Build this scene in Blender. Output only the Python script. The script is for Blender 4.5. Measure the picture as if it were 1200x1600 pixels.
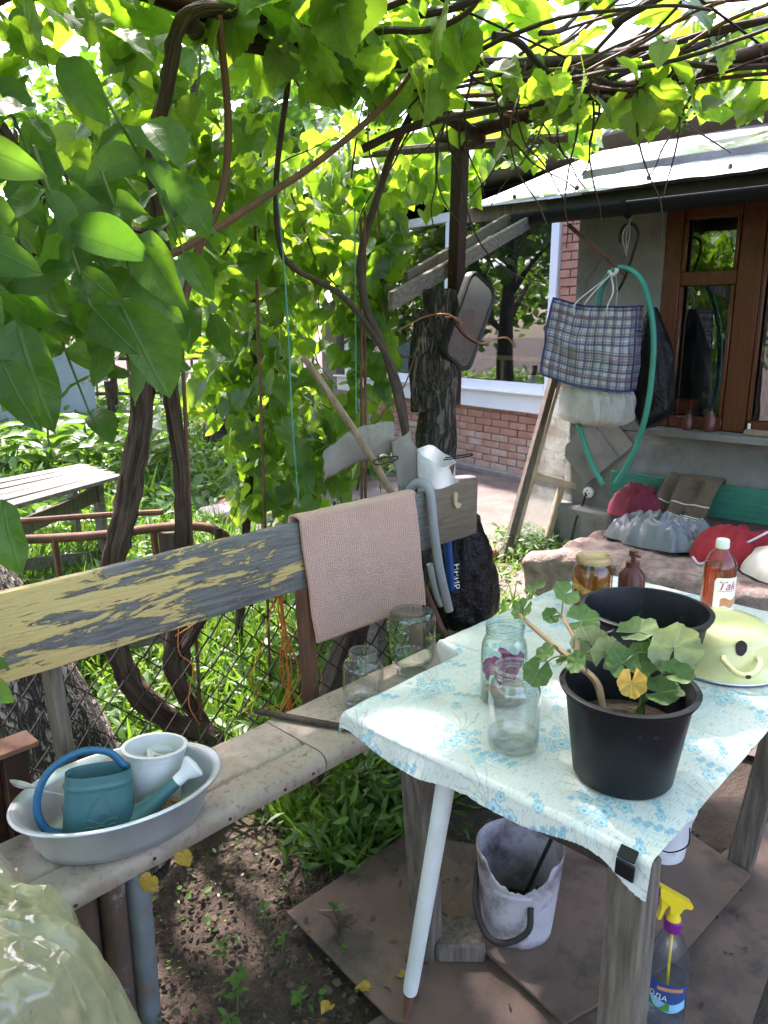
import bpy, math, random
import numpy as np
from mathutils import Vector, Matrix, noise

R = math.radians
random.seed(7)
rng = np.random.default_rng(11)
sc = bpy.context.scene
for o in list(bpy.data.objects):
    bpy.data.objects.remove(o)
col = sc.collection

# ------------------------------------------------------------------ camera, sky, sun, exposure
CAM_H, YAW, PITCH, FPX = 1.5, R(43.5), R(13.5), 1190.0
cam = bpy.data.objects.new('camera', bpy.data.cameras.new('camera'))
col.objects.link(cam)
cam.location = (0, 0, CAM_H)
cam.rotation_euler = (R(90) - PITCH, 0, YAW - R(90))
cam.data.sensor_fit = 'VERTICAL'
cam.data.angle = 2 * math.atan(800 / FPX)
cam.data.clip_start = 0.05
cam.data.clip_end = 400
sc.camera = cam

SUN_EL, SUN_AZ = R(58), R(72)          # direction towards the sun, azimuth counted from +X to +Y
world = bpy.data.worlds.new('World')
sc.world = world
world.use_nodes = True
wn = world.node_tree.nodes
sky = wn.new('ShaderNodeTexSky')
sky.sky_type = 'NISHITA'
sky.sun_disc = False
sky.sun_elevation = SUN_EL
sky.sun_rotation = R(90) - SUN_AZ
sky.dust_density = 2.5
bg = wn['Background']
bg.inputs['Strength'].default_value = 0.15
world.node_tree.links.new(sky.outputs[0], bg.inputs['Color'])

sun = bpy.data.objects.new('sun', bpy.data.lights.new('sun', 'SUN'))
col.objects.link(sun)
sun.data.energy = 2.7
sun.data.angle = R(3.0)
sun.data.color = (1.0, 0.96, 0.88)
sd = Vector((math.cos(SUN_EL) * math.cos(SUN_AZ), math.cos(SUN_EL) * math.sin(SUN_AZ), math.sin(SUN_EL)))
sun.rotation_euler = sd.to_track_quat('Z', 'Y').to_euler()
sun.location = (2, 4, 8)

sc.view_settings.view_transform = 'Standard'
sc.view_settings.look = 'None'
sc.view_settings.gamma = 1.0
sc.view_settings.exposure = 2.75
sc.view_settings.use_white_balance = True
sc.view_settings.white_balance_temperature = 6500
sc.view_settings.white_balance_tint = 27
sc.view_settings.use_curve_mapping = False
sc.render.engine = 'CYCLES'
sc.cycles.use_denoising = True
sc.cycles.use_adaptive_sampling = True
sc.cycles.adaptive_threshold = 0.03
sc.cycles.max_bounces = 9
sc.cycles.diffuse_bounces = 4
sc.cycles.glossy_bounces = 4
sc.cycles.transmission_bounces = 7
sc.cycles.transparent_max_bounces = 14
sc.cycles.caustics_reflective = False
sc.cycles.caustics_refractive = False
sc.cycles.sample_clamp_indirect = 6.0


# ------------------------------------------------------------------ mesh helpers
def V(*a):
    return Vector(a)


class MB:
    def __init__(s):
        s.v, s.f, s.mi, s.uv = [], [], [], []

    def add(s, vs, fs, mi=0, uv=None):
        n = len(s.v)
        s.v += [tuple(p) for p in vs]
        s.uv += list(uv) if uv is not None else [(p[0], p[1]) for p in vs]
        s.f += [tuple(i + n for i in f) for f in fs]
        s.mi += [mi] * len(fs)
        return s

    def box(s, c, d, rot=None, b=0.003, mi=0):
        hx, hy, hz = d[0] / 2, d[1] / 2, d[2] / 2
        b = min(b, hx * .8, hy * .8, hz * .8)
        vs, idx = [], {}
        for sx in (-1, 1):
            for sy in (-1, 1):
                for sz in (-1, 1):
                    for a in range(3):
                        p = [sx * hx, sy * hy, sz * hz]
                        for k in range(3):
                            if k != a:
                                p[k] -= (sx, sy, sz)[k] * b
                        idx[(sx, sy, sz, a)] = len(vs)
                        vs.append(Vector(p))
        fs = []
        for a in range(3):
            u, w = (a + 1) % 3, (a + 2) % 3
            for sg in (-1, 1):
                q = []
                for (p1, p2) in ((-1, -1), (1, -1), (1, 1), (-1, 1)):
                    k = [0, 0, 0]
                    k[a], k[u], k[w] = sg, p1, p2
                    q.append(idx[(k[0], k[1], k[2], a)])
                fs.append(q if sg > 0 else q[::-1])
            for s1 in (-1, 1):
                for s2 in (-1, 1):
                    q = []
                    for e in (-1, 1):
                        k = [0, 0, 0]
                        k[a], k[u], k[w] = e, s1, s2
                        q.append((idx[(*k, u)], idx[(*k, w)]))
                    f = [q[0][0], q[1][0], q[1][1], q[0][1]]
                    fs.append(f if s1 * s2 < 0 else f[::-1])
        for sx in (-1, 1):
            for sy in (-1, 1):
                for sz in (-1, 1):
                    f = [idx[(sx, sy, sz, k)] for k in range(3)]
                    fs.append(f if sx * sy * sz > 0 else f[::-1])
        if rot is not None:
            vs = [rot @ p for p in vs]
        c = Vector(c)
        return s.add([p + c for p in vs], fs, mi)

    def bar(s, p, q, w, h, up=(0, 0, 1), b=0.003, mi=0):
        p, q = Vector(p), Vector(q)
        x = (q - p).normalized()
        up = Vector(up)
        if abs(x.dot(up)) > .98:
            up = Vector((1, 0, 0)) if abs(x.x) < .9 else Vector((0, 1, 0))
        y = up.cross(x).normalized()
        z = x.cross(y)
        m = Matrix((x, y, z)).transposed()
        return s.box((p + q) / 2, ((q - p).length, w, h), m, b, mi)

    def tube(s, pts, r, n=8, cap=True, mi=0, rough=0, closed=False, sq=1.0):
        pts = [Vector(p) for p in pts]
        k = len(pts)
        rr = list(r) if hasattr(r, '__len__') else [r] * k
        if closed:
            d = (pts[1] - pts[-1]).normalized()
        else:
            d = (pts[1] - pts[0]).normalized()
        a = d.orthogonal().normalized()
        vs, uv = [], []
        L = 0
        for i in range(k):
            if closed:
                t = (pts[(i + 1) % k] - pts[i - 1]).normalized()
            else:
                t = (pts[min(i + 1, k - 1)] - pts[max(i - 1, 0)]).normalized()
            a = (a - t * a.dot(t))
            a = a.normalized() if a.length > 1e-6 else t.orthogonal().normalized()
            b = t.cross(a)
            if i:
                L += (pts[i] - pts[i - 1]).length
            for j in range(n):
                th = 2 * math.pi * j / n
                q = rr[i]
                if rough:
                    q *= 1 + rough * (noise.noise(Vector((math.cos(th) * 1.7, math.sin(th) * 1.7, L / max(rr[i], .01) * .5))) + .6 * noise.noise(Vector((math.cos(th) * 5, math.sin(th) * 5, L / max(rr[i], .01) * 1.1 + 9))))
                vs.append(pts[i] + a * math.cos(th) * q + b * math.sin(th) * q * sq)
                uv.append((j / n, L))
        fs = []
        for i in range(k if closed else k - 1):
            i2 = (i + 1) % k
            for j in range(n):
                j2 = (j + 1) % n
                fs.append((i * n + j, i * n + j2, i2 * n + j2, i2 * n + j))
        if cap and not closed:
            fs.append(tuple(range(n))[::-1])
            fs.append(tuple((k - 1) * n + j for j in range(n)))
        return s.add(vs, fs, mi, uv)

    def lathe(s, prof, n=32, c=(0, 0, 0), mi=0, sx=1, sy=1, rot=None, wob=0):
        c = Vector(c)
        vs, fs, uv = [], [], []
        for i, (r, z) in enumerate(prof):
            for j in range(n):
                th = 2 * math.pi * j / n
                q = max(r, 1e-5)
                if wob:
                    q *= 1 + wob * noise.noise(Vector((math.cos(th) * 1.5, math.sin(th) * 1.5, z * 12)))
                p = Vector((q * math.cos(th) * sx, q * math.sin(th) * sy, z))
                if rot is not None:
                    p = rot @ p
                vs.append(p + c)
                uv.append((j / n, i / len(prof)))
        for i in range(len(prof) - 1):
            for j in range(n):
                j2 = (j + 1) % n
                fs.append((i * n + j, i * n + j2, (i + 1) * n + j2, (i + 1) * n + j))
        return s.add(vs, fs, mi, uv)

    def sheet(s, fn, nu, nv, mi=0, closed_u=False):
        vs, uv, fs = [], [], []
        for i in range(nu):
            for j in range(nv):
                u = i / (nu if closed_u else nu - 1)
                w = j / (nv - 1)
                vs.append(fn(u, w))
                uv.append((u, w))
        for i in range(nu if closed_u else nu - 1):
            i2 = (i + 1) % nu
            for j in range(nv - 1):
                fs.append((i * nv + j, i2 * nv + j, i2 * nv + j + 1, i * nv + j + 1))
        return s.add(vs, fs, mi, uv)

    def prism(s, poly, p0, ex, ey, ez, t, mi=0):
        p0, ex, ey, ez = Vector(p0), Vector(ex), Vector(ey), Vector(ez)
        n = len(poly)
        vs = [p0 + ex * x + ey * y for x, y in poly] + [p0 + ex * x + ey * y + ez * t for x, y in poly]
        fs = [tuple(range(n))[::-1], tuple(range(n, 2 * n))]
        for i in range(n):
            k = (i + 1) % n
            fs.append((i, k, n + k, n + i))
        return s.add(vs, fs, mi)

    def build(s, name, mat, parent=None, smooth=40, world=True, solid=0.0):
        me = bpy.data.meshes.new(name)
        me.from_pydata(s.v, [], s.f)
        if s.mi and max(s.mi):
            me.polygons.foreach_set('material_index', s.mi)
        for m in (mat if isinstance(mat, (list, tuple)) else [mat]):
            me.materials.append(m)
        uvl = me.uv_layers.new(name='UVMap')
        li = np.zeros(len(me.loops), dtype=np.int32)
        me.loops.foreach_get('vertex_index', li)
        uvl.data.foreach_set('uv', np.array(s.uv, dtype=np.float32)[li].ravel())
        if smooth:
            me.polygons.foreach_set('use_smooth', [True] * len(me.polygons))
            me.set_sharp_from_angle(angle=R(smooth))
        me.update()
        return link(name, me, parent, world, solid)


def link(name, me, parent=None, world=True, solid=0.0):
    o = bpy.data.objects.new(name, me)
    col.objects.link(o)
    if parent is not None:
        o.parent = parent
        if world:
            q = parent
            while q.parent is not None:
                q = q.parent
            if parent is q:
                o.matrix_parent_inverse = q.matrix_basis.inverted()
    if solid:
        m = o.modifiers.new('thick', 'SOLIDIFY')
        m.thickness = solid
        m.offset = 0
    return o


def tag(o, label=None, cat=None, group=None, kind=None):
    if label:
        o['label'] = label
    if cat:
        o['category'] = cat
    if group:
        o['group'] = group
    if kind:
        o['kind'] = kind
    return o


def thing(name, label, cat, loc=(0, 0, 0), rz=0, group=None, rot=None):
    o = bpy.data.objects.new(name, None)
    o.empty_display_size = .05
    col.objects.link(o)
    o.location = loc
    o.rotation_euler = rot if rot is not None else (0, 0, rz)
    m = Matrix.Translation(Vector(loc)) @ o.rotation_euler.to_matrix().to_4x4()
    o.matrix_basis = m
    return tag(o, label, cat, group)


def nz(x, y=0, z=0):
    return noise.noise(Vector((x, y, z)))


def fz(p, s=1, o=4):
    return noise.fractal(Vector(p) * s, 1.0, 2.0, o)


def spline(pts, n=6):
    pts = [Vector(p) for p in pts]
    P = [pts[0] * 2 - pts[1]] + pts + [pts[-1] * 2 - pts[-2]]
    out = []
    for i in range(1, len(P) - 2):
        a, b, c, d = P[i - 1:i + 3]
        for k in range(n):
            t = k / n
            out.append(.5 * ((2 * b) + (c - a) * t + (2 * a - 5 * b + 4 * c - d) * t * t + (3 * b - a - 3 * c + d) * t ** 3))
    out.append(pts[-1])
    return out


def lerpr(r, n):
    k = len(r) - 1
    out = []
    for i in range(n):
        t = i / (n - 1) * k
        j = min(int(t), k - 1)
        out.append(r[j] + (r[j + 1] - r[j]) * (t - j))
    return out


def text_mesh(s, size, fn, shear=0.0):
    cu = bpy.data.curves.new('lettering', 'FONT')
    cu.body = s
    cu.size = size
    cu.shear = shear
    cu.align_x = 'CENTER'
    ob = bpy.data.objects.new('lettering', cu)
    col.objects.link(ob)
    bpy.context.view_layer.update()
    me = bpy.data.meshes.new_from_object(ob.evaluated_get(bpy.context.evaluated_depsgraph_get()))
    bpy.data.objects.remove(ob)
    mb = MB()
    mb.add([fn(v.co.x, v.co.y) for v in me.vertices], [tuple(p.vertices) for p in me.polygons])
    return mb


# ------------------------------------------------------------------ materials
class NT:
    def __init__(s, name):
        s.m = bpy.data.materials.new(name)
        s.m.use_nodes = True
        s.t = s.m.node_tree
        s.n = s.t.nodes
        s.b = s.n['Principled BSDF']
        s.out = s.n['Material Output']

    def new(s, t, **k):
        n = s.n.new(t)
        for a, b in k.items():
            setattr(n, a, b)
        return n

    def link(s, a, b):
        s.t.links.new(a, b)

    def val(s, n, k, v):
        if hasattr(v, 'is_output'):
            s.link(v, n.inputs[k])
        else:
            n.inputs[k].default_value = v

    def math(s, op, a, b=0.0, c=0.0, clamp=False):
        n = s.new('ShaderNodeMath', operation=op, use_clamp=clamp)
        s.val(n, 0, a)
        s.val(n, 1, b)
        s.val(n, 2, c)
        return n.outputs[0]

    def mix(s, f, a, b, mode='MIX'):
        n = s.new('ShaderNodeMix', data_type='RGBA', blend_type=mode)
        s.val(n, 0, f)
        s.val(n, 6, a if hasattr(a, 'is_output') else (*a[:3], 1))
        s.val(n, 7, b if hasattr(b, 'is_output') else (*b[:3], 1))
        return n.outputs[2]

    def coords(s, st=(1, 1, 1), uv=False, rand=True, off=(0, 0, 0)):
        tc = s.new('ShaderNodeTexCoord')
        mp = s.new('ShaderNodeMapping')
        s.link(tc.outputs['UV' if uv else 'Object'], mp.inputs[0])
        mp.inputs['Scale'].default_value = st
        mp.inputs['Location'].default_value = off
        if rand and not uv:
            oi = s.new('ShaderNodeObjectInfo')
            va = s.new('ShaderNodeVectorMath', operation='ADD')
            k = s.math('MULTIPLY', oi.outputs['Random'], 13.0)
            cb = s.new('ShaderNodeCombineXYZ')
            for i in range(3):
                s.link(k, cb.inputs[i])
            s.link(mp.outputs[0], va.inputs[0])
            s.link(cb.outputs[0], va.inputs[1])
            return va.outputs[0]
        return mp.outputs[0]

    def noise(s, co, sc, det=4, rough=.6, dist=0):
        n = s.new('ShaderNodeTexNoise')
        s.link(co, n.inputs['Vector'])
        n.inputs['Scale'].default_value = sc
        n.inputs['Detail'].default_value = det
        n.inputs['Roughness'].default_value = rough
        n.inputs['Distortion'].default_value = dist
        return n.outputs[0]

    def voro(s, co, sc, out='Distance', feature='F1'):
        n = s.new('ShaderNodeTexVoronoi', feature=feature)
        s.link(co, n.inputs['Vector'])
        n.inputs['Scale'].default_value = sc
        return n.outputs[out]

    def ramp(s, f, a, b):
        n = s.new('ShaderNodeMapRange')
        s.link(f, n.inputs[0])
        n.inputs[1].default_value = a
        n.inputs[2].default_value = b
        n.clamp = True
        return n.outputs[0]

    def bump(s, h, st, dist=.005, to=None):
        n = s.new('ShaderNodeBump')
        n.inputs['Strength'].default_value = st
        n.inputs['Distance'].default_value = dist
        s.link(h, n.inputs['Height'])
        s.link(n.outputs[0], (to or s.b).inputs['Normal'])
        return n.outputs[0]


def PM(name, c, c2=None, sc_=9, r=.65, bump=.25, bs=60, bd=.004, metal=0, st=(1, 1, 1), spec=.4, spot=None, ss=4, sw=(.58, .68), coat=0, r2=None):
    t = NT(name)
    co = t.coords(st)
    n1 = t.noise(co, sc_, 5, .62)
    c2 = c2 or tuple(x * .6 for x in c)
    cc = t.mix(t.ramp(n1, .32, .68), c2, c)
    if spot:
        n2 = t.noise(co, ss, 6, .7)
        cc = t.mix(t.ramp(n2, *sw), cc, spot)
    t.link(cc, t.b.inputs['Base Color'])
    t.b.inputs['Roughness'].default_value = r
    if r2 is not None:
        q = t.new('ShaderNodeMapRange')
        t.link(t.noise(co, sc_ * .7, 4), q.inputs[0])
        q.inputs[1].default_value, q.inputs[2].default_value, q.inputs[3].default_value, q.inputs[4].default_value = .3, .7, r, r2
        t.link(q.outputs[0], t.b.inputs['Roughness'])
    t.b.inputs['Metallic'].default_value = metal
    t.b.inputs['Specular IOR Level'].default_value = spec
    t.b.inputs['Coat Weight'].default_value = coat
    if bump:
        t.bump(t.noise(co, bs, 5, .65), bump, bd)
    return t.m


def leafmat(name, d1, d2, t1, t2, gloss=.10, rough=.38, under=None, tw=.5, veins=True):
    t = NT(name)
    t.n.remove(t.b)
    at = t.new('ShaderNodeAttribute', attribute_name='rnd')
    oi = t.new('ShaderNodeObjectInfo')
    rd = t.math('FRACT', t.math('ADD', at.outputs['Fac'], oi.outputs['Random']))
    tc = t.new('ShaderNodeTexCoord')
    sx = t.new('ShaderNodeSeparateXYZ')
    t.link(tc.outputs['UV'], sx.inputs[0])
    dc, tcol = t.mix(rd, d1, d2), t.mix(rd, t1, t2)
    bl = t.ramp(t.noise(t.coords(), 7, 5, .7), .35, .72)
    dc = t.mix(t.math('MULTIPLY', bl, .55), dc, tuple(x * .45 for x in d1))
    tcol = t.mix(t.math('MULTIPLY', bl, .4), tcol, tuple(x * .5 for x in t1))
    if veins:
        ax = t.math('ABSOLUTE', sx.outputs[0])
        mid = t.ramp(ax, .022, .008)
        ph = t.math('SUBTRACT', sx.outputs[1], t.math('MULTIPLY', ax, .75))
        lat = t.math('ABSOLUTE', t.math('SUBTRACT', t.math('FRACT', t.math('MULTIPLY', ph, 7.0)), .5))
        ve = t.math('MAXIMUM', mid, t.math('MULTIPLY', t.ramp(lat, .07, .02), .35))
        dc = t.mix(t.math('MULTIPLY', ve, .55), dc, tuple(min(1, x * 1.5 + .02) for x in d2))
        tcol = t.mix(t.math('MULTIPLY', ve, .5), tcol, tuple(x * .55 for x in t1))
        hgt = ve
    if under:
        ge = t.new('ShaderNodeNewGeometry')
        dc = t.mix(t.math('MULTIPLY', ge.outputs['Backfacing'], .8), dc, under)
    df = t.new('ShaderNodeBsdfDiffuse')
    tr = t.new('ShaderNodeBsdfTranslucent')
    gl = t.new('ShaderNodeBsdfGlossy')
    gl.inputs['Roughness'].default_value = rough
    t.link(dc, df.inputs[0])
    t.link(tcol, tr.inputs[0])
    m1 = t.new('ShaderNodeMixShader')
    m1.inputs[0].default_value = tw
    t.link(df.outputs[0], m1.inputs[1])
    t.link(tr.outputs[0], m1.inputs[2])
    lf = t.new('ShaderNodeLayerWeight')
    lf.inputs[0].default_value = .5
    lw = t.math('ADD', t.math('MULTIPLY', t.math('POWER', lf.outputs['Facing'], 4.5), .6), .04)
    m2 = t.new('ShaderNodeMixShader')
    t.link(t.math('MULTIPLY', lw, gloss * 14, clamp=True), m2.inputs[0])
    t.link(m1.outputs[0], m2.inputs[1])
    t.link(gl.outputs[0], m2.inputs[2])
    if veins:
        bp = t.new('ShaderNodeBump')
        bp.inputs['Strength'].default_value = .5
        bp.inputs['Distance'].default_value = .004
        t.link(hgt, bp.inputs['Height'])
        t.link(bp.outputs[0], df.inputs['Normal'])
        t.link(bp.outputs[0], gl.inputs['Normal'])
    t.link(m2.outputs[0], t.out.inputs[0])
    return t.m


def thin(name, tint=(1, 1, 1), edge=(.6, .7, .65), refl=1.0, rough=.02, haze=0.0, hazecol=(.8, .8, .8), body=0.0):
    """thin clear sheet: passes light straight through, reflects by fresnel, deeper colour at grazing angles, some dust"""
    t = NT(name)
    t.n.remove(t.b)
    lw = t.new('ShaderNodeLayerWeight')
    lw.inputs[0].default_value = .30
    tr = t.new('ShaderNodeBsdfTransparent')
    t.link(t.mix(lw.outputs['Facing'], tint, edge), tr.inputs[0])
    gl = t.new('ShaderNodeBsdfGlossy')
    gl.inputs['Roughness'].default_value = rough
    lf = t.new('ShaderNodeLayerWeight')
    lf.inputs[0].default_value = .5
    fr = t.math('ADD', t.math('MULTIPLY', t.math('POWER', lf.outputs['Facing'], 4.5), .9), .045)
    m = t.new('ShaderNodeMixShader')
    t.link(t.math('MULTIPLY', fr, refl, clamp=True), m.inputs[0])
    t.link(tr.outputs[0], m.inputs[1])
    t.link(gl.outputs[0], m.inputs[2])
    last = m
    if haze or body:
        co = t.coords()
        d = t.new('ShaderNodeBsdfDiffuse')
        d.inputs[0].default_value = (*hazecol, 1)
        dl = t.new('ShaderNodeBsdfTranslucent')
        dl.inputs[0].default_value = (*hazecol, 1)
        md = t.new('ShaderNodeMixShader')
        t.link(d.outputs[0], md.inputs[1])
        t.link(dl.outputs[0], md.inputs[2])
        m3 = t.new('ShaderNodeMixShader')
        f = t.math('ADD', t.math('MULTIPLY', t.ramp(t.noise(co, 9, 6, .7), .4, .75), haze), body, clamp=True)
        t.link(f, m3.inputs[0])
        t.link(m.outputs[0], m3.inputs[1])
        t.link(md.outputs[0], m3.inputs[2])
        last = m3
    t.link(last.outputs[0], t.out.inputs[0])
    return t.m


m_soil = PM('soil', (.100, .073, .053), (.042, .031, .022), 6, .95, .9, 45, .03, spot=(.16, .13, .10), ss=2.2, sw=(.55, .75))
m_path = PM('trodden_concrete', (.19, .16, .135), (.11, .09, .072), 5, .9, .6, 50, .012, spot=(.10, .085, .065), ss=2.5)
m_slab = PM('rough_concrete', (.15, .125, .105), (.085, .07, .058), 7, .9, .9, 70, .012, spot=(.045, .036, .028), ss=3)
m_sheet = PM('brown_hardboard', (.170, .110, .080), (.104, .068, .050), 3.5, .66, .45, 90, .004, spot=(.045, .036, .030), ss=4.5, sw=(.50, .66), r2=.45)
m_greywood = PM('weathered_grey_wood', (.24, .215, .185), (.11, .095, .075), 9, .85, .7, 26, .006, st=(1, 8, 8))
m_legwood = PM('old_grey_brown_wood', (.185, .155, .12), (.075, .058, .042), 9, .85, .8, 18, .006, st=(9, 9, .8))
m_darkwood = PM('dark_damp_wood', (.07, .05, .035), (.03, .022, .016), 10, .85, .7, 22, .006, st=(5, 5, 1))
m_redwood = PM('reddish_stake_wood', (.20, .10, .06), (.10, .05, .03), 10, .8, .6, 30, .005, st=(6, 6, 1))
m_stickwood = PM('pale_stick_wood', (.33, .25, .17), (.20, .14, .09), 12, .8, .6, 40, .004, st=(5, 5, 1))
t = NT('stringy_vine_bark')
cu_ = t.coords((16, 5, 1), uv=True)
n1_ = t.noise(cu_, 1.0, 5, .65, .6)
n2_ = t.noise(t.coords((44, 9, 1), uv=True), 1.0, 4, .6, .4)
cc = t.mix(t.ramp(n1_, .34, .66), (.020, .014, .010), (.115, .080, .055))
cc = t.mix(t.ramp(n2_, .55, .75), cc, (.17, .135, .10))
t.link(cc, t.b.inputs['Base Color'])
t.b.inputs['Roughness'].default_value = .92
t.b.inputs['Specular IOR Level'].default_value = .2
t.bump(t.math('ADD', n1_, t.math('MULTIPLY', n2_, .6)), 1.0, .012)
m_vinebark = t.m
m_canebark = PM('dark_cane', (.07, .045, .03), (.028, .018, .013), 20, .75, .6, 60, .004)
m_canered = PM('young_red_cane', (.16, .07, .035), (.09, .05, .025), 20, .65, .4, 60, .003)
m_brownpaint = PM('brown_painted_steel', (.050, .022, .014), (.024, .013, .009), 12, .6, .35, 40, .003, spot=(.09, .04, .02), ss=7, spec=.2)
m_blackpaint = PM('black_painted_wood', (.018, .016, .015), (.009, .008, .008), 12, .5, .35, 30, .003)
m_gutter = PM('black_plastic_gutter', (.010, .0105, .011), (.007, .007, .0075), 6, .6, .1, 80, .001, spec=.15)
m_rust = PM('rusty_steel', (.17, .075, .04), (.07, .035, .022), 15, .8, .6, 60, .003, spot=(.045, .03, .024), ss=9)
m_plaster = PM('grey_cement_render', (.235, .23, .21), (.15, .147, .135), 4, .92, .7, 35, .006, spot=(.10, .095, .082), ss=3.2, sw=(.50, .72))
m_mortar = PM('mortar', (.33, .28, .24), (.22, .185, .155), 8, .95, .8, 60, .006)
m_brick = PM('orange_brick', (.44, .225, .155), (.34, .16, .11), 6, .9, .5, 60, .004, spot=(.52, .36, .27), ss=5, sw=(.55, .75))
m_brick2 = PM('mortar_smeared_brick', (.47, .27, .19), (.36, .18, .125), 7, .92, .7, 45, .006, spot=(.46, .37, .30), ss=5, sw=(.45, .65))
m_pvc = PM('white_window_plastic', (.80, .82, .84), (.74, .77, .79), 3, .32, .03, 20, .001)
m_varnish = PM('varnished_brown_wood', (.125, .036, .012), (.07, .021, .008), 7, .42, .3, 16, .003, st=(8, 8, 1), coat=.15)
m_zinc = PM('zinc_roof_sheet', (.60, .62, .63), (.46, .48, .49), 3, .34, .25, 5, .02, metal=.75, r2=.5)
m_roofdirt = PM('grey_slate_roof', (.34, .33, .31), (.22, .21, .2), 5, .8, .5, 20, .01)
m_dark = PM('dark_interior', (.018, .018, .016), (.010, .010, .009), 2, .9, 0)  # room shade put into the colour: near-black box faces behind the panes
m_white = PM('white_plastic', (.78, .79, .78), (.66, .67, .65), 6, .42, .1, 40, .001, spot=(.32, .29, .25), ss=7, sw=(.64, .75))
m_dirtywhite = PM('grubby_lilac_white_plastic', (.50, .475, .485), (.34, .315, .32), 6, .6, .3, 40, .002, spot=(.10, .085, .075), ss=9, sw=(.47, .66))
m_black = PM('black_bucket_plastic', (.009, .010, .012), (.006, .0065, .008), 6, .33, .12, 55, .001, spot=(.07, .068, .065), ss=38, sw=(.62, .74), r2=.5, spec=.25)
m_blackfilm = PM('black_bag_film', (.008, .008, .009), (.005, .005, .006), 8, .3, .9, 10, .03, spec=.2)
m_darkgreen = PM('dark_green_cap', (.02, .06, .04), None, 8, .4, .1)
m_alu = PM('dull_aluminium', (.66, .68, .69), (.50, .52, .54), 5, .40, .12, 70, .001, metal=.72, r2=.5, spot=(.40, .41, .42), ss=6, sw=(.6, .8))
m_can = PM('teal_watering_can_plastic', (.050, .155, .165), (.036, .12, .13), 5, .42, .15, 50, .002, spot=(.16, .19, .16), ss=9, sw=(.64, .8))
m_canhandle = PM('blue_handle_plastic', (.02, .13, .24), (.015, .10, .19), 5, .4, .1)
m_canrelief = PM('faded_relief_plastic', (.085, .20, .21), (.06, .16, .17), 9, .5, .2)
m_yellowbowl = PM('pale_yellow_enamel', (.68, .66, .31), (.60, .58, .25), 4, .22, .04, 30, .001, spot=(.30, .28, .15), ss=11, sw=(.66, .8), coat=.4)
m_chip = PM('bare_chipped_iron', (.03, .026, .024), None, 20, .7, .3)
m_towel = None
m_grey = PM('grey_plastic_hose', (.30, .32, .33), (.24, .255, .26), 10, .45, .1)
m_greenhose = PM('green_hose', (.03, .26, .19), (.022, .20, .15), 8, .4, .15, 30)
m_blue = PM('blue_painted_handle', (.02, .10, .36), (.015, .07, .26), 9, .45, .2)
m_greenboard = PM('worn_green_board', (.022, .18, .125), (.015, .12, .085), 7, .7, .5, 22, .004, st=(7, 1, 7), spot=(.22, .17, .11), ss=9, sw=(.60, .66))
m_maroon = PM('maroon_cloth', (.17, .016, .032), (.10, .01, .02), 8, .85, .4, 90, .003)
m_red = PM('red_cloth', (.30, .014, .022), (.20, .010, .016), 8, .85, .4, 120, .002)
m_jacket = PM('silver_grey_raincoat', (.145, .16, .175), (.10, .112, .125), 5, .36, .3, 12, .01, metal=.0, spec=.7)
m_brownfab = PM('brown_jersey', (.115, .078, .048), (.075, .05, .03), 8, .9, .5, 120, .002)
m_cream = PM('cream_cloth', (.50, .49, .43), (.38, .37, .32), 6, .9, .4, 90, .003)
m_rug = PM('shaggy_old_rug', (.42, .33, .28), (.17, .12, .10), 13, .97, 1.0, 70, .02, spot=(.33, .12, .10), ss=8, sw=(.58, .68))
m_strap = PM('white_strap', (.60, .60, .60), (.45, .45, .45), 12, .8, .3)
m_orange = PM('orange_twine', (.62, .20, .035), (.45, .13, .02), 20, .8, .4)
m_copper = PM('copper_wire', (.42, .18, .09), (.30, .12, .06), 12, .45, .1, metal=.4)
m_wire = PM('dark_steel_wire', (.028, .023, .020), (.015, .012, .011), 12, .7, .2, spec=.2)
m_lightwire = PM('galvanised_wire', (.33, .31, .29), (.22, .19, .17), 12, .5, .2, metal=.5)
m_string = PM('teal_string', (.10, .36, .30), None, 12, .8, .2)
m_leather = PM('grey_rubber_offcut', (.27, .25, .22), (.17, .155, .135), 8, .85, .5, 45, .004, spot=(.10, .085, .07), ss=11, sw=(.55, .68))
m_white_pipe = PM('white_enamelled_pipe', (.66, .70, .66), (.54, .58, .53), 6, .4, .15, 40, .002, spot=(.25, .17, .11), ss=12, sw=(.64, .74))
m_yellow = PM('yellow_plastic', (.80, .60, .02), (.72, .52, .02), 6, .35, .06)
m_purple = PM('purple_plastic', (.20, .02, .20), (.15, .015, .15), 6, .4, .1)
m_tank = PM('pale_grey_painted_sheet', (.52, .58, .62), (.42, .48, .52), 3, .6, .2, 20, .003, spot=(.36, .20, .11), ss=3.4, sw=(.57, .68))
m_radiator = PM('grey_painted_iron', (.17, .19, .20), (.10, .11, .115), 8, .5, .3, 30, .003, spot=(.20, .12, .075), ss=6, sw=(.54, .60))
m_radiator2 = PM('brown_flaking_iron', (.12, .07, .05), (.05, .034, .028), 8, .75, .5, 30, .004, spot=(.22, .21, .20), ss=6, sw=(.58, .64))
m_flowerpurple = leafmat('purple_petal', (.42, .04, .24), (.52, .07, .30), (.5, .06, .3), (.55, .09, .34), .05, .5, None, .4, False)
m_peach = PM('peach_slice', (.72, .33, .17), (.62, .22, .12), 14, .5, .2)
m_palegreen = PM('pale_green_slice', (.55, .56, .30), None, 14, .5, .2)
m_mushroom = PM('pickled_mushroom', (.60, .34, .075), (.42, .20, .035), 14, .25, .15, 30, .003, spec=.6)
m_brine = PM('amber_brine', (.22, .085, .012), (.15, .05, .008), 5, .2, 0)
m_lid = PM('tan_metal_lid', (.46, .33, .17), (.34, .22, .10), 12, .42, .2, metal=.35, spot=(.12, .07, .04), ss=14)
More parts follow.
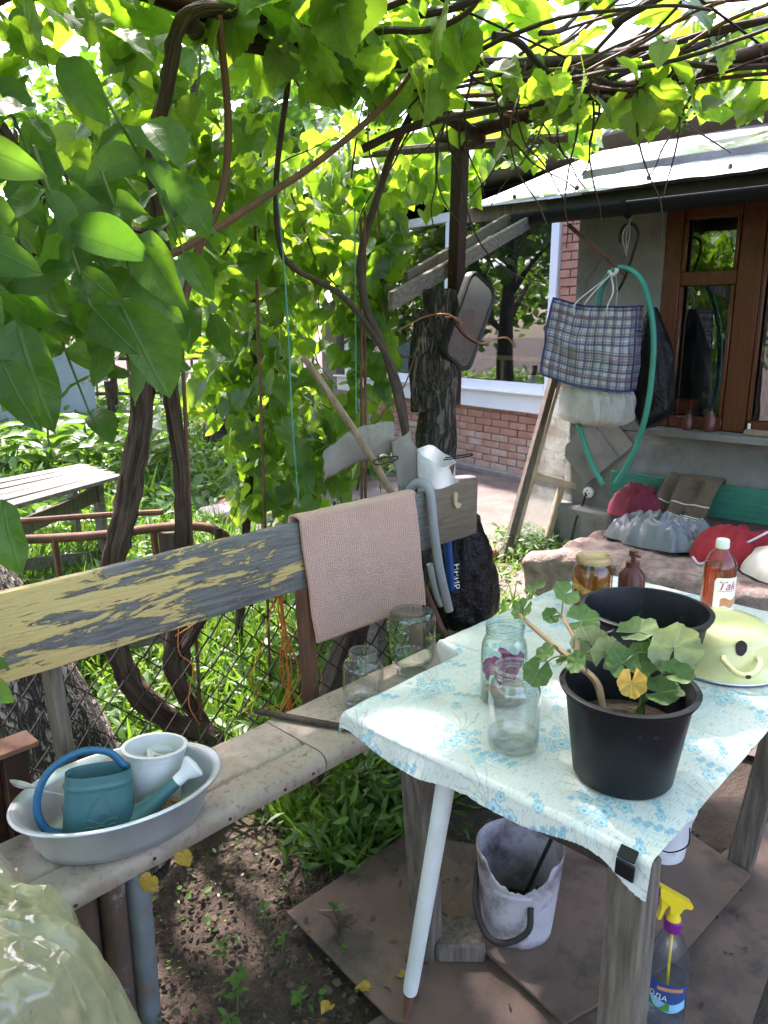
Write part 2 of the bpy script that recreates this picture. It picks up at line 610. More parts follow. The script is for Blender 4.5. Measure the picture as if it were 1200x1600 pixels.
m_dispenser = PM('brown_dispenser_plastic', (.11, .03, .022), (.07, .02, .016), 5, .3, .05)
m_cap = PM('white_green_cap', (.72, .78, .70), (.64, .70, .62), 8, .4, .1)
m_label = PM('bottle_label_paper', (.82, .77, .70), (.78, .72, .64), 3, .55, .03)
m_labelpink = PM('label_red_print', (.72, .06, .16), None, 8, .6, 0)
m_labelcake = PM('label_brown_print', (.58, .28, .13), (.45, .19, .08), 30, .6, 0)
m_labelyel = PM('label_yellow_print', (.80, .58, .22), (.7, .46, .14), 30, .6, 0)
m_labelblue = PM('label_blue_print', (.03, .07, .22), None, 8, .5, 0)
m_labelsky = PM('label_sky_print', (.25, .52, .72), None, 8, .5, 0)
m_labelgrn = PM('label_green_print', (.05, .25, .05), None, 8, .5, 0)
m_letter = PM('white_print', (.8, .8, .8), (.75, .75, .75), 8, .5, 0)
m_stemgreen = PM('green_stem', (.12, .18, .05), (.08, .13, .035), 14, .6, .3)
m_stempink = PM('woody_pink_stem', (.38, .24, .14), (.27, .17, .09), 16, .65, .4)
m_redbrick_rubble = PM('broken_brick', (.36, .16, .10), (.25, .11, .075), 9, .95, .8, 40, .006)
m_stone = PM('grey_rubble', (.27, .25, .22), (.18, .165, .145), 9, .95, .8, 40, .006)
m_pink = PM('pink_cloth', (.62, .06, .22), None, 8, .8, .3)
m_beige = PM('beige_plastic', (.50, .38, .24), (.42, .31, .19), 6, .5, .15)
m_ceramic = PM('broken_white_tile', (.62, .60, .56), (.5, .47, .42), 6, .4, .1)
m_terracotta = PM('terracotta', (.42, .19, .10), None, 9, .9, .4)
m_mirrorback = PM('black_mirror_housing', (.02, .02, .022), (.014, .014, .015), 8, .4, .15)

t = NT('mirror_silver')
t.b.inputs['Base Color'].default_value = (.42, .44, .45, 1)
t.b.inputs['Metallic'].default_value = 1
t.b.inputs['Roughness'].default_value = .03
m_mirror = t.m

m_glass = thin('clear_jar_glass', (.99, .995, .99), (.50, .58, .54), 2.4, .02, .12, (.75, .78, .75))
m_glassgreen = thin('pale_green_jar_glass', (.90, .97, .95), (.34, .56, .50), 2.2, .02, .10, (.6, .75, .7))
m_glassolive = thin('green_jar_glass', (.86, .93, .88), (.22, .37, .28), 2.5, .02, .10, (.5, .6, .5))
m_pet = thin('blue_clear_bottle_plastic', (.92, .95, .985), (.52, .62, .76), 1.6, .08, .30, (.55, .65, .78))
m_petclear = thin('clear_bottle_plastic', (.97, .95, .93), (.6, .5, .45), 1.5, .04)
m_pane = thin('old_window_glass', (.90, .93, .91), (.6, .66, .62), 4.2, .015, .05, (.4, .42, .38))
m_dustypane = thin('dusty_sash_glass', (.93, .95, .93), (.6, .66, .62), 1.6, .05, .35, (.62, .66, .6), .10)
m_film = thin('yellowish_greenhouse_film', (.84, .87, .68), (.6, .64, .42), 2.4, .10, .18, (.74, .74, .50), .28)
m_poly = thin('milky_bag_film', (.9, .9, .9), (.6, .62, .62), 1.0, .28, .2, (.74, .74, .73), .62)
m_cup = thin('milky_white_bottle_plastic', (.9, .92, .94), (.6, .64, .66), 1.8, .2, .15, (.82, .84, .86), .62)
m_lace = thin('lace_curtain', (1, 1, 1), (1, 1, 1), 0.0, .5, .5, (.45, .48, .42), .15)

t = NT('red_syrup')
t.b.inputs['Base Color'].default_value = (.50, .10, .03, 1)
t.b.inputs['Roughness'].default_value = .06
t.b.inputs['Transmission Weight'].default_value = .75
t.b.inputs['IOR'].default_value = 1.33
m_syrup = t.m

m_grape = leafmat('grape_leaf', (.032, .095, .014), (.075, .175, .026), (.24, .50, .012), (.50, .76, .04), .07, .40, (.10, .19, .06), .58)
m_walnut = leafmat('walnut_leaf', (.028, .088, .012), (.055, .140, .022), (.13, .36, .012), (.26, .54, .03), .05, .42, (.06, .13, .04), .48)
m_treeleaf = leafmat('tree_leaf', (.025, .075, .012), (.07, .15, .025), (.12, .32, .012), (.28, .50, .03), .07, .42, None, .45, False)
m_weed = leafmat('weed_leaf', (.045, .13, .018), (.10, .22, .035), (.16, .38, .02), (.28, .52, .04), .06, .45, None, .42, False)
m_grass = leafmat('grass_blade', (.05, .14, .018), (.12, .24, .04), (.18, .40, .02), (.30, .50, .04), .06, .4, None, .4, False)
m_geran = leafmat('geranium_leaf', (.060, .135, .030), (.105, .19, .05), (.14, .30, .03), (.22, .40, .06), .05, .5, (.30, .33, .22), .35)
m_geranpale = leafmat('geranium_leaf_underside', (.27, .31, .16), (.34, .37, .22), (.22, .32, .10), (.28, .36, .14), .04, .6, None, .3)
m_yellowleaf = leafmat('yellowed_leaf', (.55, .40, .05), (.60, .36, .06), (.6, .45, .06), (.66, .40, .08), .05, .5, None, .4)
m_grapeberry = PM('green_grape_berry', (.10, .22, .03), None, 20, .4, .1)
m_petalorange = PM('orange_petal', (.80, .28, .02), (.7, .18, .01), 20, .6, .1)

# ------------------------------------------------------------------ special materials
# backrest plank: grey paint with yellow left in streaks
t = NT('grey_plank_with_peeling_yellow')
co = t.coords((1.6, 6, 9), rand=False)
n1 = t.noise(co, 2.5, 8, .72, .5)
co2 = t.coords((5, 5, 60), rand=False)
n2 = t.noise(co2, 1.5, 5, .7)
sx = t.new('ShaderNodeSeparateXYZ')
tc = t.new('ShaderNodeTexCoord')
t.link(tc.outputs['Object'], sx.inputs[0])
g = t.ramp(sx.outputs[0], 2.2, .2)
f = t.math('ADD', t.math('ADD', n1, t.math('MULTIPLY', n2, .20)), t.math('MULTIPLY', g, .25))
ym = t.ramp(f, .752, .762)
greyc = t.mix(t.ramp(n2, .35, .7), (.09, .089, .086), (.215, .207, .196))
yel = t.mix(t.noise(co2, 2.0), (.50, .35, .12), (.64, .475, .20))
cc = t.mix(ym, greyc, yel)
ww = t.ramp(t.math('ADD', t.noise(t.coords((4, 4, 40), rand=False, off=(3, 0, 0)), 2.2, 6, .7), t.math('MULTIPLY', t.ramp(sx.outputs[0], 1.80, 1.95), .24)), .60, .66)
cc = t.mix(ww, cc, t.mix(n2, (.09, .062, .04), (.21, .155, .10)))
t.link(cc, t.b.inputs['Base Color'])
t.b.inputs['Roughness'].default_value = .7
t.bump(t.math('ADD', t.math('MULTIPLY', ym, .6), n2), 1.0, .006)
m_plank = t.m

# bench seat: worn marbled laminate
t = NT('worn_marbled_laminate')
co = t.coords(rand=True)
n1 = t.noise(co, 5, 6, .65)
cc = t.mix(t.ramp(n1, .3, .7), (.30, .235, .18), (.43, .36, .29))
dirt = t.ramp(t.noise(co, 62, 4, .65), .54, .64)
big = t.ramp(t.noise(co, 4.5, 5, .7), .42, .66)
cc = t.mix(t.math('MULTIPLY', dirt, t.math('ADD', t.math('MULTIPLY', big, .85), .25)), cc, (.11, .08, .06))
cc = t.mix(t.ramp(t.noise(co, 3.1, 6, .72), .50, .66), cc, (.24, .175, .125))
t.link(cc, t.b.inputs['Base Color'])
t.b.inputs['Roughness'].default_value = .5
t.bump(t.noise(co, 60, 4), .15, .002)
m_seat = t.m

# towel: pinkish waffle weave
t = NT('pink_beige_waffle_towel')
co = t.coords((1, 1, 1), uv=True)
w1 = t.new('ShaderNodeTexWave', wave_type='BANDS', bands_direction='X')
t.link(co, w1.inputs[0])
w1.inputs['Scale'].default_value = 19
w1.inputs['Distortion'].default_value = 2.2
w1.inputs['Detail Scale'].default_value = 3
w2 = t.new('ShaderNodeTexWave', wave_type='BANDS', bands_direction='Y')
t.link(co, w2.inputs[0])
w2.inputs['Scale'].default_value = 30
w2.inputs['Distortion'].default_value = 2.2
w2.inputs['Detail Scale'].default_value = 3
hh = t.math('MULTIPLY', w1.outputs['Fac'], w2.outputs['Fac'])
cb = t.coords()
cc = t.mix(hh, (.60, .35, .275), (.82, .55, .45))
cc = t.mix(t.ramp(t.noise(cb, 5, 5), .4, .72), cc, (.66, .41, .325))
t.link(cc, t.b.inputs['Base Color'])
t.b.inputs['Roughness'].default_value = .95
t.b.inputs['Specular IOR Level'].default_value = .15
t.b.inputs['Sheen Weight'].default_value = .2
t.bump(hh, .9, .005)
m_towel = t.m


# woven checked bag
def plaid():
    t = NT('blue_checked_woven_plastic')
    tc = t.new('ShaderNodeTexCoord')
    sx = t.new('ShaderNodeSeparateXYZ')
    t.link(tc.outputs['UV'], sx.inputs[0])

    def band(src, per, a, b):
        fr = t.math('FRACT', t.math('MULTIPLY', src, 1 / per))
        return t.math('MULTIPLY', t.math('GREATER_THAN', fr, a), t.math('LESS_THAN', fr, b))
    x, y = sx.outputs[0], sx.outputs[1]
    cc = (.60, .62, .66)
    for src in (x, y):
        for per, a, b, c, k in ((.046, .0, .26, (.035, .05, .17), .75), (.046, .36, .48, (.05, .06, .18), .65), (.104, .55, .61, (.42, .17, .05), .7), (.104, .66, .69, (.04, .04, .1), .7), (.052, .40, .46, (.2, .23, .4), .5), (.104, .84, .88, (.5, .42, .2), .5)):
            cc = t.mix(t.math('MULTIPLY', band(src, per, a, b), k), cc, c)
    wv = t.math('ADD', t.math('SINE', t.math('MULTIPLY', x, 2600)), t.math('SINE', t.math('MULTIPLY', y, 2600)))
    t.link(cc, t.b.inputs['Base Color'])
    t.b.inputs['Roughness'].default_value = .38
    co = t.coords()
    h = t.math('ADD', t.math('MULTIPLY', wv, .02), t.noise(co, 16, 5, .6, .6))
    t.bump(h, 1.0, .03)
    return t.m


m_plaid = plaid()
m_bluetrim = PM('blue_bag_piping', (.02, .03, .16), None, 9, .5, .1)

# tablecloth: print comes from a colour attribute, fine dashes from stretched noise
t = NT('mint_flowered_oilcloth')
at = t.new('ShaderNodeAttribute', attribute_name='print')
co = t.coords((60, 560, 1), uv=True)
n1 = t.noise(co, 1.0, 2, .5)
dash = t.ramp(n1, .60, .66)
base = t.mix(t.math('MULTIPLY', dash, .75), (.55, .585, .54), (.20, .22, .20))
co3 = t.coords((1, 1, 1), uv=True)
dirt = t.ramp(t.noise(co3, 6, 7, .72, .5), .56, .74)
fl = t.math('MULTIPLY', at.outputs['Alpha'], .78)
cc = t.mix(fl, base, at.outputs['Color'])
cc = t.mix(t.math('MULTIPLY', dirt, .7), cc, (.30, .25, .19))
spk = t.ramp(t.noise(co3, 120, 3, .6), .70, .78)
cc = t.mix(t.math('MULTIPLY', spk, .5), cc, (.2, .16, .12))
t.link(cc, t.b.inputs['Base Color'])
t.b.inputs['Roughness'].default_value = .36
t.b.inputs['Specular IOR Level'].default_value = .45
t.bump(t.noise(co3, 28, 4, .6), .18, .01)
m_cloth = t.m

# pale tree bark with deep dark furrows
t = NT('furrowed_pale_bark')
co = t.coords((1, 1, .32))
n0 = t.noise(co, 3, 3)
va = t.new('ShaderNodeVectorMath', operation='ADD')
t.link(co, va.inputs[0])
nn = t.new('ShaderNodeTexNoise')
t.link(co, nn.inputs['Vector'])
nn.inputs['Scale'].default_value = 9
sv = t.new('ShaderNodeVectorMath', operation='SCALE')
t.link(nn.outputs['Color'], sv.inputs[0])
sv.inputs['Scale'].default_value = .06
t.link(sv.outputs[0], va.inputs[1])
r1 = t.math('ABSOLUTE', t.math('SUBTRACT', t.noise(t.coords((30, 30, 5.5)), 1.0, 3, .55, .8), .5))
r2 = t.math('ABSOLUTE', t.math('SUBTRACT', t.noise(t.coords((44, 44, 22), off=(3, 1, 2)), 1.0, 3, .6, .5), .5))
fur = t.ramp(t.math('MINIMUM', r1, t.math('MULTIPLY', r2, 1.6)), .015, .075)
cc = t.mix(fur, (.030, .023, .017), t.mix(t.noise(co, 20, 5), (.17, .15, .12), (.44, .41, .35)))
t.link(cc, t.b.inputs['Base Color'])
t.b.inputs['Roughness'].default_value = .95
t.bump(t.math('ADD', fur, t.math('MULTIPLY', t.noise(co, 60, 4), .3)), 1.0, .03)
m_palebark = t.m

t = NT('lichened_stump_bark')
co = t.coords((1, 1, .35))
r1 = t.math('ABSOLUTE', t.math('SUBTRACT', t.noise(t.coords((34, 34, 6)), 1.0, 4, .6, 1.0), .5))
fur = t.ramp(t.math('ADD', r1, t.math('MULTIPLY', t.noise(co, 60, 4), .05)), .03, .13)
cc = t.mix(fur, (.022, .016, .012), t.mix(t.noise(co, 26, 5, .7), (.075, .06, .045), (.20, .175, .145)))
co1 = t.coords()
cc = t.mix(t.ramp(t.noise(co1, 13, 6, .75), .60, .68), cc, (.20, .23, .19))
t.link(cc, t.b.inputs['Base Color'])
t.b.inputs['Roughness'].default_value = .95
t.bump(t.math('ADD', fur, t.math('MULTIPLY', t.noise(co1, 80, 4), .5)), 1.0, .03)
m_stumpbark = t.m


# ------------------------------------------------------------------ ground
def ground_z(x, y):
    return .022 * nz(x * 1.3, y * 1.3) + .012 * nz(x * 5, y * 5, 3) + .006 * nz(x * 17, y * 17, 5) - .02


mb = MB()
gx = np.concatenate([np.linspace(-90, -3, 12)[:-1], np.linspace(-3, 9, 190), np.linspace(9, 110, 14)[1:]])
gy = np.concatenate([np.linspace(-90, -2, 12)[:-1], np.linspace(-2, 13, 230), np.linspace(13, 120, 14)[1:]])
vs = [(x, y, ground_z(x, y)) for x in gx for y in gy]
ny = len(gy)
mb.add(vs, [(i * ny + j, (i + 1) * ny + j, (i + 1) * ny + j + 1, i * ny + j + 1) for i in range(len(gx) - 1) for j in range(ny - 1)])
tag(mb.build('ground', m_soil, smooth=180), kind='structure')

mb = MB()          # trodden concrete yard between bench end and the houses
mb.sheet(lambda u, v: (2.75 + 3.75 * u + .18 * nz(v * 4, 1), -1.5 + 7.2 * v + .2 * nz(u * 4, 7), .012 + .010 * nz(u * 14, v * 26) + .006 * nz(u * 40, v * 70, 4)), 70, 120)
tag(mb.build('path', m_path, smooth=180), kind='structure')
mb = MB()          # rough slab in front of the bench
mb.sheet(lambda u, v: (-.4 + 1.55 * u + .05 * nz(v * 5, 2), .2 + .93 * v - .16 * u + .05 * nz(u * 5, 9), .010 + .006 * nz(u * 18, v * 12) + .003 * nz(u * 60, v * 40, 2)), 60, 44)
tag(mb.build('pavement', m_slab, smooth=180), kind='structure')


def board(name, label, poly, z, th, mat, tilt=0):
    t = tag(MB().prism(poly, (0, 0, z), (1, 0, 0), (0, 1, 0), (0, 0, 1), th).build(name, mat), label, 'board', 'brown boards laid on the ground')
    return t


board('floor_board', 'large flat brown board on the soil below the bench side of the table', [(1.0, .93), (1.045, 1.34), (1.5, 1.325), (1.62, 1.10), (1.70, .70), (1.2, .55)], .022, .007, m_sheet)
board('floor_board', 'brown board lying flat under the spray bottle', [(1.15, .30), (1.10, .62), (1.75, .64), (2.3, .58), (2.25, .33), (1.74, .372), (1.55, .352)], .020, .007, m_sheet)
o = board('floor_board', 'raised brown board under the table carrying the two white buckets', [(1.23, .635), (1.30, 1.03), (1.95, 1.08), (2.12, .95), (1.98, .505), (1.57, .53)], .050, .008, m_sheet)
mb = MB()
mb.bar((1.25, .68, .036), (1.96, .56, .036), .05, .026)
tag(mb.build('batten', m_darkwood), 'dark batten under the edge of the raised brown board', 'batten')
mb = MB()
mb.bar((1.22, .985, .055), (1.30, .90, .055), .10, .05, b=.006)
tag(mb.build('wood_block', m_legwood), 'short wooden offcut lying at the foot of the table leg', 'wood block')


# ------------------------------------------------------------------ brick house behind
HA, HB = V(6.5, 4.07, 0), V(7.04, 6.54, 0)
hd = (HB - HA).normalized()
hn = V(-hd.y, hd.x, 0)
if hn.x > 0:
    hn = -hn
Z3 = V(0, 0, 1)


def HP(s, o, z):
    return HA + hd * s + hn * o + Z3 * z


HROT = Matrix((hd, -hn, Z3)).transposed()
house = thing('brick_house', 'brick house with wide white window behind the mirror post', 'house', HP(0, 0, 0))
mb = MB()
mb.box(HP(1.2, -.14, .345), (6.2, .26, .69), HROT, .004)
mb.box(HP(-.95, -.14, 1.75), (1.5, .26, 2.1), HROT, .004)
mb.box(HP(4.1, -.14, 1.7), (.4, .26, 2.0), HROT, .004)
mb.build('wall', m_mortar, house)
mb = MB()
mb.box(HP(1.2, -1.9, 3.1), (7.4, 4.6, .25), HROT, .02)
roof = mb.build('roof', m_roofdirt, house)
brick_me = {}
BL, BH = .250, .068


def brick_mesh(L, k, smear):
    key = (round(L, 3), k, smear)
    if key not in brick_me:
        mbk = MB().box((0, 0, 0), (L, .05, BH), None, .005)
        mbk.v = [(x + .0025 * nz(x * 9, z * 30, k * 3), y + .004 * nz(x * 15, z * 20, k * 5 + 1), z + .002 * nz(x * 11, y * 30, k)) for x, y, z in mbk.v]
        me = bpy.data.meshes.new('brick')
        me.from_pydata(mbk.v, [], mbk.f)
        me.materials.append(m_brick2 if smear else m_brick)
        brick_me[key] = me
    return brick_me[key]


def lay(s, o, z, L, smear):
    ob = bpy.data.objects.new('brick', brick_mesh(L, random.randrange(4), smear))
    col.objects.link(ob)
    ob.parent = house
    ob.matrix_parent_inverse = house.matrix_basis.inverted()
    ob.matrix_basis = Matrix.Translation(HP(s, o + random.uniform(-.003, .003), z)) @ HROT.to_4x4()


for c in range(9):
    z = .08 + c * .0765
    off = (c % 2) * .131 + .01
    for k in range(-3, 12):
        s = off + k * .262
        if -.75 < s < 2.95:
            lay(s, -.012, z, BL, c < 5)
for c in range(9, 34):
    z = .08 + c * .0765
    for k in range(2):
        s = (-.325 if k == 0 else -.587) if c % 2 == 0 else (-.259 if k == 0 else -.455)
        lay(s, -.012, z, BL if (k or c % 2 == 0) else .118, False)
mb = MB()
mb.box(HP(1.2, .03, .02), (6.0, .14, .07), HROT, .012)
mb.build('plinth', m_stone, house)
# white window
WL0, WL1, WZ0, WZ1 = -.19, 3.6, .88, 2.72
win = MB()
for (a, b, z0, z1) in ((WL0, WL0 + .10, WZ0, WZ1), (WL1 - .10, WL1, WZ0, WZ1), (1.36, 1.47, WZ0 + .1, WZ1 - .1), (WL0 + .1, WL1 - .1, WZ0, WZ0 + .10), (WL0 + .1, WL1 - .1, WZ1 - .1, WZ1)):
    win.box(HP((a + b) / 2, .0, (z0 + z1) / 2), (b - a - .001, .09, z1 - z0 - .001), HROT, .008)
window = win.build('window', m_pvc, house)
mb = MB()
mb.box(HP((WL0 + WL1) / 2, .055, .785), (WL1 - WL0 + .3, .05, .185), HROT, .01)
mb.box(HP((WL0 + WL1) / 2, .075, .885), (WL1 - WL0 + .3, .13, .02), HROT, .006)
mb.build('sill', m_pvc, window)
for a, b in ((WL0 + .10, 1.36), (1.47, WL1 - .10)):
    mb = MB()
    mb.box(HP((a + b) / 2, -.004, (WZ0 + WZ1) / 2), (b - a, .006, WZ1 - WZ0 - .2), HROT, .001)
    mb.build('pane', m_pane, window)
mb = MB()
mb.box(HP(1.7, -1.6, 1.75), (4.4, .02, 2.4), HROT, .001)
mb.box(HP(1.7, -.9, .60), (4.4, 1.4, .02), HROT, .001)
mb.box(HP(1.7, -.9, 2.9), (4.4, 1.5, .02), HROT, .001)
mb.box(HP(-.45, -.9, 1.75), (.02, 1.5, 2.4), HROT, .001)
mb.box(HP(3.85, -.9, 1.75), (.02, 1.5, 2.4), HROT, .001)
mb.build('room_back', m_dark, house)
m_yelwood = PM('yellow_inner_wood', (.48, .31, .10), (.36, .22, .07), 9, .6, .2)
mb = MB()
mb.box(HP(.55, -.30, 1.20), (1.3, .04, .045), HROT)
mb.box(HP(.17, -.30, 1.02), (.06, .04, .31), HROT)
mb.box(HP(.85, -.30, 1.02), (.06, .04, .31), HROT)
mb.build('inner_shelf', m_yelwood, window)
mb = MB()
mb.box(HP(.30, -.22, .96), (.12, .06, .16), HROT)
tag(mb.build('white_box', m_white), 'small white box standing inside the white house window', 'box')
mb = MB()
mb.lathe([(0, 0), (.035, 0), (.035, .2), (.03, .21)], 14, HP(.47, -.22, .885))
tag(mb.build('glass_tumbler', m_glass), 'clear tumbler standing inside the white house window', 'glass')

# ------------------------------------------------------------------ grey rendered shed on the right
SX = 4.5
shed = thing('shed', 'grey rendered shed with brown window and black gutter', 'shed', (SX, 2.58, 0))


def wallbox(mb, y0, y1, z0, z1, x0=SX, x1=SX + .14):
    mb.box(((x0 + x1) / 2, (y0 + y1) / 2, (z0 + z1) / 2), (x1 - x0, y1 - y0, z1 - z0), None, .006)


mb = MB()
wallbox(mb, -1.5, 2.59, -.05, .88)
wallbox(mb, 2.02, 2.589, .882, 2.45)
wallbox(mb, -1.5, .2, .882, 2.45)
wallbox(mb, .202, 2.018, 2.17, 2.45)
mb.box((5.57, 2.52, 1.2), (1.85, .13, 2.49), None, .006)
w = mb.build('wall', m_plaster, shed)
# uneven render skin: proud patch edges
mb = MB()
mb.sheet(lambda u, v: (SX - .004 - .006 * (nz(u * 9, v * 7) + .4) if .02 < u < .98 and .03 < v < .97 else SX + .004, 2.16 - 2.2 * u, .47 + .36 * v + .05 * nz(u * 6, 4) * v), 40, 12)
mb.build('render_patch', m_plaster, w)
mb = MB()
mb.box((SX - .03, .6, .905), (.2, 2.85, .045), None, .006)
mb.build('sill', m_plaster, shed)
mb = MB()
mb.box((SX - .06, 2.40, .17), (.14, .44, .40), None, .02)
mb.v = [(x + .006 * nz(y * 14, z * 14), y + .008 * nz(z * 13, x * 5), z + (.012 * nz(y * 16, 3) if z > .2 else 0)) for x, y, z in mb.v]
mb.build('footing_block', m_plaster, shed)
# window with brown timber frame
wf = MB()
fx = SX + .03


def fr(y0, y1, z0, z1, x=fx, d=.07):
    wf.box((x, (y0 + y1) / 2, (z0 + z1) / 2), (d, y1 - y0, z1 - z0), None, .006)


fr(1.915, 2.017, .93, 2.17)
fr(.205, .30, .93, 2.17)
fr(1.47, 1.60, .93, 2.17)
fr(1.602, 1.913, 2.10, 2.168)
fr(.302, 1.468, 2.10, 2.168)
fr(1.602, 1.913, .93, 1.0)
fr(.302, 1.468, .93, 1.0)
fr(1.602, 1.913, 1.74, 1.82)
swin = wf.build('window', m_varnish, shed)
for (y0, y1, z0, z1) in ((1.602, 1.913, 1.822, 2.098), (1.602, 1.913, 1.002, 1.738), (.302, 1.468, 1.002, 2.098)):
    for yy in (y0 + .012, y1 - .012):
        mb = MB()
        mb.box((fx - .028, yy, (z0 + z1) / 2), (.022, .02, z1 - z0), None, .004)
        mb.build('glazing_bead', m_varnish, swin)
    mb = MB()
    mb.box((fx + .004, (y0 + y1) / 2, (z0 + z1) / 2), (.004, y1 - y0, z1 - z0), None, .0005)
    mb.build('pane', m_pane, swin)
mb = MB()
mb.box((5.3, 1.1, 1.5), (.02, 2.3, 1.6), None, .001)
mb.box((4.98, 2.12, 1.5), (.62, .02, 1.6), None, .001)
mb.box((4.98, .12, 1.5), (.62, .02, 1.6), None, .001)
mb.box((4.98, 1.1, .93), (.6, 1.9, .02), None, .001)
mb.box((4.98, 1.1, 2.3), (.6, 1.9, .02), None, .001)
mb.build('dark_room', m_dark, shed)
mb = MB()
mb.sheet(lambda u, v: (fx + .06 + .018 * math.sin(u * 30), 1.60 + .15 * u, 1.02 + 1.06 * v), 40, 6)
mb.sheet(lambda u, v: (fx + .06 + .018 * math.sin(u * 70), .31 + 1.1 * u, 1.12 + .96 * v), 90, 6)
mb.build('lace_curtain', m_lace, swin)
mb = MB()
mb.bar((SX - .03, 1.44, .99), (SX - .03, 1.44, .945), .014, .014)
mb.build('latch', m_white, swin)
# roof, fascia, gutter
mb = MB()


def roofp(u, v):
    y = 3.15 - 4.6 * u
    k = .0015 * math.sin(y * 34) + .012 * nz(y * 3, v * 3)
    return (4.02 + 1.75 * v, y, 2.235 + .60 * v + k)


mb.sheet(roofp, 150, 14)
roof = mb.build('roof', m_zinc, shed, solid=.003)
for k in range(9):
    mb = MB()
    mb.lathe([(0, .012), (.008, .012), (.011, .004), (.011, -.01)], 8, (4.09, 2.8 - k * .42, 2.275))
    mb.build('roof_nail', m_rust, roof)
mb = MB()
mb.bar((4.13, 3.22, 2.205), (4.13, 2.585, 2.198), .035, .085)
mb.build('fascia_end', m_legwood, shed)
mb = MB()
mb.bar((4.131, 2.584, 2.198), (4.13, -1.4, 2.178), .034, .084)
fa = mb.build('fascia', m_blackpaint, shed)
gm = MB()


def gut(u, v):
    a = math.pi * (.02 + .96 * v)
    y = 2.74 - 4.1 * u
    return (4.03 + .062 * math.cos(a + math.pi), y, 2.150 - .05 * u * .4 + .066 * -math.sin(a) + .012)


gm.sheet(gut, 24, 16)
gutter = gm.build('gutter', m_gutter, shed, solid=.004)
for yy in (2.03, 1.1, .2):
    mb = MB()
    mb.tube([(4.03 - .068 * math.cos(math.pi * k / 12), yy, 2.158 - .072 * math.sin(math.pi * k / 12)) for k in range(13)], .009, 6, sq=1.8)
    mb.build('gutter_bracket', m_gutter, gutter)
# iron stay from wall to gutter
mb = MB()
mb.bar((4.10, 2.43, 2.085), (4.10, 2.05, 1.79), .025, .006)
mb.bar((4.096, 2.43, 2.085), (4.096, 2.05, 1.79), .006, .025)
mb.build('iron_stay', m_rust, shed)
mb = MB()
mb.tube([(4.488, 2.55, 1.62), (4.2, 2.34, 1.78), (4.11, 2.2, 1.9)], .003, 5)
mb.build('stay_wire', m_rust, shed)

# square cement tiles hung as diamonds on the shed wall
tc_ = V(SX - .022, 2.408, .715)
mb = MB()
mb.box(tc_, (.018, .295, .295), Matrix.Rotation(R(45), 3, 'X') @ Matrix.Rotation(R(3), 3, 'Y'), .003)
tag(mb.build('wall_tile', m_plaster), 'grey square tile leaning as a diamond on the shed wall', 'tile', 'diamond tiles on the shed wall')
mb = MB()
mb.box(V(SX - .010, 2.28, .80), (.012, .24, .24), Matrix.Rotation(R(45), 3, 'X'), .003)
tag(mb.build('wall_tile', m_stone), 'darker tile half hidden behind the diamond tile and the hanging bag', 'tile', 'diamond tiles on the shed wall')
so = thing('wall_socket', 'small round wall socket with a dangling wire on the shed', 'socket', (SX - .012, 2.40, .455))
mb = MB()
ry = Matrix.Rotation(R(-90), 3, 'Y')
mb.lathe([(0, .022), (.02, .022), (.026, .017), (.036, .012), (.037, -.006)], 24, (SX - .012, 2.40, .455), rot=ry)
mb.build('plate', m_white, so)
mb = MB()
for a in (0, 1, 2, 3):
    mb.lathe([(0, .006), (.004, .006), (.004, 0)], 8, (SX - .032, 2.40 + .015 * math.cos(a * 1.57), .455 + .015 * math.sin(a * 1.57)), rot=ry)
mb.build('screw', m_wire, so)
mb = MB()
mb.tube(spline([(SX - .035, 2.41, .455), (SX - .05, 2.415, .40), (SX - .14, 2.41, .30), (SX - .15, 2.43, .18), (SX - .15, 2.44, .12), (SX - .145, 2.40, .11), (SX - .14, 2.38, .115)]), .0035, 6)
mb.tube(spline([(SX - .035, 2.405, .455), (SX - .05, 2.41, .39), (SX - .145, 2.40, .30), (SX - .15, 2.415, .2), (SX - .15, 2.43, .125)]), .003, 6)
mb.build('wire', m_wire, so)

# things seen on the shed sill behind glass
mb = MB()
mb.box((SX + .10, 1.86, 1.045), (.1, .12, .09), None, .01)
tag(mb.build('orange_pot', PM('orange_red_plastic', (.42, .07, .02), None, 8, .5, .1)), 'orange red box on the shed window sill', 'pot')
for y, hh, c, lb in ((1.77, .10, m_dispenser, 'dark glass jar on the shed window sill beside the orange box'), (1.645, .13, m_dispenser, 'slim dark bottle on the shed window sill by the frame post')):
    j = thing('sill_bottle', lb, 'bottle', (SX - .06, y, .928))
    MB().lathe([(0, 0), (.032, 0), (.034, .01), (.034, hh * .6), (.015, hh * .85), (.015, hh), (0, hh)], 16).build('body', c, j, world=False)
    MB().lathe([(.017, hh * .93), (.017, hh * 1.12), (0, hh * 1.12)], 12).build('cap', m_black, j, world=False)
mb = MB()
mb.box((SX - .06, 1.385, .945), (.05, .13, .03), None, .004)
tag(mb.build('wood_offcut', m_stickwood), 'pale wooden offcut on the shed sill', 'wood block')

# ------------------------------------------------------------------ old sash leaning on the shed corner
sash = thing('old_window_sash', 'old unpainted window sash with dusty glass leaning on the shed corner', 'window sash', (4.03, 2.73, 0))
b0, t0 = V(4.03, 2.735, .02), V(4.42, 2.655, 1.24)
b1 = V(4.42, 2.655, .02)
upv = (t0 - b0)
side = (V(4.46, 2.50, .05) - b0)
side = (side - upv * side.dot(upv) / upv.length_squared).normalized()
nrm = upv.normalized().cross(side).normalized()


def SP(a, b):
    return b0 + side * a + upv * b


def sbar(p, q, w, name, mat, d=.045):
    mb = MB()
    mb.bar(SP(*p), SP(*q), w, d, nrm, .004)
    return mb.build(name, mat, sash)


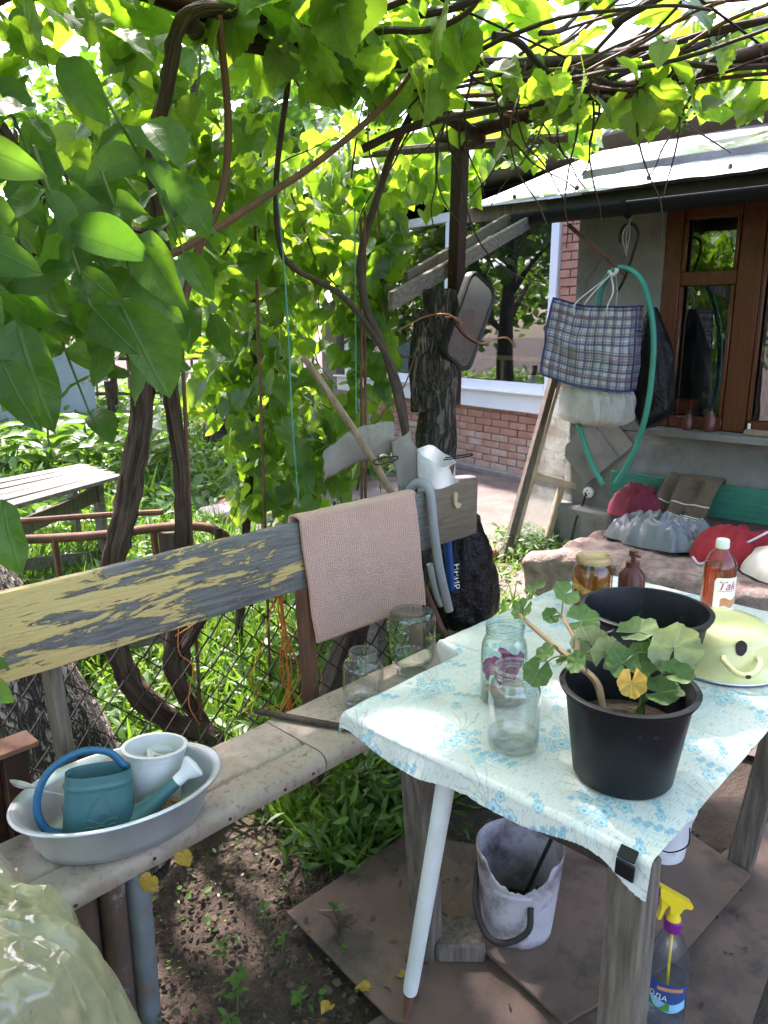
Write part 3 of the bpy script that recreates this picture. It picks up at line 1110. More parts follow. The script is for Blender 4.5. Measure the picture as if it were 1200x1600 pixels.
WS = .44
m_sashwood = PM('flaking_cream_timber', (.52, .44, .30), (.36, .27, .16), 10, .8, .5, 30, .005, spot=(.17, .12, .08), ss=6)
sbar((0, 0), (0, 1), .048, 'stile', m_legwood, .05)
sbar((.038, .03), (.038, .99), .028, 'stile_bead', m_sashwood)
sbar((WS, .0), (WS, 1), .045, 'stile', m_sashwood)
sbar((.05, .02), (WS - .024, .02), .055, 'rail', m_sashwood)
sbar((.05, .46), (WS - .024, .46), .045, 'rail', m_sashwood)
sbar((.05, .98), (WS - .024, .98), .05, 'rail', m_sashwood)
sbar((.27, .05), (.27, .435), .036, 'muntin', m_sashwood)
for (a0, a1, c0, c1) in ((.052, .25, .042, .44), (.29, WS - .026, .042, .44), (.052, WS - .026, .48, .96)):
    mb = MB()
    mb.add([SP(a0, c0), SP(a1, c0), SP(a1, c1), SP(a0, c1)], [(0, 1, 2, 3)])
    mb.build('pane', m_dustypane, sash, smooth=0, solid=.003)

# ------------------------------------------------------------------ pergola
pg = thing('pergola', 'brown steel pergola post and pipes carrying the grape vine', 'pergola', (2.80, 2.22, 0))
mb = MB()
mb.bar((2.80, 2.22, 1.16), (2.81, 2.21, 2.36), .055, .06)
mb.build('post', m_brownpaint, pg)
mb = MB()
mb.bar((2.66, 2.33, 1.13), (2.665, 2.33, 1.42), .03, .03)
mb.build('iron_bracket', m_blackpaint, pg)
mb = MB()
mb.tube([(2.78, 2.3, 2.30), (2.74, 1.6, 2.32), (2.70, .8, 2.33), (2.66, -.6, 2.33)], .030, 12)
b1_ = mb.build('beam', m_brownpaint, pg)
mb = MB()
mb.box((2.725, 1.32, 2.30), (.05, .03, .13), Matrix.Rotation(R(-20), 3, 'X'), .003)
mb.build('clamp', m_rust, b1_)
mb = MB()
mb.tube([(.2, 1.93, 2.33), (1.3, 1.93, 2.33), (2.2, 1.94, 2.30), (2.80, 2.1, 2.28)], .027, 12)
mb.build('beam', m_brownpaint, pg)
mb = MB()
mb.tube([(2.60, 2.6, 2.26), (2.95, 1.9, 2.27), (3.0, 1.8, 2.27)], .02, 8)
mb.build('crossbar', m_legwood, pg)
for k, y in enumerate((1.45, .95, .45, -.1)):
    mb = MB()
    mb.tube([(-.6, y, 2.37), (1.2, y + .02, 2.35), (2.9, y + .03, 2.37), (4.1, y + .1, 2.34)], .004, 5)
    mb.build('wire', m_wire, pg)

pl = thing('sloping_board', 'pair of grey boards sloping from the stump up to the gutter end', 'board', (2.27, 2.13, 1.6))
mb = MB()
mb.bar((2.26, 2.11, 1.605), (4.05, 2.66, 2.115), .022, .075, (-.3, -.3, 1))
mb.build('plank', m_greywood, pl)
mb = MB()
mb.bar((2.45, 2.20, 1.70), (3.9, 2.72, 2.12), .02, .06, (-.3, -.3, 1))
mb.build('plank', m_legwood, pl)

# stump post with bark
st = thing('stump_post', 'dead bark covered trunk used as a post behind the bench end', 'post', (2.53, 2.13, 0))
mb = MB()
prof = spline([(2.50, 2.10, -.03), (2.53, 2.11, .5), (2.56, 2.12, 1.0), (2.60, 2.14, 1.35), (2.62, 2.16, 1.66)], 8)
mb.tube(prof, lerpr([.12, .088, .085, .08, .072], len(prof)), 26, rough=.16)
mb.build('trunk', m_stumpbark, st)
mb = MB()
mb.tube(spline([(2.52, 2.16, 1.15), (2.53, 2.18, 1.35), (2.55, 2.19, 1.58)], 6), lerpr([.045, .055, .035], 13), 14, rough=.3)
mb.build('bark_ridge', m_stumpbark, st)

# truck mirror wired to the stump
mc = V(2.70, 2.055, 1.53)
mn = V(.0, -1, -.03).normalized()
tx = mn.cross(Z3).normalized() * -1
tz = tx.cross(mn).normalized() * -1
if tz.z < 0:
    tz = -tz
ca, sa = math.cos(R(27)), math.sin(R(27))
ma, mb_ = tx * ca - tz * sa, tx * sa + tz * ca      # short and long axis
if (ma).dot(V(.7, -.7, 0)) < 0:
    pass
mir = thing('vehicle_mirror', 'black framed truck wing mirror wired at a tilt to the stump post', 'mirror', tuple(mc))


def rrect(w, h, r, n=6):
    out = []
    for (cx, cy, a0) in ((w - r, h - r, 0), (-w + r, h - r, 90), (-w + r, -h + r, 180), (w - r, -h + r, 270)):
        for k in range(n + 1):
            a = R(a0 + 90 * k / n)
            out.append((cx + r * math.cos(a), cy + r * math.sin(a)))
    return out


mb = MB()
mb.prism(rrect(.105, .20, .05), mc, ma, mb_, -mn, .022)
mb.build('housing', m_mirrorback, mir)
mb = MB()
o_, i_ = rrect(.105, .20, .05), rrect(.088, .183, .04)
n_ = len(o_)
mb.add([mc + ma * x + mb_ * y + mn * .001 for x, y in o_] + [mc + ma * x * .98 + mb_ * y * .98 + mn * .010 for x, y in o_] + [mc + ma * x + mb_ * y + mn * .006 for x, y in i_],
       [(i, (i + 1) % n_, n_ + (i + 1) % n_, n_ + i) for i in range(n_)] + [(n_ + i, n_ + (i + 1) % n_, 2 * n_ + (i + 1) % n_, 2 * n_ + i) for i in range(n_)])
mb.build('rim', m_mirrorback, mir)
mb = MB()
mb.add([mc + ma * x + mb_ * y + mn * .004 for x, y in i_], [tuple(range(n_))])
mb.build('glass', m_mirror, mir, smooth=0)
wr = thing('tie_wire', 'copper coloured wire wrapped round the mirror and the stump', 'wire', (2.6, 2.05, 1.45))
mb = MB()
q = mc - mb_ * .06
mb.tube(spline([q - ma * .16 + mn * .0, q - ma * .11 + mn * .02 + mb_ * .02, q - ma * .03 + mn * .014, q + ma * .05 + mn * .014 - mb_ * .0, q + ma * .12 + mn * .015 + mb_ * .02, q + ma * .17 + mn * .04 + mb_ * .07, q + ma * .23 + mn * .05 + mb_ * .10, q + ma * .30 + mn * .05 + mb_ * .09]), .004, 6)
mb.build('front_wire', m_copper, wr)
mb = MB()
mb.tube(spline([(2.42, 2.2, 1.50), (2.48, 2.12, 1.55), (2.53, 2.04, 1.56), (2.60, 2.04, 1.53), (2.66, 2.05, 1.52)]), .0035, 6)
mb.build('back_wire', m_copper, wr)
nl = thing('iron_spike', 'rusty iron spike driven sideways through the stump post', 'spike', (2.5, 2.2, 1.38))
mb = MB()
mb.bar((2.42, 2.24, 1.385), (2.62, 2.10, 1.385), .012, .012)
mb.bar((2.45, 2.22, 1.345), (2.45, 2.22, 1.40), .010, .010)
mb.build('shaft', m_rust, nl)

# ------------------------------------------------------------------ bench
bench = thing('garden_bench', 'long bench with peeling yellow and grey backrest plank and worn laminate seat', 'bench', (1.3, 1.42, 0))
mb = MB()


def plankf(x0, x1):
    nx = 60
    sec = [(-.012, .780), (.012, .780), (.014, .785), (.014, .970), (.010, .975), (-.010, .975), (-.014, .970), (-.014, .785)]
    vs, fs = [], []
    for i in range(nx):
        x = x0 + (x1 - x0) * i / (nx - 1)
        for (dy, z) in sec:
            e = .003 * nz(x * 9, z * 3) + .0015 * nz(x * 40, z * 4, 2)
            vs.append((x, 1.60 + dy * (1 + .1 * nz(x * 13, z * 30)), z + e + (x - 1.3) * .004))
    k = len(sec)
    for i in range(nx - 1):
        for j in range(k):
            fs.append((i * k + j, i * k + (j + 1) % k, (i + 1) * k + (j + 1) % k, (i + 1) * k + j))
    fs.append(tuple(range(k)))
    fs.append(tuple((nx - 1) * k + j for j in range(k))[::-1])
    return vs, fs


v_, f_ = plankf(-.5, 2.155)
mb.add(v_, [f[::-1] for f in f_])
back = mb.build('backrest', m_plank, bench)


def seatpiece(x0, x1, y0=1.30, y1=1.545, seed=0):
    mb = MB()
    sec = [(y1, .418), (y1, .446), (y1 - .004, .450)] + [(y0 + .032, .450), (y0 + .016, .4475), (y0 + .006, .441), (y0, .428), (y0 + .001, .405), (y0 + .006, .398), (y0 + .02, .399), (y0 + .022, .418)]
    nx = max(2, int((x1 - x0) / .03))
    vs, fs = [], []
    k = len(sec)
    for i in range(nx):
        x = x0 + (x1 - x0) * i / (nx - 1)
        for (y, z) in sec:
            vs.append((x, y + .003 * nz(x * 8, seed), z + .002 * nz(x * 6, y * 8, seed) + (.003 * nz(x * 30, seed + 4) if z < .40 else 0)))
    for i in range(nx - 1):
        for j in range(k):
            fs.append((i * k + j, i * k + (j + 1) % k, (i + 1) * k + (j + 1) % k, (i + 1) * k + j))
    fs.append(tuple(range(k)))
    fs.append(tuple((nx - 1) * k + j for j in range(k))[::-1])
    mb.add(vs, fs)
    return mb.build('seat_board', m_seat, bench)


seatpiece(.445, .605, 1.385, 1.545, 1)
seatpiece(.44, 1.155, 1.30, 1.383, 2)
seatpiece(.608, 1.155, 1.385, 1.545, 5)
seatpiece(1.159, 2.22, 1.30, 1.55, 3)
for x, y, z in ((.50, 1.2965, .415), (.86, 1.2965, .42), (1.02, 1.2965, .418), (.67, 1.2965, .424), (1.11, 1.2965, .42)):
    mb = MB()
    mb.lathe([(0, .002), (.003, .002), (.0042, 0)], 9, (x, y, z), rot=Matrix.Rotation(R(90), 3, 'X'))
    mb.build('nail_hole', m_chip, bench)
# cast radiator columns used as legs
for i, (x, y, m) in enumerate(((.645, 1.34, m_radiator), (.60, 1.36, m_radiator2), (.555, 1.40, m_radiator2), (.645, 1.43, m_radiator2), (2.1, 1.34, m_radiator), (2.1, 1.48, m_radiator))):
    mb = MB()
    sec = []
    for k in range(20):
        a = 2 * math.pi * k / 20
        sec.append((.024 * math.copysign(abs(math.cos(a)) ** .7, math.cos(a)), .036 * math.copysign(abs(math.sin(a)) ** .7, math.sin(a))))
    mb.prism([(p[0], p[1]) for p in sec], (x, y, -.03), (1, 0, 0), (0, 1, 0), (.0, .0, 1), .428)
    mb.build('leg', m, bench)
for x, nm in ((.655, 'short'), (1.40, 'far'),):
    mb = MB()
    mb.bar((x + .02, 1.64, -.02), (x - .03, 1.632, .90), .055, .028, (1, 0, 0))
    mb.build('back_post', m_legwood if x < 1 else m_redwood, bench)
mb = MB()
mb.bar((1.905, 1.635, .0), (1.865, 1.63, .85), .05, .022, (1, 0, 0))
mb.build('back_post', m_redwood, bench)
hk = MB()
hk.prism([(-.012, .02), (-.006, .028), (.006, .026), (.010, .012), (.006, -.004), (.012, -.016), (.024, -.014), (.03, -.02), (.022, -.03), (.004, -.03), (-.008, -.014)], (2.02, 1.585, .930), (1, 0, 0), (0, 0, 1), (0, -1, 0), .010)
hk.build('coat_hook', m_beige, back)

# towel over the backrest
mb = MB()


def towel(u, v):
    x = 1.322 + .487 * u + .018 * (v - .5) * (1 if v > .4 else 0)
    L = v * .62
    wave = .006 * nz(u * 5, v * 4) + .009 * math.sin(u * 7 + v) * max(0, v - .45) + .003 * nz(u * 14, v * 11, 3)
    if L < .18:
        return (x, 1.622 + wave, .985 - (.18 - L))
    if L < .24:
        a = (L - .18) / .06 * math.pi
        return (x + .004 * nz(u * 6), 1.60 + .022 * math.cos(a), .985 + .008 * math.sin(a) + .002 * nz(u * 9))
    z = .985 - (L - .24) + .014 * (u - .5) * (L - .24) * -2
    return (x + (L - .24) * .09, 1.578 - wave - .02 * (L - .24), z - .012 * math.sin(u * 2.5) * (L - .24))


mb.sheet(towel, 60, 70)
tag(mb.build('towel', m_towel, smooth=180, solid=.006), 'pinkish beige waffle towel hung over the bench backrest', 'towel')

# grey hose bent over the backrest
mb = MB()
hp = spline([(1.84, 1.655, .80), (1.85, 1.648, .95), (1.855, 1.625, 1.0), (1.862, 1.59, 1.008), (1.868, 1.565, .98), (1.88, 1.556, .85), (1.915, 1.555, .70), (1.965, 1.553, .55)], 7)
mb.tube(hp, .0155, 14)
mb.tube(spline([(1.885, 1.575, .73), (1.92, 1.575, .62), (1.945, 1.572, .57)], 4), .012, 10)
tag(mb.build('grey_hose', m_grey, smooth=60), 'grey plastic hose bent over the backrest beside the towel', 'hose')

# blue handled tool and wooden stakes behind bench end
tl = thing('garden_tool', 'blue painted tool handle leaning behind the bench end', 'tool handle', (2.33, 1.80, 0))
mb = MB()
mb.tube([(2.03, 1.62, .80), (2.20, 1.72, .43)], .0145, 12)
mb.build('blue_handle', m_blue, tl)
mb = MB()
mb.tube([(2.20, 1.72, .43), (2.38, 1.82, .0)], .0125, 10)
mb.build('wood_shaft', m_stickwood, tl)
mb = MB()
mb.bar((1.86, 1.70, .84), (2.02, 1.60, .40), .03, .02, b=.005)
mb.bar((2.02, 1.60, .40), (2.08, 1.58, .0), .028, .02, b=.005)
tag(mb.build('wooden_stake', m_redwood), 'brown wooden stake standing beside the grey hose', 'stake')
mb = MB()
pts = spline([(1.50, 1.75, 1.42), (1.58, 1.72, 1.30), (1.70, 1.70, 1.14), (1.80, 1.68, .98), (1.90, 1.66, .80)], 5)
mb.tube(pts, lerpr([.010, .012, .013], len(pts)), 9, rough=.15)
tag(mb.build('leaning_stick', m_stickwood), 'pale dry stick leaning diagonally behind the towel', 'stick')

# rubber offcuts on a wire, white cut bottle
of = thing('rubber_offcut', 'two grey rubber offcuts hung by the vine cane behind the towel', 'rubber offcut', (1.75, 1.72, 1.0))
mb = MB()
mb.sheet(lambda u, v: (1.585 + .25 * u + .012 * nz(v * 3, u * 4), 1.76 - .07 * u + .03 * math.sin(u * 3.1) + .02 * (v - .5) ** 2 * 8 * .3 + .006 * nz(u * 7, v * 5), 1.03 + .075 * u + (.085 + .03 * math.sin(u * 2.6)) * v + .008 * nz(u * 6, v * 2, 3)), 24, 10)
mb.build('wide_strip', m_leather, of, smooth=180, solid=.005)
mb = MB()
mb.sheet(lambda u, v: (1.83 + .02 * math.sin(u * 4.2) + (.075 + .02 * nz(u * 5)) * v, 1.665 + .02 * math.sin(u * 3 + v * 2.5) + .02 * u, .91 + .235 * u + .03 * v * u - .012 * nz(u * 5, v * 5)), 24, 10)
mb.build('narrow_strip', m_leather, of, smooth=180, solid=.005)
mb = MB()
mb.tube(spline([(1.71, 1.66, 1.082), (1.70, 1.66, 1.092), (1.72, 1.66, 1.098), (1.80, 1.655, 1.099), (1.80, 1.653, 1.088), (1.74, 1.655, 1.082), (1.71, 1.66, 1.082)]), .0025, 5)
mb.build('wire_loop', m_wire, of)

cu = thing('cut_bottle', 'milky white cut plastic bottle standing behind the backrest end', 'plastic bottle', (2.02, 1.66, .80), rot=(R(4), R(-9), R(10)))
mb = MB()
mb.sheet(lambda u, v: (.075 * math.copysign(abs(math.cos(2 * math.pi * u)) ** .55, math.cos(2 * math.pi * u)) * (1.0 + .05 * v),
                       .045 * math.copysign(abs(math.sin(2 * math.pi * u)) ** .55, math.sin(2 * math.pi * u)),
                       v * (.285 + .035 * math.cos(2 * math.pi * u - 2.2))), 44, 12, closed_u=True)
mb.build('body', m_cup, cu, world=False, solid=.002)
mb = MB()
mb.prism([(-.02, .02), (.02, .02), (.004, -.02)], (.02, -.05, .235), (1, 0, 0), (0, 0, 1), (0, -1, 0), .001)
mb.build('dirt_mark', m_rust, cu, world=False)
mb = MB()
mb.tube(spline([(2.00, 1.61, 1.075), (2.06, 1.60, 1.076), (2.13, 1.60, 1.074), (2.13, 1.60, 1.068), (2.06, 1.602, 1.068), (1.99, 1.61, 1.069)]), .0025, 5)
mb.build('wire_clip', m_wire, of)

# black carrier bag hanging at the bench end
bb = thing('black_carrier_bag', 'black plastic carrier bag with white lettering hanging off the bench end', 'bag', (2.28, 1.72, .4))


def bagf(u, v):
    a = 2 * math.pi * u
    w = .05 + .115 * (math.sin(min(1, v * 1.25 + .08) * math.pi * .5) ** .8)
    if v > .86:
        w *= max(.02, math.cos((v - .86) / .14 * math.pi / 2)) ** .6
    x = 2.255 + .045 * v + w * math.cos(a) * .95
    y = 1.73 + w * math.sin(a) * .62
    z = .80 - .46 * v
    k = .016 * nz(math.cos(a) * 3, math.sin(a) * 3, v * 2.2) + .012 * abs(nz(math.cos(a) * 6, math.sin(a) * 6, v * 5))
    return (x + k * math.cos(a) * 1.5, y + k * math.sin(a) * 1.5, z)


mb = MB()
mb.sheet(bagf, 56, 34, closed_u=True)
mb.build('body', m_blackfilm, bb, smooth=180)
mb = MB()
mb.tube(spline([(2.10, 1.645, .90), (2.14, 1.66, .85), (2.19, 1.69, .80)], 4), [.012, .012, .014, .016, .02, .024, .026, .028, .03], 8)
mb.tube(spline([(2.15, 1.64, .86), (2.21, 1.66, .83), (2.29, 1.70, .79)], 4), [.012, .012, .014, .016, .02, .024, .026, .028, .03], 8)
mb.build('handle', m_blackfilm, bb)


def bagtext(x, y):
    # letters run down the bag's camera side
    z = .60 - x
    u = .0
    a = R(212) + y * 7
    p = V(*bagf((a / (2 * math.pi)) % 1, (.80 - z) / .46))
    return p + V(math.cos(a), math.sin(a), 0) * .004


text_mesh('ННИР', .034, bagtext).build('lettering', m_letter, bb, smooth=0)

# ------------------------------------------------------------------ basin on the bench with its load
BZ = .452
bc = V(.662, 1.405, BZ)
brot = R(-14)
basin = thing('aluminium_basin', 'oval dull aluminium basin full of garden things on the bench', 'basin', tuple(bc), brot)


def oval(prof, sx=1.0, sy=.66, n=64):
    mb = MB()
    mb.lathe(prof, n, sx=sx, sy=sy)
    return mb


oval([(0, 0), (.150, .0), (.168, .006), (.178, .026), (.196, .088), (.206, .100), (.216, .1025), (.219, .098), (.214, .095), (.203, .096)], 1, .68).build('body', m_alu, basin, smooth=60, world=False)
oval([(.214, .103), (.204, .100), (.193, .088), (.174, .026), (.163, .009), (.146, .0045), (0, .004)], 1, .68).build('inner_surface', m_alu, basin, smooth=60, world=False)
mb = MB()
mb.tube([(.216 * math.cos(a), .216 * .68 * math.sin(a), .1000) for a in np.linspace(0, 2 * math.pi, 65)[:-1]], .0045, 8, closed=True)
mb.build('rolled_rim', m_alu, basin, world=False)

# watering can
wc = thing('watering_can', 'teal plastic watering can with blue hoop handle lying in the basin', 'watering can', (.592, 1.376, BZ + .022), rot=(R(-9), R(5), R(-22)))

wc.matrix_basis = wc.matrix_basis @ Matrix.Scale(1.08, 4)


def sell(a, p=.75):
    return math.copysign(abs(math.cos(a)) ** p, math.cos(a)), math.copysign(abs(math.sin(a)) ** p, math.sin(a))


def canbody(u, v):
    cx, cy = sell(2 * math.pi * u, .8)
    z = v * .135
    w = .066 * (1 - .10 * v) + (.003 if .80 < v < .86 else 0) + (.003 if .10 < v < .15 else 0)
    return (cx * w, cy * w * .62, z)


mb = MB()
mb.sheet(canbody, 56, 40, closed_u=True)
n0 = len(mb.v)
mb.add([canbody(k / 56, 0) for k in range(56)], [tuple(range(56))])
mb.add([V(*canbody(k / 56, 1)) * 1 for k in range(56)] + [V(canbody(k / 56, 1)[0] * .9, canbody(k / 56, 1)[1] * .9, .128) for k in range(56)] + [V(canbody(k / 56, .2)[0] * .93, canbody(k / 56, .2)[1] * .93, .02) for k in range(56)],
       [(k, (k + 1) % 56, 56 + (k + 1) % 56, 56 + k) for k in range(56)] + [(56 + k, 56 + (k + 1) % 56, 112 + (k + 1) % 56, 112 + k) for k in range(56)])
canb = mb.build('body', m_can, wc, world=False)
mb = MB()
mb.tube(spline([(.052, 0, .02), (.078, 0, .033), (.115, 0, .062), (.152, 0, .092)], 6), lerpr([.034, .024, .015, .011], 19), 16, sq=1.0)
sp = mb.build('spout', m_can, wc, world=False, smooth=180)
mb = MB()
rr_ = V(.152, 0, .092)
rd_ = V(.037, 0, .030).normalized()
rm_ = rd_.to_track_quat('Z', 'Y').to_matrix()
mb.lathe([(.0125, -.008), (.013, .012), (.024, .03), (.026, .036), (.022, .04), (0, .043)], 20, rr_, rot=rm_)
mb.build('rose', m_white, wc, world=False)
mb = MB()
mb.tube(spline([(-.056, 0, .02), (-.092, 0, .035), (-.108, 0, .085), (-.09, 0, .14), (-.04, 0, .172), (.015, 0, .168), (.05, 0, .132)], 7), .0085, 12, sq=.8)
mb.build('handle', m_canhandle, wc, world=False, smooth=180)


def onbody(x, z, d=.0012):
    v = z / .135
    w = .066 * (1 - .10 * v)
    c = max(-.98, min(.98, x / w))
    a = math.acos(math.copysign(abs(c) ** (1 / .8), c))
    s_ = math.sin(a) ** .8
    return V(x, -(s_ * w * .62 + d), z)


rl = MB()
for pts in ([(-.03, .055), (-.02, .075), (.0, .098), (.006, .106)], [(.006, .106), (.012, .09), (.018, .075), (.026, .062), (.03, .052)],
            [(-.03, .055), (-.018, .056), (-.008, .05), (.004, .046), (.014, .052), (.03, .052)], [(-.008, .05), (-.002, .064), (.010, .064), (.014, .052)],
            [(-.026, .048), (-.020, .054), (-.014, .048)], [(.016, .048), (.022, .056), (.028, .048)], [(-.03, .022), (-.01, .020), (.012, .021), (.03, .022)]):
    rl.tube([onbody(*p) for p in spline([(a, b, 0) for a, b in pts], 5) for p in [(p.x, p.y)]], .0012, 5)
for cx in (-.02, .0, .02):
    rl.tube([onbody(cx + .009 * math.cos(a), .034 + .009 * math.sin(a)) for a in np.linspace(0, 2 * math.pi, 16)[:-1]], .0012, 5, closed=True)
rl.build('moulded_relief', m_canrelief, canb, world=False)

# white tub in the basin
def tub(name, label, loc, rb, rt, h, mat, rim=.006, lip=.012, rot=None, cat='bucket', wall=.003):
    o = thing(name, label, cat, loc, rot=rot or (0, 0, 0))
    MB().lathe([(0, 0), (rb * .97, 0), (rb, .004), (rb + (rt - rb) * .86, h * .86), (rb + (rt - rb) * .87 + rim * .5, h * .865), (rt + rim * .6, h - lip * .4), (rt + rim, h - .002), (rt + rim * .5, h), (rt - wall, h - .001), (rb + (rt - rb) * .5 - wall, h * .5), (rb - wall, .005), (0, .005)], 48).build('body', mat, o, world=False, smooth=50)
    return o


wt = tub('white_tub', 'white plastic tub holding broken pieces, standing in the basin', (.755, 1.435, BZ + .008), .057, .067, .128, m_white, rot=(R(-4), R(6), 0), cat='tub')
sh = thing('tile_shard', 'broken pale tile pieces inside the white tub', 'tile piece', (.735, 1.435, BZ + .07))
mb = MB()
for k in range(6):
    a = k * 1.05
    c = V(.758 + .026 * math.cos(a), 1.435 + .026 * math.sin(a), BZ + .085 + .008 * (k % 3))
    mb.box(c, (.05, .035, .006), Matrix.Rotation(a, 3, 'Z') @ Matrix.Rotation(R(35 + 9 * k), 3, 'X'), .001)
mb.lathe([(0, 0), (.05, 0), (.05, .004), (0, .02)], 20, (.757, 1.436, BZ + .05))
mb.build('shards', m_ceramic, sh)
tag(sh, kind='stuff')
# spoon, little bottle, beige things
so_ = thing('metal_ladle', 'shiny metal ladle resting on the basin edge', 'ladle', (.52, 1.45, BZ + .1))
mb = MB()
mb.bar((.498, 1.475, BZ + .145), (.60, 1.435, BZ + .075), .008, .0025, b=.001)
mb.build('handle', m_alu, so_)
mb = MB()
mb.lathe([(0, -.008), (.012, -.005), (.02, .001), (.021, .002), (.012, -.003), (0, -.006)], 18, (.490, 1.479, BZ + .15), rot=Matrix.Rotation(R(35), 3, 'Y'), sx=1.3, sy=.8)
mb.build('bowl', m_alu, so_)
bo = thing('small_bottle', 'small brown bottle with dark green cap in the basin', 'bottle', (.598, 1.452, BZ + .02), rot=(R(-8), R(14), 0))
MB().lathe([(0, 0), (.022, 0), (.022, .07), (.010, .088), (.010, .10)], 18).build('body', m_dispenser, bo, world=False)
MB().lathe([(.0135, .094), (.0145, .116), (.012, .118), (0, .118)], 16).build('cap', m_darkgreen, bo, world=False)
mb = MB()
mb.lathe([(0, 0), (.026, 0), (.028, .06), (.03, .105), (.024, .108), (.02, .06), (0, .04)], 20, (.640, 1.458, BZ + .012))
tag(mb.build('plastic_cup', m_cap), 'pale plastic cup behind the watering can', 'cup')
mb = MB()
mb.sheet(lambda u, v: (.56 + .075 * u, 1.42 + .05 * math.sin(v * 2.6) - .03 * u, BZ + .02 + .07 * v + .012 * math.sin(u * 5)), 14, 12)
tag(mb.build('beige_scoop', m_beige, smooth=180, solid=.003), 'beige curved plastic scoop beside the can handle in the basin', 'scoop')
mb = MB()
mb.box((.690, 1.462, BZ + .09), (.10, .012, .07), Matrix.Rotation(R(-25), 3, 'Z') @ Matrix.Rotation(R(20), 3, 'X') @ Matrix.Rotation(R(30), 3, 'Y'), .002)
tag(mb.build('beige_board', m_beige), 'beige board piece leaning between tub and watering can', 'board piece')
for i, (x, y, s) in enumerate(((.735, 1.352, .02), (.575, 1.365, .02), (.765, 1.36, .014))):
    mb = MB()
    mb.lathe([(0, -s * .5), (s * .8, -s * .4), (s, 0), (s * .7, s * .5), (0, s * .6)], 9, (x, y, BZ + .030), wob=.5)
    mb.v = [(a + .004 * nz(a * 90, b * 90, c * 90), b + .004 * nz(a * 80, b * 80, 4), c + .004 * nz(a * 99, c * 99)) for a, b, c in mb.v]
    tag(mb.build('terracotta_shard', m_terracotta), ['orange terracotta shard beside the can spout', 'orange terracotta shard under the watering can', 'small terracotta shard at the basin wall under the spout rose'][i], 'shard')


# ------------------------------------------------------------------ glass jars
def jar(name, label, loc, r, h, mat, neck=.8, rot=None, threads=True):
    o = thing(name, label, 'jar', loc, rot=rot or (0, 0, 0), group='empty glass jars')
    p = [(0, .004), (r * .55, .003), (r * .82, 0), (r * .94, .004), (r, .016), (r, h * .66), (r * .97, h * .74), (r * .88, h * .81), (r * neck, h * .855), (r * neck, h * .965)]
    MB().lathe(p, 44).build('body', mat, o, world=False, smooth=70)
    mb = MB()
    mb.tube([(r * neck * math.cos(a), r * neck * math.sin(a), h * .985) for a in np.linspace(0, 2 * math.pi, 45)[:-1]], r * .06, 10, closed=True)
    mb.build('rim', mat, o, world=False)
    if threads:
        mb = MB()
        for zz in (.885, .925):
            mb.tube([(r * neck * 1.01 * math.cos(a), r * neck * 1.01 * math.sin(a), h * (zz + .02 * a / 6.28)) for a in np.linspace(0, 2 * math.pi * .94, 40)], r * .028, 6)
        mb.build('thread', mat, o, world=False)
    mb = MB()
    mb.lathe([(0, .010), (r * .6, .009), (r * .9, .012), (r * .955, .022), (r * .957, .03)], 36)
    mb.build('thick_base', mat, o, world=False)
    return o


jar('glass_jar', 'clear empty glass jar at the front of the table, nearest the camera', (1.075, .695, .757), .047, .158, m_glass, .80)
jar('glass_jar', 'pale green glass jar with petals behind the clear jar', (1.215, .815, .757), .047, .165, m_glassgreen, .80)
jar('glass_jar', 'clear screw neck jar standing upright on the bench', (1.405, 1.415, .452), .058, .168, m_glass, .66)
j3 = jar('glass_jar', 'green glass jar upside down on the bench under the towel', (1.665, 1.46, .452), .073, .205, m_glassolive, .6, rot=(math.pi, 0, 0), threads=False)
j3.location.z += .205
j3.matrix_basis = Matrix.Translation((1.665, 1.46, .452 + .205)) @ Matrix.Rotation(math.pi, 4, 'X')

pt = thing('flower_petal', 'crumpled purple flower inside the pale green jar', 'flower', (1.215, .815, .77))
for k in range(7):
    mb = MB()
    a = k * .9
    ctr = V(1.210 + .016 * math.cos(a), .812 + .016 * math.sin(a), .805 + .007 * k)
    mb.sheet(lambda u, v: ctr + V(.034 * (u - .5) * math.cos(a) + .012 * math.sin(v * 4 + k), .034 * (u - .5) * math.sin(a) + .012 * math.cos(u * 5 + k), .04 * (v - .5) + .006 * math.sin(u * 9 + k)), 9, 9)
    mb.build('petal', m_flowerpurple, pt, smooth=180)
for i, (z, m, lb) in enumerate(((.775, m_peach, 'peach coloured fruit slice at the bottom of the pale green jar'), (.79, m_palegreen, 'pale green slice low in the pale green jar'))):
    mb = MB()
    mb.lathe([(0, -.008), (.02, -.008), (.024, 0), (.02, .008), (0, .008)], 18, (1.200 + .02 * i, .825 - .03 * i, z), rot=Matrix.Rotation(R(40 - 60 * i), 3, 'Y'))
    tag(mb.build('fruit_slice', m), lb, 'fruit slice')

mb = MB()
mb.bar((1.16, 1.60, .462), (1.30, 1.30, .458), .022, .012, b=.004)
tag(mb.build('dark_stick', m_darkwood), 'dark flat stick lying across the bench seat', 'stick')

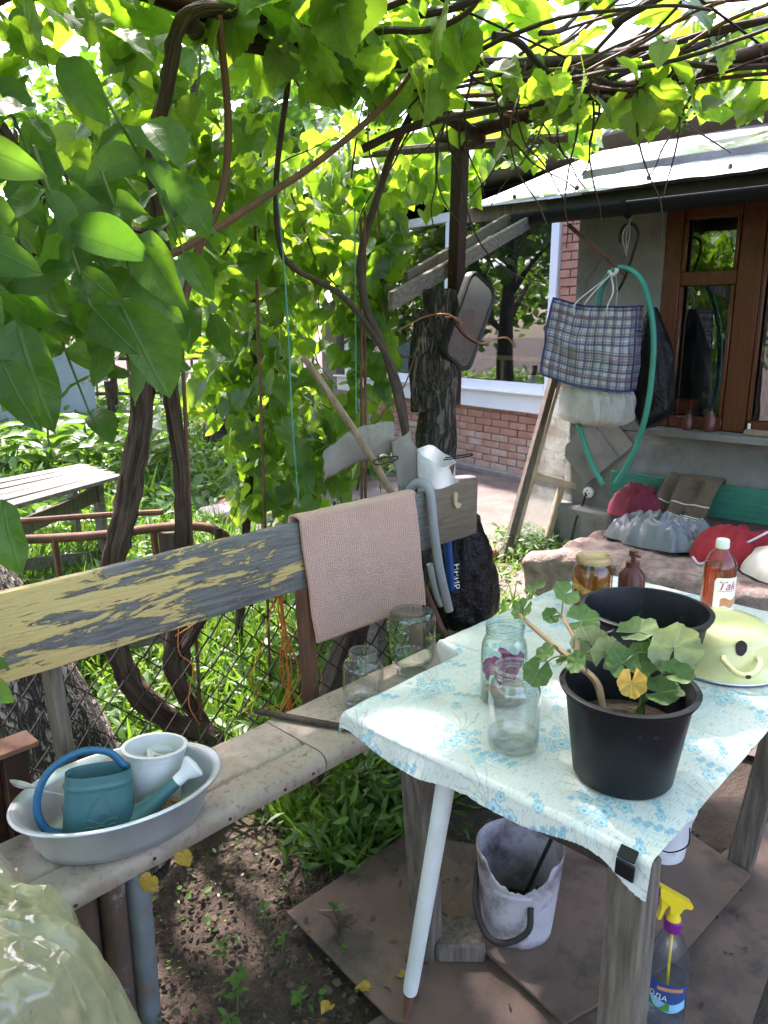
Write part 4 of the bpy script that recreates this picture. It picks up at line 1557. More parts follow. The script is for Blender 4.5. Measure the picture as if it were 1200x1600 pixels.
# ------------------------------------------------------------------ table and oilcloth
table = thing('garden_table', 'wooden garden table under the flowered oilcloth', 'table', (1.5, .7, 0))
mb = MB()
for k in range(5):
    y0 = .392 + k * .124
    mb = MB()
    mb.box((1.535, y0 + .06, .735), (1.13, .121, .022), None, .003)
    mb.build('top_plank', m_legwood, table)
for nm, p, q, w, d in (('leg', (.995, .412, .0), (.993, .415, .722), .062, .052), ('leg', (1.205, .995, .02), (1.11, .965, .722), .064, .050), ('leg', (2.03, .548, .03), (2.02, .47, .722), .062, .045), ('leg', (1.98, 1.0, .03), (1.96, .96, .722), .06, .05)):
    mb = MB()
    mb.bar(p, q, w, d, (1, 0, 0), .004)
    mb.v = [(x + .002 * nz(z * 20, y * 30), y + .002 * nz(z * 18, x * 40), z) for x, y, z in mb.v]
    mb.build(nm, m_legwood, table)
for p, q in (((1.0, .43, .69), (2.05, .43, .69)), ((1.0, .97, .69), (2.0, .97, .69)), ((1.02, .44, .69), (1.02, .96, .69))):
    mb = MB()
    mb.bar(p, q, .022, .06, (0, 0, 1))
    mb.build('apron', m_darkwood, table)

# --- the cloth, with its printed flowers as a colour attribute
CX0, CX1, CY0, CY1 = .955, 2.115, .372, 1.01
NU, NV = 840, 500
hang_f, hang_s = .062, .05


def cloth_pos(s, q):
    """s along the length (0 at front hem), q across (0 at the far side hem)"""
    rad = .014
    arc = rad * math.pi / 2
    y = CY0 + q * 1.0
    # front
    fall = s - (hang_f + .030 * math.exp(-((q + .0) / .06) ** 2))
    wv = .006 * nz(y * 5, 3) + .004 * nz(y * 13, 9)
    if fall < -arc:
        x = CX0 - .006 - (.012 + wv * 1.6) * min(1, (-fall - arc) / .06)
        z = .757 - rad - (-fall - arc)
    elif fall < 0:
        a = -fall / rad
        x = CX0 + rad - rad * math.sin(a) - .006
        z = .757 - rad + rad * math.cos(a)
    else:
        x = CX0 + rad + fall - .006
        z = .757
    # sides
    lim = CY1 + .085 * max(0, min(1, (x - 1.33) / .03))
    if y > lim:
        e = y - lim
        if e < arc:
            a = e / rad
            y = lim + rad * math.sin(a)
            z -= rad - rad * math.cos(a)
        else:
            y = lim + rad + .15 * (e - arc)
            z -= rad + (e - arc)
    w = .0030 * math.exp(-((y - .70 - .01 * nz(x * 5)) / .007) ** 2) + .0030 * math.exp(-((x - 1.36) / .007) ** 2) + .0025 * math.exp(-((x - 1.72) / .008) ** 2) + .0026 * nz(x * 7, y * 7, 1) + .0016 * nz(x * 21, y * 9, 4) + .0012 * abs(nz(x * 5 + y * 26, y * 6, 7))
    return x, y, z + w


qmax = (CY1 - CY0) + .145
smax = hang_f + (CX1 - CX0)
ss_ = np.linspace(0, smax, NU)
qq_ = np.linspace(0, qmax, NV)
cv = np.array([cloth_pos(s, q) for s in ss_ for q in qq_], dtype=np.float32)
rgba = np.zeros((NU, NV, 4), dtype=np.float32)
S, Q = np.meshgrid(ss_, qq_, indexing='ij')
BLUE = np.array([.09, .36, .50])
PALE = np.array([.30, .55, .62])
DARK = np.array([.10, .13, .13])


def put(mask, c, a, sl):
    sub = rgba[sl]
    sub[mask] = [*c, a]


def win_(cx, cy, r):
    i0, i1 = np.searchsorted(ss_, [cx - r, cx + r])
    j0, j1 = np.searchsorted(qq_, [cy - r, cy + r])
    return (slice(i0, i1), slice(j0, j1))


def flower(cx, cy, r, rot=0, outline=True):
    sl = win_(cx, cy, r * 1.3)
    dx, dy = S[sl] - cx, Q[sl] - cy
    d = np.hypot(dx, dy)
    th = np.arctan2(dy, dx) + rot
    e = r * (.62 + .38 * np.abs(np.cos(2.5 * th)))
    put(d < e, BLUE if r < .009 else PALE, .85, sl)
    if outline:
        put((d < e) & (d > e - max(.0028, r * .22)), BLUE, .95, sl)
    put(d < r * .25, BLUE * .6, .95, sl)


def stroke(pts, w0, w1, c, a):
    P = spline([(x, y, 0) for x, y in pts], 10)
    for k, p in enumerate(P):
        w = w0 + (w1 - w0) * k / (len(P) - 1)
        sl = win_(p.x, p.y, max(w, .004))
        put(np.hypot(S[sl] - p.x, Q[sl] - p.y) < max(w, .0016), c, a, sl)


def motif(cx, cy, rot, sc_=1.0):
    c, s_ = math.cos(rot), math.sin(rot)

    def T(x, y):
        return cx + (x * c - y * s_) * sc_, cy + (x * s_ + y * c) * sc_
    for k in range(3):
        stroke([T(.0, .0), T(-.035, .018 - .012 * k), T(-.08, .014 - .02 * k), T(-.115, .022 - .026 * k)], .0035, .001, PALE, .75)
    for k in range(3):
        stroke([T(.0, -.01), T(.012, -.045), T(.002 + .012 * k, -.075), T(.012 + .016 * k, -.10)], .0032, .001, PALE, .75)
    for k in range(5):
        p = T(.018 + .008 * k, -.04 - .014 * k)
        flower(*p, .0065 * sc_)
        flower(p[0] + .009, p[1] - .003, .0058 * sc_)
    for x, y, r in ((0, 0, .017), (.028, .012, .015), (.03, -.016, .013), (-.018, .022, .012), (.008, .032, .011), (-.024, -.008, .010), (.05, .006, .009), (.02, .045, .008), (-.004, .05, .006)):
        flower(*T(x, y), r * sc_, rot + x * 90)
    for k in range(4):
        a = .5 + k * .35
        stroke([T(.03, .02), T(.03 + .035 * math.cos(a), .02 + .035 * math.sin(a)), T(.03 + .065 * math.cos(a + .12), .02 + .065 * math.sin(a + .12))], .0012, .0012, DARK, .5)
    rs = random.Random(int(cx * 1000))
    for k in range(26):
        x, y = rs.gauss(0, .04), rs.gauss(.0, .04)
        p = T(x, y)
        sl = win_(*p, .004)
        put(np.hypot(S[sl] - p[0], Q[sl] - p[1]) < .0018, DARK if k % 2 else BLUE, .6, sl)


row = 0
y_ = -.05
while y_ < qmax + .1:
    x_ = -.02 + (row % 2) * .13
    while x_ < smax + .1:
        motif(x_, y_, R(-12 + 14 * math.sin(x_ * 7 + y_ * 11)), 1.15)
        flower(x_ + .11, y_ + .075, .012, .3)
        flower(x_ + .122, y_ + .083, .008, .9)
        flower(x_ - .06, y_ + .085, .010, .6)
        flower(x_ - .05, y_ + .092, .007, .6)
        flower(x_ + .09, y_ - .05, .009, .1)
        x_ += .26
    y_ += .155
    row += 1
me = bpy.data.meshes.new('tablecloth')
idx = np.arange(NU * NV).reshape(NU, NV)
quads = np.stack([idx[:-1, :-1], idx[1:, :-1], idx[1:, 1:], idx[:-1, 1:]], -1).reshape(-1, 4)
# irregular hem: drop the faces outside the cut edge of the cloth
sc0 = S[:-1, :-1].ravel()
qc0 = Q[:-1, :-1].ravel()
hem = 0.012 + .010 * np.sin(qc0 * 9 + 1) + .006 * np.sin(qc0 * 23)
keep = (sc0 > hem) & ~((sc0 < .36 + hang_f) & (qc0 > CY1 - CY0 + .058)) & (qc0 < qmax - .025 - .012 * np.sin(sc0 * 7))
quads = quads[keep]
me.from_pydata(cv.tolist(), [], quads.tolist())
me.polygons.foreach_set('use_smooth', [True] * len(me.polygons))
ca_ = me.color_attributes.new('print', 'FLOAT_COLOR', 'POINT')
ca_.data.foreach_set('color', rgba.reshape(-1))
uvl = me.uv_layers.new(name='UVMap')
li = np.zeros(len(me.loops), dtype=np.int32)
me.loops.foreach_get('vertex_index', li)
uvl.data.foreach_set('uv', np.stack([S.ravel(), Q.ravel()], -1).astype(np.float32)[li].ravel())
me.materials.append(m_cloth)
me.update()
tag(link('tablecloth', me), 'pale mint oilcloth with blue flower print on the table', 'tablecloth')

mb = MB()
mb.box((.937, .405, .733), (.005, .030, .032), Matrix.Rotation(R(6), 3, 'X') @ Matrix.Rotation(R(-8), 3, 'Y'), .002)
mb.bar((.950, .405, .763), (.936, .405, .750), .028, .003)
tag(mb.build('cloth_clip', m_black), 'black clip holding the oilcloth at the table corner', 'clip')

# ------------------------------------------------------------------ buckets on the table
TZ = .760


def bucket(label, loc, rb, rt, h, ear=None):
    o = thing('black_bucket', label, 'bucket', loc, group='black plastic buckets')
    MB().lathe([(0, 0), (rb * .96, 0), (rb, .005), (rb + (rt - rb) * .9, h * .9), (rt - .002, h * .915), (rt + .004, h * .925), (rt + .004, h * .955), (rt + .008, h * .965), (rt + .009, h * .99), (rt + .005, h), (rt - .001, h * .998), (rt - .003, h * .97), (rb - .003, .006), (0, .006)], 64).build('body', m_black, o, world=False, smooth=45)
    for a in (ear if ear is not None else []):
        mb = MB()
        d = V(math.cos(a), math.sin(a), 0)
        tn = V(-d.y, d.x, 0)
        base = d * (rt + .004) + Z3 * (h * .93)
        mb.tube(spline([base - tn * .022, base - tn * .02 + d * .014 - Z3 * .004, base + d * .022 - Z3 * .012, base + tn * .02 + d * .014 - Z3 * .004, base + tn * .022], 5), .0045, 8)
        mb.tube(spline([base - tn * .016 - Z3 * .016, base + d * .020 - Z3 * .028, base + tn * .016 - Z3 * .016], 5), .004, 8)
        mb.build('lug', m_black, o, world=False)
    return o


bucket('black bucket with the geranium cuttings at the front of the table', (1.128, .507, TZ), .083, .105, .165, ear=[R(-8)])
bucket('wide empty black bucket behind the geranium bucket', (1.475, .640, TZ), .098, .126, .172, ear=[R(170)])
mb = MB()
mb.lathe([(0, .145), (.05, .142), (.088, .137)], 30, (1.128, .507, TZ - .045))
tag(mb.build('potting_soil', m_soil), 'dark soil in the geranium bucket', 'soil', kind='stuff')

# yellow bowl upside down
yb = thing('enamel_bowl', 'pale yellow enamel bowl upside down with a chipped black spot', 'bowl', (1.705, .555, TZ))
MB().lathe([(.128, .0), (.129, .004), (.122, .010), (.116, .016), (.112, .03), (.105, .072), (.099, .088), (.086, .099), (.06, .104), (.02, .105), (0, .105)], 64).build('body', m_yellowbowl, yb, world=False, smooth=60)
mb = MB()
aa = math.atan2(-.555 + .07, -1.705) + R(24)


def bowlpt(a, z, d=.0):
    r = .113 - (z - .03) / .055 * .008
    return V((r + d) * math.cos(a), (r + d) * math.sin(a), z)


mb.tube(spline([bowlpt(aa - .33, .055, -.002), bowlpt(aa - .30, .050, .014), bowlpt(aa - .15, .036, .026), bowlpt(aa, .031, .029), bowlpt(aa + .15, .036, .026), bowlpt(aa + .30, .050, .014), bowlpt(aa + .33, .055, -.002)], 6), .0062, 10)
hd_ = mb.build('handle', m_yellowbowl, yb, world=False)
mb = MB()
mb.add([bowlpt(aa - .02 + .115 * math.cos(k / 20 * 6.283) * (1 + .1 * math.sin(k)), .078 + .017 * math.sin(k / 20 * 6.283), .0012) for k in range(20)], [tuple(range(20))])
mb.build('chipped_spot', m_chip, yb, world=False, smooth=0)
mb = MB()
mb.add([bowlpt(aa + .01 + .045 * math.cos(k / 8 * 6.283), .0315 + .0045 * math.sin(k / 8 * 6.283), .0362) for k in range(8)], [tuple(range(8))])
mb.build('chipped_spot', m_chip, yb, world=False, smooth=0)
mb = MB()
mb.tube([(.1285 * math.cos(a), .1285 * math.sin(a), .003) for a in np.linspace(0, 6.2832, 65)[:-1]], .003, 6, closed=True)
mb.build('worn_rim', m_alu, yb, world=False)

# jar of mushrooms
mj = thing('mushroom_jar', 'closed jar of pickled mushrooms with tan metal lid', 'jar', (1.79, .93, TZ))
MB().lathe([(0, .004), (.04, 0), (.05, .006), (.052, .02), (.052, .105), (.048, .122), (.041, .132), (.041, .148)], 40).build('glass', thin('mushroom_jar_glass', (.95, .86, .68), (.6, .4, .2), 1.6, .02), mj, world=False)
mb = MB()
mb.lathe([(0, .006), (.044, .008), (.046, .02), (.046, .108), (.040, .124), (0, .126)], 30)
mb.build('brine', m_brine, mj, world=False)
for k in range(46):
    a = k * 2.4
    z = .016 + .104 * ((k * .618) % 1)
    rr2 = .0445 if z < .108 else .039
    mb = MB()
    s = random.uniform(.010, .0165)
    rot = V(math.cos(a), math.sin(a), random.uniform(-.25, .25)).to_track_quat('Z', 'Y').to_matrix()
    mb.lathe([(s * .3, -s * .4), (s * .75, -s * .25), (s, .0), (s * .85, s * .32), (s * .45, s * .48), (0, s * .52)], 12, (rr2 * math.cos(a), rr2 * math.sin(a), z), rot=rot, sx=1, sy=.85)
    mb.build('mushroom', m_mushroom, mj, world=False, smooth=180)
MB().lathe([(.0425, .139), (.046, .139), (.047, .143), (.0455, .153), (.043, .156), (.039, .1545), (.034, .152), (.0, .152)], 40).build('lid', m_lid, mj, world=False)

# pump dispenser
dp = thing('pump_dispenser', 'brown pump bottle behind the wide black bucket', 'bottle', (1.93, .885, TZ))
MB().lathe([(0, 0), (.034, 0), (.036, .01), (.036, .08), (.02, .10), (.017, .105)], 28).build('body', m_dispenser, dp, world=False)
MB().lathe([(.019, .098), (.019, .118), (.008, .121), (.0065, .122), (.0065, .135), (0, .135)], 20).build('collar', m_dispenser, dp, world=False)
mb = MB()
mb.lathe([(0, .15), (.012, .149), (.013, .14), (.012, .133), (0, .133)], 18)
mb.bar((0, 0, .1435), (-.02, -.028, .140), .012, .008)
mb.build('pump_head', m_dispenser, dp, world=False)

# bottle of red drink with label
bt = thing('drink_bottle', 'plastic bottle of red drink with white cap and printed label', 'bottle', (1.965, .665, TZ))
BR = .045
MB().lathe([(0, .004), (BR * .7, 0), (BR * .95, .006), (BR, .02), (BR, .155), (BR * .96, .17), (BR * .72, .195), (.017, .213), (.0145, .222), (.0145, .235)], 44).build('shell', m_petclear, bt, world=False)
MB().lathe([(0, .007), (BR * .9, .009), (BR * .965, .022), (BR * .965, .154), (BR * .93, .165), (0, .165)], 40).build('drink', m_syrup, bt, world=False)
MB().lathe([(.0175, .215), (.0185, .217), (.0185, .236), (.0165, .241), (0, .242)], 26).build('cap', m_cap, bt, world=False)
bt.matrix_basis = bt.matrix_basis @ Matrix.Scale(.90, 4)
la = math.atan2(-.665, -1.965) + R(38)


def lab(x, z, d=.0008):
    a = la + x / BR
    return V((BR + d) * math.cos(a), (BR + d) * math.sin(a), z)


mb = MB()
mb.sheet(lambda u, v: lab(-.04 + .08 * u, .018 + .12 * v - (.012 * (1 - math.sqrt(max(0, 1 - ((.12 - u) / .12) ** 2))) * v if u < .12 else 0)), 24, 8)
lb_ = mb.build('label', m_label, bt, world=False)
text_mesh('Tak', .036, lambda x, y: lab(x - .006, .103 + y, .0018), .25).build('lettering', m_labelpink, lb_, world=False, smooth=0)
mb = MB()
mb.sheet(lambda u, v: lab(-.03 + .05 * u, .0985 + .0012 * v, .0018), 8, 2)
mb.build('underline', m_labelpink, lb_, world=False)
mb = MB()
mb.sheet(lambda u, v: lab(-.022 + .06 * u, .052 + .024 * v + .004 * math.sin(u * 9), .0017), 12, 3)
mb.build('cake_print', m_labelcake, lb_, world=False)
mb = MB()
mb.sheet(lambda u, v: lab(-.0395 + .079 * u, .0185 + .016 * v, .0017), 12, 2)
mb.build('yellow_band', m_labelyel, lb_, world=False)

# ------------------------------------------------------------------ geranium
ger = thing('geranium_plant', 'geranium with long woody stem in the front black bucket', 'plant', (1.128, .505, TZ + .1))


def geran_leaf():
    n, rings = 46, 4
    vs, uv = [(0, 0, 0)], [(0, .5)]
    fs = []
    for k in range(1, rings + 1):
        for j in range(n):
            a = -math.pi / 2 + .20 + (2 * math.pi - .40) * j / (n - 1)
            r = k / rings * (.5 + .022 * math.cos(a * 7) + .012 * math.cos(a * 21) * (k == rings) + .02 * nz(a * 2))
            x, y = r * math.cos(a), r * math.sin(a)
            vs.append((x, y, .20 * r * r * 2 + .032 * math.sin(a * 7) * (k / rings) ** 2 + .03 * nz(x * 6, y * 6)))
            uv.append((x * .6, y * .6 + .5))
    for j in range(n - 1):
        fs.append((0, 1 + j, 2 + j))
        for k in range(rings - 1):
            b, c = 1 + k * n, 1 + (k + 1) * n
            fs.append((b + j, c + j, c + j + 1, b + j + 1))
    return vs, fs, uv


gv, gf, guv = geran_leaf()


def mk_leaf_mesh(name, vs, fs, uv, mat):
    mb = MB()
    mb.add(vs, fs, 0, uv)
    me = bpy.data.meshes.new(name)
    me.from_pydata(mb.v, [], mb.f)
    u = me.uv_layers.new(name='UVMap')
    li = np.zeros(len(me.loops), dtype=np.int32)
    me.loops.foreach_get('vertex_index', li)
    u.data.foreach_set('uv', np.array(uv, dtype=np.float32)[li].ravel())
    me.polygons.foreach_set('use_smooth', [True] * len(me.polygons))
    me.materials.append(mat)
    return me


ger_me = {k: mk_leaf_mesh('leaf', gv, gf, guv, m) for k, m in (('g', m_geran), ('p', m_geranpale), ('y', m_yellowleaf))}


def basis(nrm, tip):
    n = Vector(nrm).normalized()
    t_ = Vector(tip)
    t_ = (t_ - n * t_.dot(n))
    t_ = t_.normalized() if t_.length > 1e-4 else n.orthogonal().normalized()
    x = t_.cross(n)
    return Matrix((x, t_, n)).transposed()


def place(me, name, parent, pos, nrm, tip, size):
    o = bpy.data.objects.new(name, me)
    col.objects.link(o)
    o.parent = parent
    o.matrix_parent_inverse = parent.matrix_basis.inverted()
    o.matrix_basis = Matrix.Translation(Vector(pos)) @ basis(nrm, tip).to_4x4() @ Matrix.Scale(size, 4)
    return o


toc = V(-.72, -.60, .35)       # roughly towards where the photographer stands
GC = V(1.128, .505, TZ)
stem_main = spline([GC + V(-.018, .033, .10), V(1.117, .560, .913), V(1.116, .600, .936), V(1.116, .653, .961), V(1.118, .704, .984), V(1.125, .725, .992)], 6)
mb = MB()
mb.tube(stem_main, lerpr([.0072, .0062, .0058, .005, .004, .003], len(stem_main)), 9, rough=.15)
mb.build('woody_stem', m_stempink, ger)
s2 = spline([V(1.116, .604, .938), V(1.126, .605, .965), V(1.144, .632, .984), V(1.162, .660, .994)], 5)
mb = MB()
mb.tube(s2, lerpr([.0055, .0048, .0035], len(s2)), 8)
mb.build('side_stem', m_stempink, ger)
s3 = spline([GC + V(.03, -.01, .09), V(1.16, .495, .92), V(1.17, .49, .955), V(1.175, .49, .975)], 5)
mb = MB()
mb.tube(s3, lerpr([.006, .005, .004], len(s3)), 8)
mb.build('side_stem', m_stemgreen, ger)
LE = [  # position, normal, tip, size, kind, stalk root
    ((1.208, .681, 1.02), (-.2, -.5, .75), (-.5, .5, -.6), .080, 'g', s2[-1]),
    ((1.133, .723, .998), (-.7, .2, .6), (-.3, .3, -.8), .085, 'g', stem_main[-1]),
    ((1.197, .738, 1.019), (-.2, .3, .9), (.3, .7, .3), .075, 'g', stem_main[-2]),
    ((1.166, .684, .987), (-.5, -.4, .7), (-.5, .5, -.3), .060, 'g', s2[-3]),
    ((1.170, .622, .994), (-.4, -.5, .8), (.4, -.5, .2), .095, 'g', s2[4]),
    ((1.066, .631, .961), (-.6, .3, .7), (-.4, .2, -.8), .075, 'g', stem_main[16]),
    ((1.051, .636, .931), (-.85, -.35, .3), (-.2, .3, -.9), .095, 'g', stem_main[14]),
    ((1.112, .619, .940), (-.4, .5, .7), (-.2, .3, -.8), .060, 'g', stem_main[12]),
    ((1.084, .580, .955), (-.7, .3, .5), (-.3, .2, -.9), .070, 'g', stem_main[9]),
    ((1.146, .594, .969), (-.70, -.55, .1), (-.2, .4, .8), .095, 'p', s2[2]),
    ((1.138, .556, .963), (-.65, -.60, .2), (.3, -.3, .8), .085, 'p', s2[0]),
    ((1.181, .523, .997), (-.3, .1, .95), (.5, -.5, .4), .095, 'g', s3[-1]),
    ((1.127, .521, .958), (-.6, -.5, .6), (-.2, .4, .8), .080, 'g', s3[-3]),
    ((1.159, .503, .961), (-.6, -.6, .5), (.3, -.4, .8), .080, 'g', s3[-4]),
    ((1.181, .459, .987), (-.75, -.62, .10), (.15, -.1, .95), .115, 'p', s3[-5]),
    ((1.158, .442, .955), (-.2, -.3, .9), (.6, -.5, .3), .085, 'g', s3[4]),
    ((1.087, .485, .949), (-.7, -.6, .4), (0, .1, -.9), .078, 'y', s3[5]),
    ((1.152, .465, .916), (-.3, -.3, .9), (.5, -.6, .2), .075, 'g', GC + V(.02, .0, .1)),
    ((1.201, .466, .905), (-.2, -.3, .9), (.6, -.6, .0), .090, 'g', GC + V(.02, .0, .1)),
]
for p, n_, tp, s, k, root in LE:
    place(ger_me[k], 'leaf', ger, p, n_, tp, s * random.uniform(.52, .80))
    p, root = Vector(p), Vector(root)
    mid = (p + root) / 2 + V(0, 0, .012)
    mb = MB()
    mb.tube(spline([root, mid, p], 4), .0016, 5)
    mb.build('leaf_stalk', m_stemgreen, ger)

# ------------------------------------------------------------------ under the table
bz = .059
bk = thing('broken_bucket', 'grubby lilac white bucket with a broken rim under the table', 'bucket', (1.395, .868, bz))


def brokenb(u, v):
    a = 2 * math.pi * u
    h = .225
    cut = 0
    d = (a - R(212) + math.pi) % (2 * math.pi) - math.pi
    if abs(d) < .78:
        cut = .062 * (1 - abs(d) / .78) ** .35 + .012 * nz(a * 9)
    cut += .004 * nz(a * 14, 3)
    z = v * (h - cut)
    r = .084 + .021 * z / h
    return (r * math.cos(a), r * math.sin(a), z)


mb = MB()
mb.sheet(brokenb, 88, 16, closed_u=True)
mb.lathe([(0, .003), (.084, .001)], 88)
bodyb = mb.build('body', m_dirtywhite, bk, world=False, smooth=60, solid=.003)
mb = MB()
a0 = R(205)
mb.tube([( (.0975 + .002) * math.cos(a0 + t_), (.0975 + .002) * math.sin(a0 + t_), .152) for t_ in np.linspace(-.45, .45, 16)], .006, 6)
mb.build('rim_band', m_dirtywhite, bodyb, world=False)
mb = MB()
e1, e2 = V(.1 * math.cos(R(120)), .1 * math.sin(R(120)), .16), V(.1 * math.cos(R(230)), .1 * math.sin(R(230)), .13)
mb.tube(spline([e1, V(-.10, .055, .09), V(-.125, .0, .045), V(-.115, -.05, .05), V(-.085, -.085, .085), e2], 6), .0075, 10)
mb.build('handle', m_chip, bk, world=False)
mb = MB()
mb.lathe([(0, .04), (.05, .05), (.083, .03)], 24, wob=.1)
mb.build('dirt', m_soil, bk, world=False)
mb = MB()
mb.tube([(.02, .0, .05), (.05, -.055, .24)], .005, 6)
mb.bar((-.02, -.02, .07), (.04, -.05, .10), .04, .004)
mb.build('trowel', m_wire, bk, world=False)

wb = tub('white_bucket', 'small white bucket behind the front table leg on the raised board', (1.905, .72, bz), .06, .075, .15, m_white)
mb = MB()
mb.tube(spline([(-.02, -.076, .125), (-.05, -.085, .09), (-.085, -.05, .07), (-.088, .0, .08), (-.07, .04, .12)], 5), .002, 5)
mb.build('handle', m_wire, wb, world=False)

wp = thing('white_pipe', 'white enamelled pipe leaning against the table with a rusty tip', 'pipe', (1.02, .925, 0))
pa, pb = V(1.03, .915, .0), V(.985, .775, .70)
d_ = pb - pa
mb = MB()
mb.tube([pa + d_ * .16, pa + d_ * .19, pb], [.0155, .0165, .0185], 16)
mb.build('tube', m_white_pipe, wp)
mb = MB()
mb.tube([pa, pa + d_ * .08, pa + d_ * .165], [.004, .009, .0125], 12)
mb.build('tip', m_rust, wp)

sb = thing('spray_bottle', 'blue clear spray bottle with yellow trigger standing by the front table leg', 'spray bottle', (1.415, .497, .027))
MB().lathe([(0, .006), (.02, .002), (.034, .0), (.041, .006), (.0425, .02), (.0425, .05), (.0415, .055), (.0425, .06), (.0425, .135), (.041, .16), (.036, .185), (.024, .215), (.016, .232), (.0145, .24)], 40).build('body', m_pet, sb, world=False)
MB().lathe([(.0165, .232), (.0185, .234), (.019, .256), (.016, .259)], 26).build('collar', m_purple, sb, world=False)
mb = MB()
mb.tube([(0, 0, .24), (.002, 0, .12), (.006, 0, .015)], .0032, 8)
mb.build('dip_tube', m_yellow, sb, world=False)
va_ = R(136)
ex = V(math.cos(va_), math.sin(va_), 0)
ey = V(-ex.y, ex.x, 0)
mb = MB()
mb.lathe([(.0155, .257), (.015, .262), (.012, .268), (.011, .283)], 20)
mb.prism([(-.032, .286), (-.036, .292), (-.034, .298), (.035, .343), (.038, .342), (.036, .318), (.013, .296), (.012, .278), (-.011, .278), (-.014, .287), (-.022, .29)], -ey * .010, ex, Z3, ey, .020)
hd2 = mb.build('trigger_head', m_yellow, sb, world=False)
mb = MB()
mb.prism([(.013, .298), (.027, .315), (.032, .312), (.03, .29), (.036, .262), (.030, .262), (.022, .286)], -ey * .006, ex, Z3, ey, .012)
mb.build('trigger', m_yellow, hd2, world=False)
mb = MB()
mb.prism([(.037, .322), (.042, .322), (.042, .338), (.037, .338)], -ey * .008, ex, Z3, ey, .016)
mb.build('nozzle', m_purple, hd2, world=False)
lc = math.atan2(-.497, -1.415) - R(8)


def lab2(x, z, d=.0008):
    a = lc + x / .0425
    return V((.0425 + d) * math.cos(a), (.0425 + d) * math.sin(a), z)


mb = MB()
mb.sheet(lambda u, v: lab2(-.055 + .11 * u, .062 + .055 * v + .012 * math.sin(u * 3.1) * v), 30, 4)
lb2 = mb.build('label', m_labelblue, sb, world=False)
mb = MB()
mb.sheet(lambda u, v: lab2(-.05 + .10 * u, .0625 + .022 * v + .004 * math.sin(u * 7), .0016), 24, 3)
mb.build('sky_print', m_labelsky, lb2, world=False)
mb = MB()
mb.sheet(lambda u, v: lab2(-.045 + .06 * u, .0622 + .010 * v * (1.2 + math.sin(u * 8)), .0022), 20, 2)
mb.build('green_print', m_labelgrn, lb2, world=False)
mb = MB()
mb.sheet(lambda u, v: lab2(-.012 + .055 * u, .108 + .009 * v + .004 * math.sin(u * 3), .0016), 14, 2)
mb.build('banner_print', m_labelcake, lb2, world=False)
text_mesh('ВОДА', .017, lambda x, y: lab2(x - .015, .0875 + y, .0022), .1).build('lettering', m_letter, lb2, world=False, smooth=0)

# ------------------------------------------------------------------ plastic film, bottom left
mb = MB()


def filmf(u, v):
    a = 2 * math.pi * u
    cx, cy = math.cos(a), math.sin(a)
    k = .05 * nz(cx * 1.5, cy * 1.5, v * 1.2) + .075 * (.45 - abs(nz(cx * 2.4, cy * 2.4, v * 1.3 + 4))) + .022 * (.4 - abs(nz(cx * 6, cy * 6, v * 2.5 + 9))) + .004 * nz(cx * 15, cy * 15, v * 9)
    r = .27 * math.sin(min(1.0, v * 1.1) * math.pi / 2) ** .8 + k * min(1, v * 4)
    z = .64 - .10 * v - .54 * max(0, v - .30) ** 1.5 / .586 + .03 * nz(cx * v * 5, cy * v * 5, 3) + .02 * (.4 - abs(nz(cx * v * 9, cy * v * 9, 6)))
    return (.235 + r * .95 * cx, 1.12 + r * 1.1 * cy, max(z, .01))


mb.sheet(filmf, 150, 70, closed_u=True)
tag(mb.build('plastic_film', m_film, smooth=28), 'crumpled yellowish plastic film heaped at the near end of the bench', 'plastic film')
# what the film is thrown over
mb = MB()
mb.box((.22, 1.10, .23), (.20, .24, .44), Matrix.Rotation(R(8), 3, 'Z'), .02)
tag(mb.build('wooden_crate', m_greywood), 'pale crate hidden under the crumpled plastic film', 'crate')
rs_ = thing('steel_stand', 'rusty brown steel stand behind the basin', 'stand', (.50, 1.60, 0))
mb = MB()
mb.box((.50, 1.585, .636), (.12, .07, .012), None, .002)
mb.build('top_plate', m_rust, rs_)
mb = MB()
mb.bar((.515, 1.59, .0), (.515, 1.59, .629), .045, .05)
mb.bar((.465, 1.60, .0), (.465, 1.60, .629), .012, .05)
mb.build('column', m_brownpaint, rs_)

# ------------------------------------------------------------------ things hanging below the gutter
hx = 4.10
hook = thing('hanging_hook', 'black iron hook hanging from the gutter bracket', 'hook', (hx, 2.03, 2.05))
mb = MB()
mb.tube(spline([(hx, 2.10, 1.96), (hx, 2.105, 2.0), (hx, 2.085, 2.045), (hx, 2.045, 2.055), (hx, 2.01, 2.03), (hx, 2.0, 1.98), (hx, 2.02, 1.90), (hx, 2.05, 1.80), (hx, 2.075, 1.74), (hx, 2.10, 1.70)], 6), .008, 8)
mb.build('rod', m_wire, hook)
mb = MB()
for k in range(3):
    mb.tube(spline([(hx - .01, 2.05 - .01 * k, 2.09), (hx - .015, 2.04 + .02 * k, 2.0), (hx - .01, 2.05, 1.93 - .02 * k)], 4), .0012, 4)
mb.build('loose_string', m_strap, hook)

bag = thing('checked_bag', 'blue checked woven shopping bag hanging under the gutter', 'bag', (hx - .02, 2.20, 1.2), rot=(0, 0, R(0)))
BW, BHt, BD = .49, .44, .20
bagM = Matrix.Translation((4.02, 2.185, 1.43)) @ Matrix.Rotation(R(13), 4, 'Z') @ Matrix.Rotation(R(4), 4, 'X')


